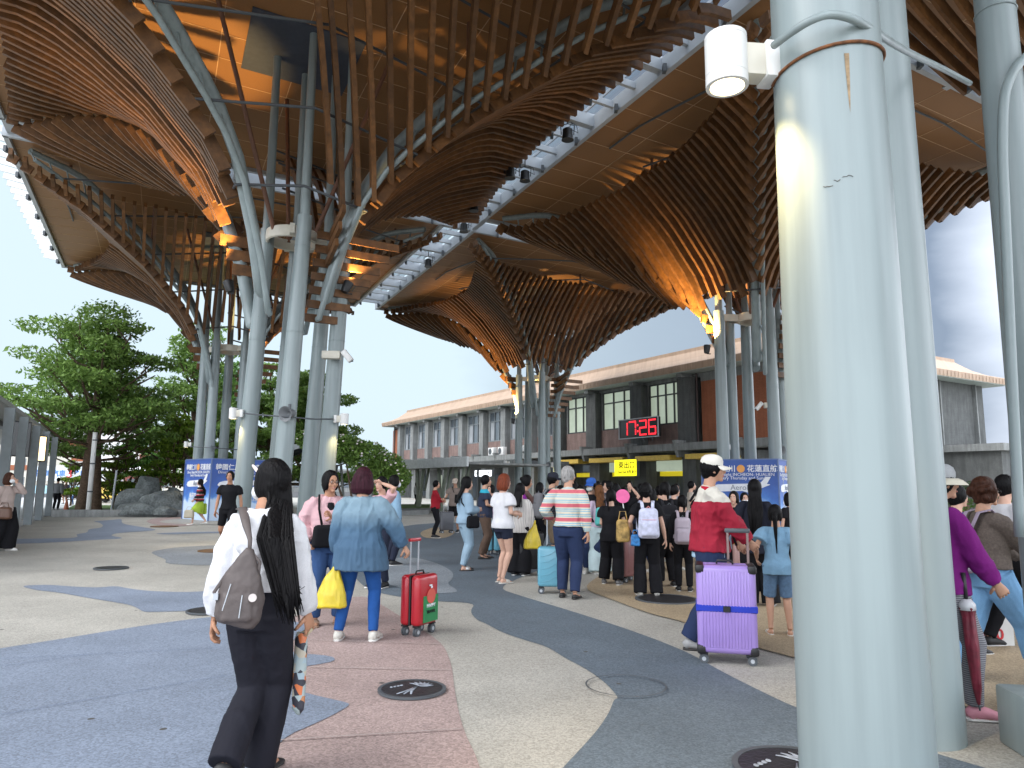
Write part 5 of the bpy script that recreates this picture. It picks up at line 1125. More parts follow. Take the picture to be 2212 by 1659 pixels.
def person(label, x, y, H=1.65, face=0, skin='fair', build=1.0, male=False, lh=None, rh=None, lf=(-.10, 0, 0), rf=(.10, 0, 0), lean=0., head=(0, 0), top=None, bottom=None, shoes=None, hair=None, hat=None, curl=.4, near=False, mask=None, glasses=False, extra=None, group=None, socks=None, palm=None, belly=0., elbow=(None, None), smile=False):
    """local frame: +Y is the way the person faces, +X their right. lengths in metres for a 1.70 m body, scaled to H"""
    k = H / 1.70; e_ = empty('person', (x, y, 0), R(face)); e_.scale = (k, k, k)
    tag(e_, label, 'person', group or 'people on the plaza')
    vox = .0095 if near else .015; bw = build
    SW = (.185 if male else .160) * (bw ** .5)
    hipz = .90 - .02 * (abs(lf[1] - rf[1]) > .3)
    pel = V3(0, 0, hipz + .03); wst = V3(0, .005 + lean * .25, 1.08); chs = V3(0, .01 + lean * .7, 1.27); nck = V3(0, -.012 + lean, 1.42); nck2 = nck + V3(0, .02, .085)
    hd = nck + V3(0, .045 + lean * .15, .185)
    sh = {s: V3(s * SW, -.01 + lean * .95, 1.385) for s in (-1, 1)}; hp = {s: V3(s * .088 * bw ** .4, 0, hipz) for s in (-1, 1)}
    tgt = {-1: np.array(lh if lh is not None else (-.235 * bw ** .4, .03, .83)), 1: np.array(rh if rh is not None else (.235 * bw ** .4, .03, .83))}
    ft = {-1: np.array(lf, float), 1: np.array(rf, float)}
    el, wr, kn, an = {}, {}, {}, {}
    for s in (-1, 1):
        pe = elbow[0 if s < 0 else 1] or (s * .5, -1, -.25)
        el[s], wr[s] = ik(sh[s], tgt[s], .285, .25, pe)
        kn[s], an[s] = ik(hp[s], ft[s] + V3(0, -.03, .085), .43, .415, (s * .06, 1, 0))
    hr = rotz(R(head[0])) @ rotx(R(head[1]))
    # ---- body: one continuous surface
    b = MB()
    tw = [(.150, .100), (.150 * bw, .108 * bw), (.125 * bw, .092 * bw + belly * .5), (.145 * bw, .098 * bw + belly * .2), (SW * .72, .070), (.066, .055), (.052, .055), (.050, .054)]
    tp = [pel - V3(0, 0, .07), pel + V3(0, 0, .03), wst, chs - V3(0, 0, .04), V3(0, lean * .9, 1.36), nck - V3(0, 0, .005), nck2, hd - V3(0, .02, .05)]
    b.tube(tp, [a for a, _ in tw], 18, ry=[c for _, c in tw], side=(1, 0, 0))
    for s in (-1, 1):
        b.tube([sh[s] - V3(s * .06, 0, .03), sh[s] - V3(s * .022, 0, .035), sh[s] * .6 + el[s] * .4, el[s], el[s] * .6 + wr[s] * .4, wr[s]], [.032, .038 * bw ** .5, .040 * bw ** .5, .036, .038, .024], 12)
        b.tube([hp[s] + V3(0, 0, .03), hp[s] * .7 + kn[s] * .3, kn[s] * .93 + hp[s] * .07, kn[s], kn[s] * .68 + an[s] * .32 + V3(0, -.012, 0), an[s] * .8 + kn[s] * .2, an[s]], [.092 * bw ** .5, .085 * bw ** .6, .056, .054, .054 * bw ** .3, .036, .034], 14)
        fd = rotz(R(-8 * s)) @ V3(0, 1, 0); A_ = an[s]; tilt = ft[s][2]
        hl = A_ + V3(0, -.03, -.055); toe = A_ + fd * .17 + V3(0, 0, -.06 - (.03 if tilt > .05 else 0))
        b.tube([hl, A_ + V3(0, .01, -.04), A_ + fd * .09 + V3(0, 0, -.055), toe], [.03, .038, .042, .026], 10, ry=[.026, .036, .026, .014], side=(1, 0, 0))
    # head with brow, cheeks, nose, jaw and ears
    def headfn(V, D):
        V = V.copy(); zz = D[:, 2]; yy = D[:, 1]; xx = D[:, 0]
        jaw = np.clip(-zz, 0, 1); V[:, 0] *= 1 - .30 * jaw ** 1.3; V[:, 1] += .018 * jaw * (yy > -.3); V[:, 1] *= np.where(yy > 0, .93, 1.04)
        V[:, 1] -= np.where(yy < 0, -.02 * jaw, 0)
        eye = np.exp(-((np.abs(xx) - .38) ** 2 / .02 + (zz - .02) ** 2 / .012)) * (yy > .3); V[:, 1] -= .010 * eye
        brow = np.exp(-((zz - .2) ** 2 / .008)) * (yy > .5) * np.exp(-(xx ** 2) / .4); V[:, 1] += .005 * brow
        return V
    b.ell((0, 0, 0), (.074, .096, .118), 28, 20, fn=headfn, m=None) if False else None
    hb = MB(); hb.ell((0, 0, 0), (.074, .096, .118), 28, 20, fn=headfn)
    hb.tube([V3(0, .084, .022), V3(0, .104, -.012), V3(0, .112, -.028), V3(0, .090, -.036)], [.007, .011, .014, .009], 8)
    hb.ell((0, .088, -.058), (.024, .010, .007), 10, 6); hb.ell((0, .084, -.07), (.022, .010, .007), 10, 6); hb.ell((0, .074, -.098), (.028, .020, .018), 10, 6)
    for s in (-1, 1): hb.ell((s * .074, -.005, -.012), (.010, .020, .032), 8, 6); hb.ell((s * .038, .066, -.028), (.024, .018, .024), 8, 6)
    for v in hb.v: v[:] = v @ hr.T + hd
    b.add(np.concatenate(hb.v), hb.f)
    hm = MB()
    for s in (-1, 1):
        d = wr[s] - el[s]; pn = V3(-s * .9, .3, 0) if palm is None else np.array(palm, float)
        hand_form(hm, wr[s], d, pn, s, 1.0, curl)
    body = fuse(b, 'body', SK[skin], e_, vox, 4, extra=hm)
    HM = lambda p: hr @ np.array(p, float) + hd
    if near or glasses or smile or True:
        ey = MB(); pu = MB(); bro = MB(); hairm = HR[hair[1]] if hair and hair[1] != 'grey' else HR['black']
        for s in (-1, 1):
            ey.ell(HM((s * .030, .083, .006)), (.0115, .006, .0062), 10, 6, m=Matrix([list(r_) for r_ in hr])); pu.ell(HM((s * .030, .0885, .005)), (.0055, .003, .0055), 8, 5, m=Matrix([list(r_) for r_ in hr]))
            bro.tube([HM((s * .014, .092, .026)), HM((s * .030, .090, .032)), HM((s * .048, .078, .026))], [.003, .0036, .002], 6)
        if near or abs(math.cos(R(face + head[0]))) < .99 or True:
            ey.obj('eye', mat('eye_white', (.6, .58, .55), .3), e_, True); pu.obj('pupil', M['black'], e_, True); bro.obj('eyebrow', hairm, e_, True)
            lp = MB(); lp.tube([HM((-.022, .083, -.060)), HM((-.008, .0975, -.0625)), HM((.008, .0975, -.0625)), HM((.022, .083, -.060))], [.003, .0058, .0058, .003], 8); lp.obj('lips', mat('lip_skin', (.36, .12, .10), .5), e_, True)
            if smile: MB().ell(HM((0, .0985, -.063)), (.016, .004, .005), 10, 6, m=Matrix([list(r_) for r_ in hr])).obj('teeth', M['white'], e_, True)
    if glasses:
        g_ = MB()
        for s in (-1, 1):
            a = np.linspace(0, 2 * np.pi, 15); g_.tube([HM((s * .032 + .023 * math.cos(t), .100, .004 + .017 * math.sin(t))) for t in a], .0022, 5, cap=False); g_.tube([HM((s * .055, .098, .008)), HM((s * .078, .0, .004))], .002, 5)
        g_.tube([HM((-.009, .102, .006)), HM((.009, .102, .006))], .002, 5); g_.obj('spectacles', M['black'], e_)
    if mask:
        m_ = MB(); m_.ell(HM((0, .070, -.058)), (.060, .050, .052), 16, 10, m=Matrix([list(r_) for r_ in hr])); 
        for s in (-1, 1): m_.tube([HM((s * .055, .075, -.035)), HM((s * .078, .0, .0))], .003, 5); m_.tube([HM((s * .05, .06, -.085)), HM((s * .078, -.005, -.02))], .003, 5)
        m_.obj('face_mask', mat('mask_' + mask, {'white': (.74, .76, .78), 'blue': (.45, .58, .70), 'grey': (.5, .52, .48)}[mask], .8), e_, True)
    # ---- clothes
    def torso(b, hem, ease, flare=0, zt=1.405, collar=.0, high=False):
        rows = []
        zs = [hem] + [z for z in (.93, 1.0, 1.08, 1.18, 1.27) if z > hem + .03] + [1.345, zt, zt + .03]
        for z in zs:
            t = z; ly = np.interp(z, [.9, 1.08, 1.27, 1.42], [0, .005 + lean * .25, .01 + lean * .7, -.012 + lean])
            rx = np.interp(z, [.80, .93, 1.08, 1.2, 1.30, 1.345, 1.385, 1.44], [.158 * bw, .152 * bw, .128 * bw, .142 * bw, SW * .94, SW * .96, SW * .76, .062])
            ry = np.interp(z, [.80, .93, 1.08, 1.2, 1.30, 1.36, 1.40, 1.44], [.115 * bw, .110 * bw, .094 * bw + belly, .105 * bw + belly * .6, .103 * bw ** .5, .088, .075, .058])
            f = max(0, 1 - (z - hem) / .45) * flare
            es = ease * (1 if z < 1.33 else .35)
            low = .016 if z < .96 else 0
            rows.append(((0, ly + (belly * .35 if z < 1.2 else 0), z), rx + es + f + low, ry + es * .9 + f * .8 + low))
        b.tube([r_[0] for r_ in rows], [r_[1] for r_ in rows], 22, ry=[r_[2] for r_ in rows], side=(1, 0, 0))
        if not male and hem < 1.2:
            for s in (-1, 1): b.ell((s * .062, .075 * bw ** .4 + lean * .7, 1.235), (.058 + ease * .5, .048 + ease * .4, .055), 12, 8)
    def sleeve(b, s, frac, ease, cuff=0., puff=0.):
        p = [sh[s] - V3(s * .075, 0, .006), sh[s] - V3(s * .012, 0, .016)]; r_ = [.046 + ease * .25, .057 * bw ** .5 + ease * .4]
        p += [sh[s] * .82 + el[s] * .18]; r_ += [.054 * bw ** .5 + ease * .72]
        if frac <= 1: p += [sh[s] * (1 - .55 * frac) + el[s] * .55 * frac, sh[s] * (1 - frac) + el[s] * frac]; r_ += [.054 * bw ** .5 + ease, .050 * bw ** .5 + ease * 1.1]
        else:
            f = frac - 1; p += [sh[s] * .5 + el[s] * .5, el[s], el[s] * (1 - f * .5) + wr[s] * f * .5, el[s] * (1 - f) + wr[s] * f]
            r_ += [.052 * bw ** .5 + ease, .047 + ease, .045 + ease + puff, .031 + ease * .7 + cuff]
        b.tube(p, r_, 14)
    if top:
        ty = top['type']; tm = top['mat']; ez = top.get('ease', .018); hem = top.get('hem', .90)
        b = MB(); torso(b, hem, ez, top.get('flare', 0)); fr = {'tee': .62, 'long': 1.97, 'vest': 0, 'mid': 1.3}[ty]
        if fr:
            for s in (-1, 1): sleeve(b, s, fr, top.get('sl', ez), top.get('cuff', 0), top.get('puff', 0))
        if top.get('hood'):
            b.tube([nck + V3(-.11, .02, .0), nck + V3(-.085, -.07, .0), nck + V3(0, -.115, -.02), nck + V3(.085, -.07, .0), nck + V3(.11, .02, .0)], [.026, .042, .052, .042, .026], 10)
            b.ell(nck + V3(0, -.115, -.11), (.115, .045, .12), 14, 10); b.ell(nck + V3(0, -.125, -.21), (.06, .03, .07), 12, 8)
        if top.get('collar'): b.tube([nck + V3(0, 0, -.02), nck + V3(0, .006, .03)], [.072, .064], 16, ry=[.070, .062], side=(1, 0, 0))
        fuse(b, 'shirt' if ty != 'long' else 'jacket', tm, e_, vox * 1.05, 3, top.get('wr', .006 if near else .005), top.get('ws', (8, 8, 6)), seed=int(abs(x * 13 + y * 7)) % 50)
        if top.get('under'):    # an open jacket shows the garment under it
            um, w_, hem2 = top['under']; b = MB(); b.tube([(0, .115 * bw + ez - .035 + lean * .2 + belly, hem + .01), (0, .118 + ez - .03 + lean * .6 + belly * .6, 1.2), (0, .10 + lean * .9, 1.37)], [w_, w_ * .9, w_ * .45], 12, ry=.035, side=(1, 0, 0))
            b.tube([(0, 0, hem2), (0, 0, hem + .08)], [.165 * bw, .155 * bw], 20, ry=[.122 * bw + belly * .5, .112 * bw + belly * .5], side=(1, 0, 0)); fuse(b, 'undershirt', um, e_, vox, 3)
    if bottom:
        bt = bottom['type']; bmx = bottom['mat']; ez = bottom.get('ease', .014); b = MB()
        wz_ = bottom.get('waist', 1.0); hz_ = {'pants': .10, 'shorts': bottom.get('len', .60), 'skirt': bottom.get('len', .5)}[bt]
        tk = top and top.get('hem', .9) < .93; b.tube([(0, 0, .80), (0, 0, .88), (0, .004, .95 if tk else wz_)], [.142 * bw + ez * .8, .150 * bw + ez * .8, (.125 if tk else .138) * bw + ez * .3], 18, ry=[.105 * bw + ez * .8, .110 * bw + ez * .8, (.085 if tk else .098) * bw + ez * .3 + belly * .5], side=(1, 0, 0))
        if bt == 'skirt':
            c = (kn[-1] + kn[1]) / 2; w_ = abs(kn[-1] - kn[1]); b.tube([(0, 0, .92), (0, 0, .75), (c[0], c[1] * .8, hz_)], [.155 * bw, .175 * bw + w_[1] * .2, .19 * bw + w_[1] * .3], 18, ry=[.115, .14 + w_[1] * .2, .16 + w_[1] * .5], side=(1, 0, 0))
        else:
            for s in (-1, 1):
                flr = bottom.get('flare', 0.)
                if bt == 'pants':
                    ah = an[s] + V3(0, 0, .015 - .05 * (flr > .02)); lg = [hp[s] + V3(0, 0, .03), hp[s] * .7 + kn[s] * .3, kn[s], kn[s] * .55 + ah * .45 + V3(0, -.01, 0), ah]
                    rr_ = [.098 * bw ** .5 + ez, .090 * bw ** .6 + ez, .062 + ez + flr * .3, .058 + ez + flr * .7, .045 + ez + flr]
                else:
                    t = np.clip((hp[s][2] - hz_) / max(.05, hp[s][2] - kn[s][2]), .1, 1.0); q = hp[s] * (1 - t) + kn[s] * t
                    lg = [hp[s] + V3(0, 0, .03), hp[s] * .6 + q * .4, q]; rr_ = [.096 * bw ** .5 + ez, .080 * bw ** .6 + ez * .8, .066 * bw ** .5 + ez * .9]
                b.tube(lg, rr_, 16)
        fuse(b, {'pants': 'trousers', 'shorts': 'shorts', 'skirt': 'skirt'}[bt], bmx, e_, vox * 1.05, 3, .0045, (10, 10, 7), seed=int(abs(x * 3 + y * 11)) % 50)
    if socks:
        b = MB()
        for s in (-1, 1): b.tube([an[s] + V3(0, 0, -.03), an[s] * .75 + kn[s] * .25], [.042, .044], 12)
        b.obj('sock', socks, e_, True)
    if shoes:
        st_, sm_, so_ = shoes
        for s in (-1, 1):
            fd = rotz(R(-8 * s)) @ V3(0, 1, 0); A_ = an[s]; up = ft[s][2] > .05; dz = -.035 if up else 0
            b = MB(); hl = A_ + V3(0, -.05, -.05); 
            if st_ == 'sneaker': b.tube([hl + V3(0, 0, .0), A_ + V3(0, -.01, -.022), A_ + fd * .07 + V3(0, 0, -.035 + dz * .3), A_ + fd * .15 + V3(0, 0, -.052 + dz), A_ + fd * .205 + V3(0, 0, -.062 + dz)], [.036, .046, .048, .046, .026], 12, ry=[.034, .050, .042, .028, .014], side=(1, 0, 0))
            elif st_ == 'sandal': b.tube([A_ + fd * .055 + V3(0, 0, -.038), A_ + fd * .12 + V3(0, 0, -.05 + dz)], [.048, .048], 10, ry=[.030, .024], side=(1, 0, 0))
            elif st_ == 'flat': b.tube([hl, A_ + V3(0, .0, -.045), A_ + fd * .09 + V3(0, 0, -.06 + dz * .4), A_ + fd * .19 + V3(0, 0, -.066 + dz)], [.034, .040, .043, .026], 10, ry=[.024, .030, .022, .014], side=(1, 0, 0))
            shp = b.obj('shoe', sm_, e_, True); b = MB()
            b.tube([A_ + V3(0, -.06, -.074), A_ + V3(0, -.035, -.074), A_ + fd * .08 + V3(0, 0, -.074 + dz * .6), A_ + fd * .17 + V3(0, 0, -.074 + dz), A_ + fd * .215 + V3(0, 0, -.074 + dz)], [.022, .042, .046, .046, .024], 12, ry=.012, side=(1, 0, 0)); b.obj('sole', so_, shp, True)
    # ---- hair and hats
    if hair:
        hs, hc = hair[0], hair[1]; ln = hair[2] if len(hair) > 2 else .35; b = MB(); hb = MB()
        big = .006 if hs in ('short', 'thin') else .012; hb.ell((0, -.018, .020), (.084 + big, .100 + big, .110 + big), 20, 14)
        if hs != 'short' and hs != 'thin':
            for s in (-1, 1): hb.ell((s * .064, -.004, -.012), (.032, .066, .088), 12, 8)
        hb.ell((0, -.055, -.03), (.070, .055, .075), 12, 8)
        if hs == 'curly':
            for _ in range(26): a = rng.normal(size=3); a /= np.linalg.norm(a); a[1] = min(a[1], .45); hb.ell(a * np.array((.088, .10, .10)) + V3(0, -.025, .01), (.034, .034, .03), 8, 6)
        cut = []
        for v in hb.v:
            # comb the hairline back from the face
            m_ = (v[:, 1] > .066) & (v[:, 2] < .075); v[m_, 1] = .066 - (v[m_, 1] - .066) * .3
            v[:] = v @ hr.T + hd
        b.add(np.concatenate(hb.v), hb.f)
        bk = lambda *p: HM(p)
        if hs == 'long':
            base = bk(0, -.06, -.02); ou = (top.get('ease', .02) if top else 0) * .75 + (.045 if top and top.get('hood') else 0); hx = hair[3] if len(hair) > 3 else 0; e2 = V3(base[0] * .5 + hx * .6, -.135 + lean - ou, 1.30 if ln > .12 else 1.40); e3 = V3(hx, -.15 + lean * .8 - ou * 1.05, 1.52 - ln)
            b.tube([bk(0, -.05, .05), base, bk(0, -.085, -.13), e2, e3], [.080, .094, .086, .085, .02], 16, ry=[.05, .05, .036, .022, .008], side=hr @ V3(1, 0, 0))
            strands = MB(); ns = 110 if near else 14
            for i in range(ns):
                sx_ = rng.uniform(-1, 1); dp = rng.uniform(0, 1); f_ = rng.uniform(.72, 1.05)
                q0 = bk(sx_ * .075, -.055 - .04 * (1 - sx_ ** 2) * dp, rng.uniform(-.02, .07)); q1 = bk(sx_ * .078, -.075 - .03 * dp * (1 - sx_ ** 2), -.09)
                q2 = V3(sx_ * .10 + hx * .6, -.14 + lean - ou - .018 * dp, 1.30 + rng.uniform(-.02, .02)); q3 = q2 * .35 + V3(sx_ * .06 + hx, -.15 + lean * .8 - ou - .02 * dp, 1.52 - ln) * .65
                q4 = V3(sx_ * .055 + hx + rng.uniform(-.02, .02), -.15 + lean * .8 - ou - .02 * dp, 1.52 - ln * f_)
                if ln < .3: q3 = q2 * .5 + q4 * .5
                strands.tube([q0, q1, q2, q3, q4], [.005, .0085, .008, .006, .0016], 5)
        elif hs == 'bob':
            b.tube([bk(0, -.03, .05), bk(0, -.035, -.03), bk(0, -.04, -.105), bk(0, -.045, -.15)], [.098, .122, .124, .096], 16, ry=[.088, .096, .088, .066], side=hr @ V3(1, 0, 0))
        elif hs == 'pony':
            r0_ = bk(0, -.11, .02); b.tube([bk(0, -.08, .03), r0_, bk(0, -.15, -.04), V3(r0_[0] * .8, r0_[1] - .04, hd[2] - ln)], [.03, .030, .036, .008], 10)
        elif hs == 'bun': b.ell(bk(0, -.115, .03), (.042, .042, .042), 12, 8)
        fuse(b, 'hair', HR[hc], e_, vox * .9, 2, extra=strands if hs == 'long' else None, wr=.0022 if hs in ('long', 'bob', 'pony') else .004, wscale=(55, 55, 2.5) if hs in ('long', 'bob', 'pony') else (30, 30, 30), seed=3)
    if hat:
        ht, hmx = hat[0], hat[1]; b = MB(); I = lambda p: HM(p)
        pts = [(.085, -.004), (.089, .015), (.090, .045), (.079, .078), (.052, .100), (.015, .108)]
        hm_ = Matrix([list(r_) for r_ in hr])
        prof_ = [(r_ * 1.0, z) for r_, z in pts]
        c = MB().lathe(prof_, (0, 0, 0), 24); V = c.v[0]; V[:, 1] *= 1.16; V[:, 1] -= .012; V[:, 2] += .03; b.add(V @ hr.T + hd, c.f); crown = b.obj('cap', hmx, e_, auto=60)
        b = MB()
        if ht == 'cap':
            n1 = 13; V = []
            for q, rr in enumerate((.0, .45, 1.0)):
                for i in range(n1):
                    t = R(-68 + 136 * i / (n1 - 1)); V.append((math.sin(t) * (.088 + rr * .012), .085 * math.cos(t) * 1.1 + rr * .085 * math.cos(t) ** .6 - .012 + .01, .036 - .020 * rr - .028 * (math.sin(t) ** 2) * (1 if rr else .3)))
            V = np.array(V); V2 = V - (0, 0, .005); fs = [(q * n1 + i, q * n1 + i + 1, (q + 1) * n1 + i + 1, (q + 1) * n1 + i) for q in range(2) for i in range(n1 - 1)]
            b.add(V @ hr.T + hd, fs); b.add(V2 @ hr.T + hd, [f[::-1] for f in fs]); b.obj('visor', hat[2] if len(hat) > 2 else hmx, crown, auto=60)
        else:
            c = MB().lathe([(.094, .03), (.12, .018), (.15, -.012), (.15, -.018), (.118, .010), (.09, .022)], (0, 0, 0), 28); V = c.v[0]; V[:, 1] *= 1.12; b.add(V @ hr.T + hd, c.f); b.obj('brim', hat[2] if len(hat) > 2 else hmx, crown, auto=60)
    e_['k'] = k
    return dict(root=e_, k=k, sh=sh, wr=wr, el=el, hd=hd, nck=nck, face=R(face), pos=V3(x, y, 0), HM=HM)
def world(P, p):
    return P['pos'] + rotz(P['face']) @ (np.array(p, float) * P['k'])
def backpack(P, label, mt, w=.30, h=.40, d=.16, z=1.16, trim=None, straps=None, front=False):
    """worn over the shoulders; separate thing"""
    sgn = 1 if front else -1
    c = world(P, (0, sgn * (.16 + d / 2), z)); e_ = empty('backpack', c, P['face']); k = P['k']; e_.scale = (k, k, k); tag(e_, label, 'backpack', 'backpacks worn in the queue')
    b = MB(); b.rbox((0, 0, 0), (w, d, h), d * .38, 4, taper=.86); b.rbox((0, -sgn * -d * .45, -h * .18), (w * .74, d * .5, h * .48), d * .2, 3)
    fuse(b, 'bag_body', mt, e_, .012, 3, .003, seed=5)
    b = MB(); y0 = sgn * -1 * -(d / 2)
    for s in (-1, 1):
        rel_ = lambda p: (np.array(p) - V3(0, sgn * (.16 + d / 2), z))
        b.tube([rel_((s * .075, sgn * .17, z + h * .42)), rel_((s * .085, sgn * .10, 1.43)), rel_((s * .10, 0, 1.455)), rel_((s * .115, -sgn * .13, 1.33)), rel_((s * .13, -sgn * .10, 1.15)), rel_((s * .15, sgn * .1, z - h * .3))], .026, 8, ry=.008, side=(1, 0, 0))
    b.obj('strap', straps or mt, e_, True)
    b = MB(); b.tube([(-.04, 0, h * .47), (0, 0, h * .56), (.04, 0, h * .47)], .008, 6)
    for q in (.12, -.02): b.strip([(-w * .33, -sgn * -(d * .5 + .012) if False else sgn * (d * .5 + .004), h * q), (w * .33, sgn * (d * .5 + .004), h * q)], (0, 0, 1), .006, .004)
    b.obj('zip', trim or M['steel_dark'], e_)
    return e_
def handbag(c, label, mt, size=(.26, .10, .2), rz=0, strap=None, name='handbag', cat='bag', mt2=None):
    e_ = empty(name, c, rz); tag(e_, label, cat); b = MB(); b.rbox((0, 0, 0), size, min(size) * .35, 3, taper=.9); fuse(b, 'bag_body', mt, e_, .010, 2, .003, seed=2)
    b = MB()
    if strap is not None: b.tube([np.array(p) - np.array(c) for p in strap] if rz == 0 else [rotz(-rz) @ (np.array(p) - np.array(c)) for p in strap], .012, 8, ry=.005)
    else: b.tube([(-size[0] * .3, 0, size[2] * .48), (-size[0] * .2, 0, size[2] * .85), (size[0] * .2, 0, size[2] * .85), (size[0] * .3, 0, size[2] * .48)], .008, 8)
    b.obj('strap', mt2 or mt, e_, True)
    return e_

cl = cloth
WHT = cl('white', (.62, .62, .64)); BLK = cl('black', (.007, .007, .009)); DNV = cl('dark_navy', (.018, .022, .04)); JEAN = cl('blue_jean', (.032, .07, .17)); DJEAN = cl('dark_jean', (.022, .035, .085)); LJEAN = cl('light_jean', (.27, .38, .47)); PNK = cl('pale_pink', (.56, .35, .37)); LPNK = cl('lilac', (.50, .40, .50))
SND = mat('tan_leather', (.25, .16, .11), .6); SOLE = mat('white_rubber', (.66, .65, .62), .6); DSOLE = mat('dark_rubber', (.03, .028, .027), .7); SHW = mat('pale_shoe_fabric', (.55, .53, .48), .7, .2, 20); SHG = mat('grey_shoe_fabric', (.14, .14, .14), .7, .2, 20); SHB = mat('black_shoe', (.015, .015, .016), .6)
def PG(px, py): q = at_z(px, py, 0); return q.x, q.y
def PY(px, Y): q = at_y(px, 1052, Y); return q.x, Y
# ---- woman in the white hooded top, walking, nearest
x0, y0 = PG(560, 1690)
w1 = person('woman in a white hooded top, black trousers and face mask walking away', x0 - .05, y0, 1.60, -10, 'tan', .98, lf=(-.02, -.20, .12), rf=(.0, .12, 0), lh=(-.25, -.04, .82), rh=(.23, .13, .86), head=(72, 0), near=True, lean=.02,
   top=dict(type='long', mat=WHT, ease=.034, sl=.026, hem=1.0, hood=True, puff=.006, wr=.016), bottom=dict(type='pants', mat=cl('black_denim', (.013, .013, .019)), ease=.012, flare=.03, waist=1.06), shoes=('flat', SHB, DSOLE), hair=('long', 'black', .62, .30), mask='white', curl=.55)
# hair clip
c = world(w1, w1['HM']((-.072, .045, .072))); a = MB(); 
d_ = rotz(w1['face']) @ (rotz(R(72)) @ V3(0, .8, .6)) ; 
for o_ in (-.004, .004): a.tube([c - d_ * .04 + V3(0, 0, o_), c + V3(0, 0, o_ * 2.4), c + d_ * .035 + V3(0, 0, o_)], .0035, 6)
a.tube([c - d_ * .045, c + d_ * .04], .003, 6); tag(a.obj('hair_clip', mat('pearl_clip', (.7, .6, .56), .3)), 'pale snap clip in the long black hair', 'hair clip')
# slouchy shoulder bag
bc = at_y(517, 1270, y0 - .27); e_ = empty('shoulder_bag', bc, R(10)); e_.scale = (.88, .88, .88); tag(e_, 'brown grey slouchy shoulder bag hanging behind the white hooded top', 'bag')
bm_ = mat('taupe_nylon', (.085, .068, .064), .6, .12, 8, .3, 14)
b = MB(); b.tube([(-.01, 0, -.20), (0, 0, -.16), (.01, 0, -.05), (.015, 0, .06), (.03, 0, .15), (.045, 0, .215)], [.10, .125, .13, .10, .055, .02], 18, ry=[.045, .065, .07, .055, .035, .015], side=(1, 0, 0)); b.rbox((0, -.045, -.10), (.17, .05, .15), .02, 3)
fuse(b, 'bag_body', bm_, e_, .008, 3, .006, (12, 12, 8), seed=8)
b = MB(); S_ = lambda p: tuple(rotz(-R(10)) @ (np.array(p) - np.array(bc)) / .88)
shp = world(w1, w1['sh'][-1] + V3(.045, 0, .075))
b.tube([(.045, -.005, .20), S_(at_y(540, 1165, y0 - .25)), S_(at_y(531, 1128, y0 - .19)), S_(at_y(524, 1098, y0 - .08)), S_(at_y(516, 1098, y0 + .06))], [.010, .013, .024, .026, .022], 8, ry=[.006] * 5, side=(1, 0, 0))
b.tube([(.05, 0, .20), (.10, 0, .14), (.095, 0, .02), (.06, 0, -.05)], .010, 8, ry=.005); b.tube([(-.10, -.02, -.08), (-.13, -.01, -.02), (-.07, 0, .08), (.02, 0, .2)], .010, 8, ry=.005); b.obj('strap', bm_, e_, True)
b = MB(); b.tube([(-.07, -.068, -.11), (-.035, -.06, .03)], .003, 5); b.tube([(.02, -.078, -.15), (.03, -.07, -.03)], .003, 5); b.box((-.115, -.03, -.04), (.025, .02, .035)); b.obj('zip', M['steel_light'], e_)
MB().lathe([(.022, 0), (.022, .006)], n=18, m=Matrix.Rotation(R(80), 3, 'X')).obj('badge', mat('pale_badge', (.5, .45, .43), .5), e_).location = (.085, -.07, -.045)
# folded tote carried in the right hand
tc_ = at_y(648, 1445, y0 + .12); e_ = empty('tote_bag', tc_, R(-30)); tag(e_, 'narrow folded patterned tote hanging from the walking woman\'s hand', 'bag')
pat = bpy.data.materials.new('patchwork_print'); pat.use_nodes = True; n = pat.node_tree.nodes; l = pat.node_tree.links
t = n.new('ShaderNodeTexCoord'); v = n.new('ShaderNodeTexVoronoi'); v.inputs['Scale'].default_value = 26; l.new(t.outputs['Object'], v.inputs['Vector']); s_ = n.new('ShaderNodeSeparateColor'); l.new(v.outputs['Color'], s_.inputs[0])
r = n.new('ShaderNodeValToRGB'); r.color_ramp.interpolation = 'CONSTANT'; l.new(s_.outputs[0], r.inputs[0]); e = r.color_ramp.elements; e[0].color = (.30, .36, .36, 1); e[1].position = .85; e[1].color = (.03, .03, .04, 1)
for p_, c_ in ((.3, (.42, .38, .30, 1)), (.5, (.5, .14, .05, 1)), (.6, (.28, .36, .40, 1)), (.74, (.42, .18, .08, 1))): q = e.new(p_); q.color = c_
l.new(r.outputs[0], n['Principled BSDF'].inputs['Base Color'])
b = MB(); b.tube([(0, 0, -.235), (0, 0, -.20), (.0, 0, 0), (.0, 0, .16), (0, 0, .19)], [.014, .042, .045, .040, .03], 12, ry=[.01, .025, .03, .024, .02], side=(1, 0, 0)); fuse(b, 'bag_body', pat, e_, .007, 2, .004)
hw_ = world(w1, w1['wr'][1] + (w1['wr'][1] - w1['el'][1]) * .38); S_ = lambda p: tuple(rotz(R(30)) @ (np.array(p) - np.array(tc_)))
b = MB(); b.tube([(-.02, 0, .17), S_(hw_)], .012, 8, ry=.006); b.tube([(.02, 0, .17), S_(hw_ + V3(.01, 0, 0))], .014, 8, ry=.006); b.obj('handle', mat('canvas_cream', (.42, .36, .24), .8), e_, True)

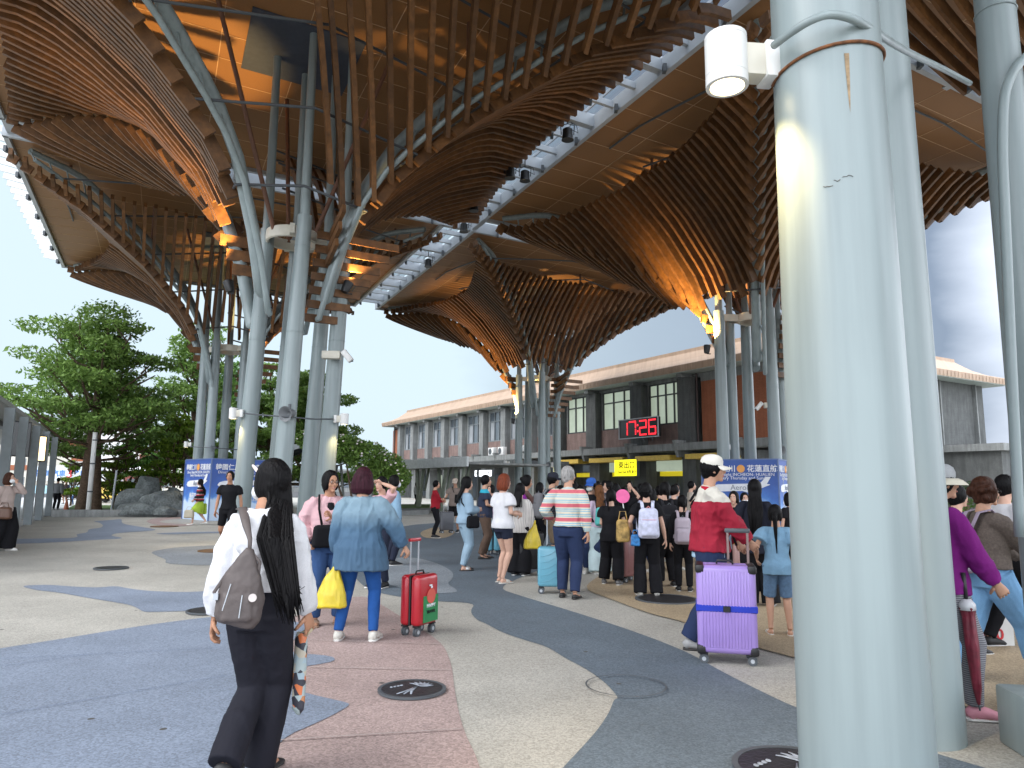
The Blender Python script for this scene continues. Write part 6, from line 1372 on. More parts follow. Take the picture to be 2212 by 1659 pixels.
# ---- smiling woman in pink
x1, y1 = PG(700, 1350)
w2 = person('smiling woman with glasses in a pale pink hooded jacket and blue jeans', x1, y1, 1.62, 205, 'tan', 1.22, lf=(-.13, .04, 0), rf=(.10, 0, 0), lh=(.02, .22, 1.22), rh=(.24, .10, .95), head=(18, -4), near=True, glasses=True, smile=True, belly=.03,
   top=dict(type='long', mat=PNK, ease=.030, sl=.030, hem=.98, hood=True, wr=.018, under=(BLK, .075, .99)), bottom=dict(type='pants', mat=JEAN, ease=.012, flare=.0), shoes=('sandal', SND, SND), hair=('pony', 'black', .15), curl=.9)
handbag(tuple(world(w2, (.03, .20, 1.0))), 'black pouch worn across the pink jacket woman\'s waist', BLK, (.36, .11, .24), w2['face'], [world(w2, (.1, .19, 1.08)), world(w2, (.14, .15, 1.3)), world(w2, (.12, .02, 1.46))], 'waist_bag')
# ---- woman in the faded denim shirt
x2, y2 = PG(772, 1384)
DIP = banded('dip_dyed_denim', 'Z', [(.70, (.055, .11, .175)), (1.05, (.045, .10, .17)), (1.17, (.06, .125, .20)), (1.30, (.15, .235, .30)), (1.45, (.18, .27, .33))], interp='LINEAR', noise_amt=.10)
w3 = person('woman in a faded dip dyed denim shirt and bright blue jeans, seen from behind', x2, y2, 1.64, -4, 'mid', 1.16, lf=(-.19, 0, 0), rf=(.16, .02, 0), lh=(-.28, .08, .78), rh=(.46, .10, .88), head=(-8, -4), near=True, 
   top=dict(type='long', mat=DIP, ease=.062, sl=.048, hem=.70, flare=.03, wr=.017, ws=(8, 8, 3.5)), bottom=dict(type='pants', mat=cl('vivid_blue_jean', (.016, .075, .26)), ease=.004), shoes=('sneaker', SHW, SOLE), hair=('bob', 'plum'), curl=.9)
# yellow plastic carrier
def carrier(q, label, k=1.0):
    e_ = empty('carrier_bag', tuple(q)); e_.scale = (k, k, k); tag(e_, label, 'bag')
    b = MB(); b.tube([(0, 0, -.17), (0, 0, -.155), (0, 0, -.06), (.01, 0, .05), (.03, 0, .13), (.035, 0, .20)], [.125, .14, .125, .085, .045, .014], 20, ry=[.07, .09, .085, .06, .03, .012], side=(1, 0, 0)); fuse(b, 'bag_body', YP, e_, .009, 2, .009, (16, 16, 2.5), seed=4)
    MB().tube([(.03, 0, .18), (.04, 0, .24)], [.02, .01], 8).obj('handle', YP, e_, True)
YP = mat('yellow_plastic_film', (.62, .47, .025), .35, .15, 10)
carrier(at_y(716, 1268, y2 - .08), 'thin bright yellow plastic carrier bag held by the denim shirt woman', 1.15)

# ---- luggage
def suitcase(loc, rz, w, d, h, mt, label, handle=.0, ribs='v', belt=None, grey=None, wheels=.045, corner=None, deco=None, group='suitcases on the plaza', handle_top=None):
    e_ = empty('suitcase', loc, rz); tag(e_, label, 'suitcase', group); z0 = wheels * 2 + .01; dk = M['black']
    for s in (-1, 1):
        b = MB(); b.rbox((0, s * (d / 4 + .004), z0 + h / 2), (w, d / 2 - .008, h), min(.045, d * .2), 4)
        if ribs == 'v':
            for i in np.arange(-w / 2 + .05, w / 2 - .04, .026): b.rbox((i, s * (d / 2 - .002), z0 + h / 2), (.014, .012, h - .10), .005, 1)
        sh_ = b.obj('shell', mt, e_, auto=45)
        if ribs == 'wave':
            b2 = MB()
            for q in range(5): b2.tube([(-w * .38 + q * .02 * 0, s * (d / 2), z0 + h * (.12 + .16 * q)), (-w * .1, s * (d / 2), z0 + h * (.16 + .16 * q)), (w * .12, s * (d / 2), z0 + h * (.26 + .16 * q)), (w * .38, s * (d / 2), z0 + h * min(.95, (.34 + .16 * q)))], .006, 6)
            b2.obj('moulded_wave', mt, sh_, True)
        elif ribs == 'h':
            b2 = MB()
            for q in (-.28, 0, .28): b2.rbox((w * q, s * (d / 2 - .003), z0 + h / 2), (.03, .014, h - .12), .006, 1)
            b2.obj('moulded_rib', mt, sh_, True)
    b = MB(); b.rbox((0, 0, z0 + h / 2), (w - .008, .02, h - .008), .008, 1); b.obj('zip_band', dk, e_)
    for sx_ in (-1, 1):
        for sy in (-1, 1):
            c_ = (sx_ * (w / 2 - .05), sy * (d / 2 - .05), 0); b = MB(); b.tube([(c_[0], c_[1], z0 + .01), (c_[0], c_[1], wheels * 1.6)], [.022, .014], 10); b.rbox((c_[0], c_[1], z0 - .002), (.07, .07, .018), .006, 1); fk = b.obj('caster_fork', dk, e_, auto=40)
            for o_ in (-.012, .012): 
                wl = MB().lathe([(wheels * .5, -.009), (wheels, -.008), (wheels, .008), (wheels * .5, .009)], (0, 0, 0), 18, m=Matrix.Rotation(R(90), 3, 'X')).obj('wheel', M['steel_dark'], e_, auto=40); wl.location = (c_[0], c_[1] + o_, wheels)
                hbm = MB().lathe([(wheels * .45, -.011), (wheels * .45, .011)], (0, 0, 0), 10, m=Matrix.Rotation(R(90), 3, 'X')).obj('wheel_hub', M['steel_light'], wl)
    if corner:
        for sx_ in (-1, 1):
            for sz in (-1, 1): MB().rbox((sx_ * (w / 2 - .032), 0, z0 + h / 2 + sz * (h / 2 - .032)), (.076, d + .012, .076), .02, 2).obj('corner_guard', corner, e_, auto=40)
    b = MB(); b.tube([(-.07, 0, z0 + h), (-.06, 0, z0 + h + .03), (.06, 0, z0 + h + .03), (.07, 0, z0 + h)], .009, 8); b.obj('top_handle', dk, e_, True)
    if handle:
        hw2 = handle_top or .07; b = MB()
        for s in (-1, 1): b.rbox((s * hw2, d * .30, z0 + h + handle / 2 - .03), (.018, .012, handle + .06), .003, 1)
        b.obj('telescopic_tube', M['steel_light'], e_); MB().rbox((0, d * .30, z0 + h + handle), (hw2 * 2 + .06, .03, .035), .01, 2).obj('grip', mt if deco else dk, e_, auto=40)
    if belt: b = MB(); b.rbox((0, 0, z0 + h * .51), (w + .012, d + .012, .055), .006, 1); bo = b.obj('luggage_belt', belt, e_); MB().rbox((.0, -d / 2 - .012, z0 + h * .51), (.06, .018, .05), .005, 1).obj('belt_buckle', dk, bo)
    return e_
RED = mat('red_polycarbonate', (.42, .012, .022), .28, .04, coat=.4)
q = at_z(902, 1372); sc = suitcase((q.x, q.y + .06, 0), R(62), .36, .24, .50, RED, 'small bright red suitcase held by the denim shirt woman', .34, None, deco=True)
b = MB(); b.box((.03, -.124, .36 - .10), (.26, .004, .26)); b.obj('green_panel', mat('green_print', (.02, .22, .07), .4), sc)
MB().lathe([(.075, 0), (.075, .004)], n=24, m=Matrix.Rotation(R(90), 3, 'X')).obj('red_disc_print', mat('tomato_print', (.62, .10, .07), .4), sc).location = (.03, -.1262, .385)
b = MB(); b.box((.03, -.1275, .375), (.03, .003, .03)); b.box((.02, -.127, .49), (.05, .003, .014)); b.box((.04, -.127, .47), (.03, .003, .02)); b.obj('small_white_print', wht, sc)
lettering('HAPPY', .05, wht, sc, (.03, -.128, .29), (math.pi / 2, 0, 0)); lettering('TRAVEL', .045, M['black'], sc, (.03, -.128, .23), (math.pi / 2, 0, 0)); 
PUR = mat('lilac_polycarbonate', (.34, .235, .58), .32, .04, coat=.3)
xs_, ys_ = PG(1581, 1436)
sp_ = suitcase((xs_ + .0, ys_ + .12, 0), R(-14), .50, .33, .74, PUR, 'large ribbed lilac suitcase with a royal blue belt', .0, 'v', belt=mat('royal_blue_webbing', (.012, .035, .42), .7), corner=M['black'], wheels=.04)
b = MB()
for s in (-1, 1): b.rbox((s * .085 + .12, .06, .83 + .14), (.022, .014, .30), .003, 1)
b.obj('telescopic_tube', mat('rose_metal', (.28, .20, .19), .35, metal=.6), sp_); MB().rbox((.12, .06, 1.12), (.22, .03, .04), .012, 2).obj('grip', M['steel_dark'], sp_, auto=40)
BLU = mat('sky_blue_polycarbonate', (.13, .36, .47), .32, .04, coat=.3)
q = at_z(1193, 1284); suitcase((q.x + .0, q.y + .1, 0), R(-4), .40, .24, .55, BLU, 'sky blue suitcase with moulded waves beside the striped jersey', .46, 'wave')
q = at_z(964, 1152); suitcase((q.x, q.y, 0), R(25), .42, .28, .58, mat('grey_polycarbonate', (.10, .105, .12), .35, .05), 'dark grey suitcase of the man in the beige cap', .42, 'v')
q = at_z(1068, 1200); suitcase((q.x, q.y + .2, 0), R(80), .42, .28, .62, BLU, 'pale blue suitcase half hidden behind the brown trousers', .35, 'h')
q = at_z(1147, 1243); suitcase((q.x, q.y + .1, 0), R(5), .42, .28, .62, mat('black_polycarbonate', (.014, .014, .016), .4), 'black suitcase under the yellow bag in the queue', .25, 'v')
q = at_z(1362, 1262); suitcase((q.x, q.y + .25, 0), R(40), .42, .27, .62, mat('dusty_pink_polycarbonate', (.42, .20, .20), .35, .04, coat=.3), 'dusty pink suitcase between two women in black', .0, 'h')
q = at_z(1612, 1275); suitcase((q.x + .15, q.y + .4, 0), R(-20), .40, .26, .60, mat('rose_polycarbonate', (.40, .24, .22), .35, .04), 'rose suitcase behind the lilac one', .35, 'h')
q = at_z(1650, 1280); suitcase((q.x + .05, q.y + 1.2, 0), R(10), .42, .26, .62, mat('mint_polycarbonate', (.16, .38, .36), .35, .04), 'mint suitcase behind the long haired woman in black', .0, 'v')

# ---- boy in black walking to the camera
x, y = PG(488, 1190)
person('young man in black polo and black shorts with white socks walking to the camera', x, y, 1.76, 186, 'tan', 1.02, True, lf=(-.15, .28, 0), rf=(.16, -.34, .14), lh=(-.27, -.06, .80), rh=(.26, .06, .83), head=(0, 3), top=dict(type='tee', mat=BLK, ease=.018, sl=.022, hem=.90, collar=True), bottom=dict(type='shorts', mat=BLK, ease=.016, len=.54), shoes=('sneaker', SHG, DSOLE), socks=WHT, hair=('short', 'black'), curl=.5)
# ---- woman in red and black stripes with bright bag, by the left box
x, y = PG(428, 1134)
STR = banded('red_black_stripe', 'Z', [(0, (.012, .012, .014)), (.5, (.42, .02, .04)), (.78, (.65, .6, .58)), (.88, (.012, .012, .014)), (1, (.012, .012, .014))], repeat=.17)
pz = person('long haired woman in red and black striped sweater walking past the left blue box', x, y, 1.64, 88, 'fair', .95, lf=(-.08, .22, 0), rf=(.08, -.22, .06), lh=(-.22, .12, .95), rh=(.22, .05, .84), head=(0, 0), top=dict(type='long', mat=STR, ease=.03, sl=.025, hem=.88), bottom=dict(type='skirt', mat=cl('lime_green', (.32, .46, .05)), len=.50), shoes=('flat', M['white'], SOLE), hair=('long', 'black', .42))
handbag(tuple(world(pz, (.3, .02, .60))), 'lime green cloth bag held by the striped sweater woman', cl('lime_bag', (.36, .50, .06)), (.34, .14, .40), 0); handbag(tuple(world(pz, (-.28, .25, .42))), 'cream paper bag with a small print held low by the striped sweater woman', cl('cream_canvas', (.46, .42, .33)), (.36, .14, .30), 0)
# ---- left edge, woman on the phone
x, y = PG(2, 1190)
pz = person('woman in a beige cardigan on the phone at the left edge', x, y, 1.68, -95, 'fair', 1.05, lh=(-.06, .17, 1.50), rh=(.22, .12, .95), lf=(-.1, .1, 0), rf=(.1, -.12, 0), mask='white', top=dict(type='long', mat=cl('beige_knit', (.42, .34, .31)), ease=.03, sl=.03, hem=.86), bottom=dict(type='pants', mat=BLK, ease=.05, flare=.05), shoes=('sneaker', M['white'], SOLE), hair=('bob', 'brown'), elbow=((-.6, .5, -1), None))
handbag(tuple(world(pz, (.27, .2, .84))), 'brown leather handbag on the arm of the woman at the left edge', mat('brown_leather', (.10, .045, .025), .45), (.36, .14, .26), pz['face'] + R(90))
# ---- distant walkers near the shelter
for px, py, Y, H, fc, tm, bm_, lb in ((124, 1095, 40, 1.74, 10, cl('mid_grey', (.16, .17, .18)), BLK, 'man in grey jacket walking away beyond the shelter posts'), (142, 1082, 52, 1.62, 180, DNV, BLK, 'person in black shorts standing beyond the grey jacket man'), (158, 1082, 50, 1.15, 170, LJEAN, JEAN, 'child in pale top beyond the shelter'), (899, 1094, 50, 1.68, -60, WHT, BLK, 'person in white shirt under the covered walkway')):
    q = at_y(px, 1060, Y); person(lb, q.x, Y, H, fc, 'mid', 1.0, True, top=dict(type='tee' if 'short' in lb else 'long', mat=tm, ease=.03), bottom=dict(type='shorts' if 'shorts' in lb else 'pants', mat=bm_, len=.55), shoes=('sneaker', SHG, DSOLE), hair=('short', 'black'), group='distant walkers')

# ---- the queue
def mk(label, px, D, H, face, head_top=None, **kw):
    x, y = PY(px, D); return person(label, x, y, H, face, **kw)
sneak = ('sneaker', SHW, SOLE); bsn = ('sneaker', SHB, SOLE)
mk('person in pale denim jacket with long black hair and mask by the pergola', 850, 14, 1.66, -55, skin='fair', mask='white', top=dict(type='long', mat=cl('washed_denim', (.22, .35, .47)), ease=.04, sl=.035, hem=.80), bottom=dict(type='pants', mat=DNV), shoes=bsn, hair=('long', 'black', .34))
mk('person in a pink tee with raised arm behind the denim shirt woman', 826, 11, 1.60, 150, skin='fair', lh=(-.10, .12, 1.62), elbow=((-1, .2, 0), None), top=dict(type='tee', mat=PNK, ease=.03), bottom=dict(type='pants', mat=DNV), shoes=bsn, hair=('short', 'black'))
x, y = PG(938, 1162)
person('man in a dark red sweater and black trousers with folded arms', x, y, 1.62, -88, 'mid', 1.08, True, lh=(.10, .20, 1.16), rh=(-.10, .24, 1.10), belly=.03, top=dict(type='long', mat=cl('dark_red', (.28, .012, .022)), ease=.018, hem=.88), bottom=dict(type='pants', mat=BLK, ease=.01), shoes=bsn, hair=('short', 'black'), curl=.9, group='people queueing')
x, y = PG(982, 1150)
pz = person('man in a beige cap and brown tee with a strap across his chest', x, y, 1.70, 165, 'mid', 1.15, True, lh=(-.2, .16, .9), rh=(.30, .25, .98), head=(0, -14), belly=.03, top=dict(type='tee', mat=cl('taupe', (.20, .16, .14)), ease=.035, sl=.035, hem=.84), bottom=dict(type='shorts', mat=BLK, ease=.03, len=.52), shoes=bsn, hair=('short', 'black'), hat=('cap', cl('beige_cap', (.45, .38, .32))), group='people queueing')
handbag(tuple(world(pz, (-.12, .17, 1.12))), 'small black cross body pouch of the man in the beige cap', BLK, (.16, .07, .2), pz['face'], [world(pz, (-.06, .17, 1.2)), world(pz, (.02, .15, 1.33)), world(pz, (.10, .03, 1.47))])
x, y = PG(1003, 1232)
pz = person('woman with long black hair in pale blue shirt and pale jeans', x, y, 1.63, -62, 'fair', .98, lf=(-.09, .05, 0), rf=(.10, -.05, 0), lh=(-.05, .2, 1.12), rh=(.1, .22, 1.12), head=(-10, -6), top=dict(type='long', mat=cl('pale_blue_shirt', (.26, .37, .47)), ease=.045, sl=.04, hem=.86), bottom=dict(type='pants', mat=LJEAN, ease=.018), shoes=('sandal', M['white'], DSOLE), hair=('long', 'black', .30), group='people queueing')
handbag(tuple(world(pz, (.24, .05, .90))), 'round black shoulder bag of the woman in the pale blue shirt', BLK, (.24, .12, .22), pz['face'] + R(80), [world(pz, (.22, .05, 1.0)), world(pz, (.12, -.13, 1.25)), world(pz, (-.08, -.05, 1.47))])
NVC = banded('navy_and_cyan', 'Z', [(.7, (.014, .022, .05)), (1.355, (.02, .35, .48)), (1.5, (.02, .35, .48))])
x, y = PG(1045, 1207)
person('man in a navy polo with cyan shoulders and brown trousers', x, y, 1.70, -80, 'mid', 1.12, True, lf=(-.12, .05, 0), rf=(.12, -.05, 0), lh=(-.1, .25, 1.1), rh=(.14, .25, 1.1), belly=.035, top=dict(type='tee', mat=NVC, ease=.028, sl=.028, hem=.84), bottom=dict(type='pants', mat=cl('brown_trouser', (.115, .075, .055)), ease=.022), shoes=('flat', SHB, DSOLE), hair=('short', 'black'), group='people queueing')
x, y = PG(1085, 1259)
person('woman with auburn hair in a white tee and dark shorts', x, y, 1.66, -52, 'fair', 1.08, lf=(-.08, .02, 0), rf=(.09, -.04, 0), lh=(-.05, .22, 1.1), rh=(.14, .22, 1.08), head=(-8, -4), belly=.01, top=dict(type='tee', mat=WHT, ease=.040, sl=.05, hem=.86), bottom=dict(type='shorts', mat=DNV, ease=.022, len=.70), shoes=('sandal', SHW, SHW), hair=('bob', 'auburn'), group='people queueing')
x, y = PG(1122, 1243)
SHS = banded('thin_grey_stripe', 'X', [(0, (.58, .55, .52)), (.6, (.35, .33, .32)), (1, (.58, .55, .52))], repeat=.03)
person('woman with black hair in a pale striped shirt and black trousers', x, y, 1.52, -20, 'fair', 1.0, lh=(-.1, .22, 1.05), head=(-10, -8), top=dict(type='long', mat=SHS, ease=.04, hem=.80), bottom=dict(type='pants', mat=BLK, ease=.04, flare=.05), shoes=bsn, hair=('long', 'black', .24), group='people queueing')
mk('woman in a brown dress reading a phone beside the far pipes', 1135, 14.2, 1.68, -88, skin='mid', lh=(-.03, .36, 1.22), rh=(.05, .38, 1.2), head=(0, -14), build=1.05, top=dict(type='mid', mat=cl('brown_dress', (.13, .075, .065)), ease=.03, hem=.80), bottom=dict(type='skirt', mat=cl('brown_dress', (.13, .075, .065)), len=.40), shoes=bsn, hair=('bun', 'black'), group='people queueing')
cable([(*PY(1125, 13.9), 1.40), (*PY(1140, 13.8), 1.15), (*PY(1150, 13.8), .95)], .05, 'purple scarf over the brown dress', cl('violet', (.20, .02, .22)), 'scarf')
pz = mk('man in dark cap and black tee with a grey backpack', 1192, 13.4, 1.72, -80, skin='mid', build=1.05, male=True, lh=(-.1, .28, 1.15), rh=(.14, .28, 1.12), head=(-6, 0), top=dict(type='tee', mat=cl('charcoal_navy', (.02, .022, .032)), ease=.03), bottom=dict(type='shorts', mat=SND if False else cl('khaki', (.20, .15, .10)), ease=.03, len=.48), socks=WHT, shoes=sneak, hair=('short', 'black'), hat=('cap', cl('charcoal_navy', (.02, .022, .032))), group='people queueing')
backpack(pz, 'grey backpack on the man in the dark cap', cl('grey_pack', (.16, .16, .17)), .30, .46, .17, 1.14)
x, y = PG(1228, 1292)
PIX = banded('pink_cream_blue_stripe', 'Z', [(0, (.62, .57, .45)), (.10, (.22, .42, .52)), (.17, (.62, .57, .45)), (.24, (.22, .42, .52)), (.31, (.62, .57, .45)), (.40, (.55, .12, .15)), (.66, (.62, .57, .45)), (.74, (.22, .42, .52)), (.80, (.62, .57, .45)), (.86, (.22, .42, .52)), (.93, (.62, .57, .45)), (1, (.62, .57, .45))], repeat=.185)
person('grey haired man in a pink, cream and blue striped jersey and navy jeans', x, y, 1.75, -16, 'mid', 1.08, True, lf=(-.09, .06, 0), rf=(.10, -.05, 0), lh=(-.27, .16, 1.03), rh=(.27, -.03, .84), head=(-32, 0), lean=-.0, near=True, top=dict(type='long', mat=PIX, ease=.030, sl=.026, hem=.93, collar=True, wr=.008), bottom=dict(type='pants', mat=DJEAN, ease=.022), shoes=('flat', SHB, DSOLE), hair=('short', 'grey'), curl=.5, group='people queueing')
mk('person in blue cap and pale mask facing the queue', 1277, 13, 1.62, 170, skin='fair', male=True, head=(-30, -8), mask='grey', top=dict(type='tee', mat=BLK, ease=.03), bottom=dict(type='pants', mat=DJEAN), shoes=sneak, hair=('short', 'black'), hat=('cap', cl('royal_cap', (.03, .10, .36))), group='people queueing')
x, y = PG(1296, 1240)
pz = person('woman with red brown hair, pink top and wide pale jeans', x, y, 1.50, 5, 'fair', .95, head=(10, 0), lh=(-.2, .15, .95), top=dict(type='long', mat=LPNK, ease=.02), bottom=dict(type='pants', mat=cl('ice_jean', (.46, .58, .60)), ease=.035, flare=.05), shoes=sneak, hair=('long', 'ombre', .26), group='people queueing')
backpack(pz, 'black and mint backpack on the woman with red brown hair', cl('mint', (.10, .42, .40)), .28, .36, .15, 1.12, straps=BLK)
x, y = PG(1322, 1263)
person('young woman in loose black clothes with a ponytail', x, y, 1.43, -18, 'fair', .95, lf=(-.15, .05, 0), rf=(.13, -.05, 0), lh=(-.1, .2, 1.0), rh=(.25, .12, .95), head=(-20, 0), top=dict(type='tee', mat=BLK, ease=.05, sl=.05, hem=.78), bottom=dict(type='pants', mat=BLK, ease=.04, flare=.02), shoes=('sneaker', SHG, SOLE), hair=('pony', 'black', .26), group='people queueing')
x, y = PG(1400, 1288)
pz = person('woman in black tee and flared black trousers with tied curly hair', x, y, 1.53, -4, 'fair', .95, lf=(-.12, 0, 0), rf=(.13, 0, 0), lh=(-.22, .15, 1.0), rh=(.30, .02, .80), head=(-12, 0), near=True, top=dict(type='tee', mat=BLK, ease=.028, sl=.026, hem=.88), bottom=dict(type='pants', mat=BLK, ease=.018, flare=.04), shoes=sneak, hair=('curly', 'black'), group='people queueing')
LAV = mat('white_lilac_print', (.52, .54, .68), .8, .2, 14)
backpack(pz, 'pale lilac white backpack on the woman with tied curly hair', LAV, .33, .46, .17, 1.12, trim=mat('coral_zip', (.6, .2, .2), .5))
c = world(pz, (-.20, -.20, .86)); handbag(tuple(c), 'small round bright blue charm bag hanging below the lilac backpack', mat('bright_blue_vinyl', (.03, .18, .45), .4, .5, 30), (.13, .05, .16), 0)
c = world(pz, (-.36, .15, .98)); handbag(tuple(c), 'cream and orange bundle held beside the lilac backpack', mat('cream_orange_print', (.55, .36, .12), .7, .6, 12), (.20, .12, .32), 0)
x, y = PG(1441, 1268)
pz = person('woman in black jacket with hair tied low, black backpack', x, y, 1.55, 4, 'fair', 1.05, lf=(-.13, 0, 0), rf=(.12, .03, 0), head=(8, 0), top=dict(type='long', mat=BLK, ease=.045, sl=.035, hem=.86), bottom=dict(type='pants', mat=BLK, ease=.04), shoes=bsn, hair=('pony', 'black', .2), group='people queueing')
backpack(pz, 'plain black backpack between the lilac and the pink backpacks', cl('black_pack', (.02, .02, .024)), .30, .44, .15, 1.14)
x, y = PG(1478, 1278)
pz = person('girl in black with a side ponytail and striped shoes', x, y, 1.36, -12, 'fair', .92, lf=(-.09, .03, 0), head=(15, 0), top=dict(type='long', mat=BLK, ease=.02), bottom=dict(type='pants', mat=BLK, ease=.012), shoes=('sneaker', SHB, SOLE), hair=('pony', 'black', .2), group='people queueing')
backpack(pz, 'pale pink grey backpack just left of the red jacket', cl('pink_grey', (.44, .38, .44)), .32, .48, .18, 1.10)
# ---- man in white cap and red jacket
x, y = PG(1522, 1400)
RW = banded('red_white_jacket', 'Z', [(.8, (.30, .006, .026)), (1.33, (.60, .57, .50)), (1.6, (.60, .57, .50))], noise_amt=.06)
m1 = person('man in a white cap and red and cream jacket walking right with the lilac suitcase', x + .06, y, 1.78, -96, 'mid', 1.10, True, lf=(-.10, .24, 0), rf=(.10, -.17, .0), lh=(-.16, .30, .93), rh=(.12, .36, .93), head=(-2, -2), near=True, belly=.03, lean=.03,
   top=dict(type='long', mat=RW, ease=.050, sl=.045, hem=.86, collar=True, wr=.018, under=(cl('pale_blue_cotton', (.40, .56, .70)), .05, .80)), bottom=dict(type='pants', mat=DJEAN, ease=.030, flare=.01), shoes=('sneaker', mat('grey_white_shoe', (.32, .32, .32), .6), DSOLE), hair=('thin', 'black'), hat=('cap', cl('cream_cap', (.68, .65, .58))), curl=.75)
MB_ = MB(); MB_.tube([(0, 0, 0), (0, .006, .045)], [.082, .076], 18, ry=[.078, .072], side=(1, 0, 0)); o = MB_.obj('collar', cl('collar_red', (.40, .01, .03)), m1['root'], True); o.location = tuple(m1['nck'] + V3(0, 0, -.025))
cable([world(m1, (-.16, -.13, 1.30)), world(m1, (-.17, -.02, 1.47)), world(m1, (-.13, .13, 1.30)), world(m1, (-.06, .22, 1.05)), world(m1, (.08, .24, .92))], .012, 'black bag strap over the red jacket', BLK, 'strap')
handbag(tuple(world(m1, (-.20, .20, 1.06))), 'grey shoulder bag at the front of the red jacket', cl('bag_grey', (.17, .16, .15)), (.20, .09, .26), m1['face'] + R(90))
# ---- behind him
x, y = PG(1640, 1310)
pz = person('woman in black with very long straight black hair behind the suitcase', x, y, 1.58, -20, 'fair', 1.05, lf=(-.12, 0, 0), rf=(.16, .06, 0), lh=(-.22, .18, 1.0), head=(0, -4), near=True, top=dict(type='long', mat=cl('ink', (.012, .014, .024)), ease=.045, sl=.04, hem=.72), bottom=dict(type='pants', mat=BLK, ease=.05, flare=.03), shoes=('sneaker', SHB, SOLE), hair=('long', 'black', .56), group='people queueing')
carrier(world(pz, (-.34, .16, .98)), 'yellow carrier bag between the red jacket and the long black hair', .9)
x, y = PG(1690, 1372)
DOT = mat('cloth_dotted_denim', (.10, .18, .29), .85, .15, 30)
person('little girl in a sky blue tee with a long ponytail and denim shorts', x - .02, y, 1.30, -14, 'mid', .92, lf=(-.12, .0, 0), rf=(.12, -.03, 0), lh=(-.26, .06, 1.0), rh=(.25, .12, 1.0), head=(-8, 0), near=True, top=dict(type='tee', mat=cl('sky_tee', (.19, .34, .48)), ease=.040, sl=.05, hem=.80), bottom=dict(type='shorts', mat=DOT, ease=.024, len=.50), shoes=('sandal', SHW, SHW), hair=('pony', 'black', .52), group='people queueing')
for i, (px, D, H, fc, hs, mk_, tm) in enumerate(((1585, 11.5, 1.42, 150, 'long', None, BLK), (1607, 12, 1.40, 175, 'short', 'white', WHT), (1704, 12.5, 1.40, 20, 'bob', None, BLK))):
    mk(('girl with dark hair peering behind the red jacket', 'small masked child behind the red jacket', 'dark haired head just left of the thick column')[i], px, D, H, fc, skin='fair', mask=mk_, top=dict(type='tee', mat=tm, ease=.03), bottom=dict(type='pants', mat=BLK), shoes=bsn, hair=(hs, 'black', .28), group='people queueing')
# deeper in the crowd
deep = [(1316, 15.5, 1.60, 100, 'short', None, cl('dusty', (.25, .22, .22)), 'man looking left over the heads of the queue'), (1347, 13.5, 1.46, -30, 'long', None, BLK, 'person lifting a phone above the girl with the pink fan'), (1372, 14.5, 1.47, 10, 'bob', None, DNV, 'dark haired person just left of the curly hair'), (1461, 17, 1.56, 175, 'short', 'white', cl('ash', (.3, .3, .32)), 'small masked person facing the camera beyond the queue'), (1492, 19, 1.64, -100, 'short', None, cl('oat', (.42, .36, .3)), 'man in profile before the concrete pillar'), (1306, 17, 1.62, -60, 'short', None, cl('dusk', (.1, .1, .13)), 'person in dusk blue half hidden by red brown hair'), (1425, 15, 1.5, 30, 'curly', None, cl('mustard', (.5, .36, .05)), 'person in mustard yellow between the black clad women'), (1385, 17, 1.55, 20, 'long', None, cl('wine', (.12, .02, .04)), 'person in wine red deep in the queue'), (1062, 16.8, 1.5, 140, 'bun', None, LPNK, 'woman in lilac top seen between navy polo and white tee'), (1210, 15.5, 1.5, -70, 'short', None, cl('crimson', (.45, .02, .03)), 'person in bright red behind the striped jersey'), (1240, 16.5, 1.58, 40, 'bob', None, BLK, 'dark haired person hidden behind the striped jersey'), (1515, 15, 1.5, 160, 'long', None, BLK, 'person in black behind the red jacket'), (1255, 14.6, 1.5, 30, 'long', None, BLK, 'long haired person in black right of the striped jersey'), (1330, 14.8, 1.54, -10, 'bob', None, BLK, 'bobbed dark head between the ponytail and the fan'), (1408, 13.2, 1.44, 60, 'bob', None, cl('slate', (.08, .09, .12)), 'bobbed person in slate grey beside the lilac backpack'), (1455, 13.6, 1.52, -70, 'short', None, BLK, 'short haired person in black beyond the pink grey backpack'), (1360, 18.5, 1.62, 170, 'short', None, BLK, 'far person in black facing out of the doors'), (1290, 19.5, 1.62, -80, 'short', 'white', DNV, 'far masked person in navy near the glass doors'), (1165, 17.5, 1.56, -60, 'bob', None, BLK, 'bobbed dark haired person beyond the grey backpack')]
for px, D, H, fc, hs, mk_, tm, lb in deep:
    kw = {}
    if 'phone' in lb: kw = dict(rh=(.1, .25, 1.72), elbow=(None, (1, .4, -.2)))
    mk(lb, px, D, H, fc, skin='fair', mask=mk_, top=dict(type='tee', mat=tm, ease=.035), bottom=dict(type='pants', mat=BLK if D > 14 else DJEAN, ease=.02), shoes=sneak, hair=(hs, 'black', .28), group='people queueing', **kw)
q = at_y(1345, 1072, 12.6); e_ = empty('hand_fan', q); tag(e_, 'bright pink round fan held up in the queue', 'fan'); MB().lathe([(.12, 0), (.12, .008)], n=24, m=Matrix.Rotation(R(80), 3, 'X')).obj('fan_face', mat('hot_pink', (.75, .12, .32), .5), e_); MB().tube([(0, 0, -.1), (.02, 0, -.26)], .01, 6).obj('fan_grip', M['white'], e_)
q = at_y(1120, 1235, 12.0); carrier(at_y(1150, 1160, 11.9), 'translucent yellow carrier bag over the black suitcase', 1.1)
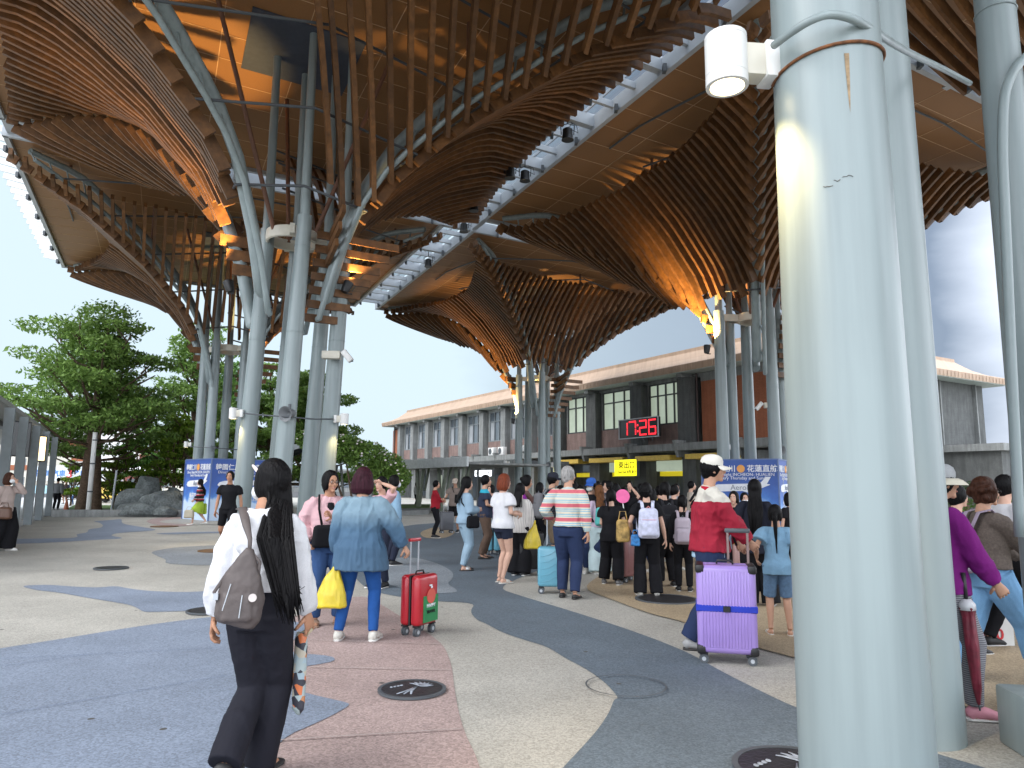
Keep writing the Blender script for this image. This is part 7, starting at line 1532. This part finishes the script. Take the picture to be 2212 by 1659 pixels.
# ---- right edge
x, y = PG(2012, 1548)
VIO = cl('violet_jacket', (.15, .01, .14))
GST = banded('grey_stripe_legging', 'Z', [(0, (.24, .24, .26)), (.5, (.09, .09, .10)), (1, (.09, .09, .10))], repeat=.014)
p1 = person('woman in bucket hat and violet jacket walking with a folded umbrella', x + .12, y, 1.64, -92, 'mid', 1.12, lf=(-.08, -.12, .0), rf=(.08, .16, 0), lh=(-.16, .22, .86), rh=(.17, .30, .90), near=True, belly=.02, lean=.03, top=dict(type='long', mat=VIO, ease=.032, sl=.028, hem=.84, hood=False, wr=.010), bottom=dict(type='pants', mat=GST, ease=.012), shoes=('sneaker', mat('pink_shoe', (.62, .26, .32), .6), SOLE), hair=('thin', 'black'), hat=('bucket', cl('grey_crown', (.32, .33, .34)), cl('cream_brim', (.60, .56, .46))), curl=1.0)
# umbrella
q = at_y(2117, 1535, y - .22); a = at_y(2084, 1268, y - .20); e_ = empty('umbrella', (0, 0, 0)); tag(e_, 'folded dark red umbrella held point down by the violet jacket woman', 'umbrella')
A = V3(*a); Bq = V3(q.x, q.y, max(.02, q.z)); T_ = lambda t: A * (1 - t) + Bq * t
b = MB(); b.tube([T_(.12), T_(.17), T_(.24), T_(.5), T_(.8), T_(.93), T_(.96)], [.02, .055, .042, .045, .030, .014, .008], 12, power=1.4); fuse(b, 'canopy_cloth', mat('dark_red_cloth', (.13, .008, .022), .5, .3, 20), e_, .006, 1, .005, (30, 30, 3))
MB().tube([T_(.10), T_(.14), T_(.19)], [.026, .05, .05], 12).obj('silver_lining', mat('silver_cloth', (.5, .5, .52), .35), e_, True); MB().tube([T_(-.12), T_(.12)], [.014, .012], 10).obj('handle', M['black'], e_, True); MB().tube([T_(.95), T_(1.0)], .006, 8).obj('ferrule', M['steel_dark'], e_, True)
x, y = PY(2120, 5.9)
TWD = mat('cloth_brown_tweed', (.12, .095, .08), .9, .2, 60, .3, 30)
p2 = person('woman with curly hair and glasses in brown tweed jacket and light jeans', x, y, 1.57, -90, 'mid', 1.16, lf=(-.08, -.30, .0), rf=(.09, .40, 0), lh=(-.14, .40, 1.02), rh=(.16, .40, 1.0), near=True, glasses=True, belly=.02, top=dict(type='long', mat=TWD, ease=.034, sl=.03, hem=.96), bottom=dict(type='pants', mat=cl('bright_light_jean', (.17, .34, .55)), ease=.028, flare=.03), shoes=sneak, hair=('curly', 'brown'))
b = MB(); b.tube([(0, .02, .88), (0, .02, .975)], [.175, .172], 20, ry=[.13, .128], side=(1, 0, 0)); b.obj('striped_hem', banded('black_white_stripe', 'Z', [(0, (.5, .5, .5)), (.5, (.015, .015, .018)), (1, (.015, .015, .018))], repeat=.02), p2['root'], True)
backpack(p2, 'lilac strapped backpack on the tweed jacket woman', cl('lilac_grey', (.36, .30, .38)), .30, .40, .14, 1.12)
x, y = PY(2168, 7.2)
person('person in a white shirt mostly hidden by the rightmost pipe', x, y, 1.62, -85, 'fair', 1.0, True, lf=(-.08, -.2, 0), rf=(.08, .2, 0), top=dict(type='long', mat=WHT, ease=.035), bottom=dict(type='pants', mat=BLK), shoes=bsn, hair=('short', 'black'))
x, y = PY(2062, 7.0)
person('person in royal blue between the violet jacket and the tweed jacket', x, y, 1.52, -80, 'fair', 1.0, True, top=dict(type='tee', mat=cl('royal_blue', (.03, .07, .28)), ease=.03), bottom=dict(type='pants', mat=DNV), shoes=bsn, hair=('short', 'black'))
# small notice on the ground between the pipes
q = at_z(2150, 1400); e_ = empty('low_notice_board', q, R(-10)); tag(e_, 'low white notice with red figures behind the umbrella', 'notice')
MB().box((0, .1, .14), (.42, .03, .26)).obj('board', M['white'], e_); lettering('4.10', .14, rp, e_, (0, .082, .11), (math.pi / 2, 0, 0), weight=.003); lettering('活動', .08, mat('navy_print', (.03, .05, .2), .5), e_, (0, .082, .22), (math.pi / 2, 0, 0))
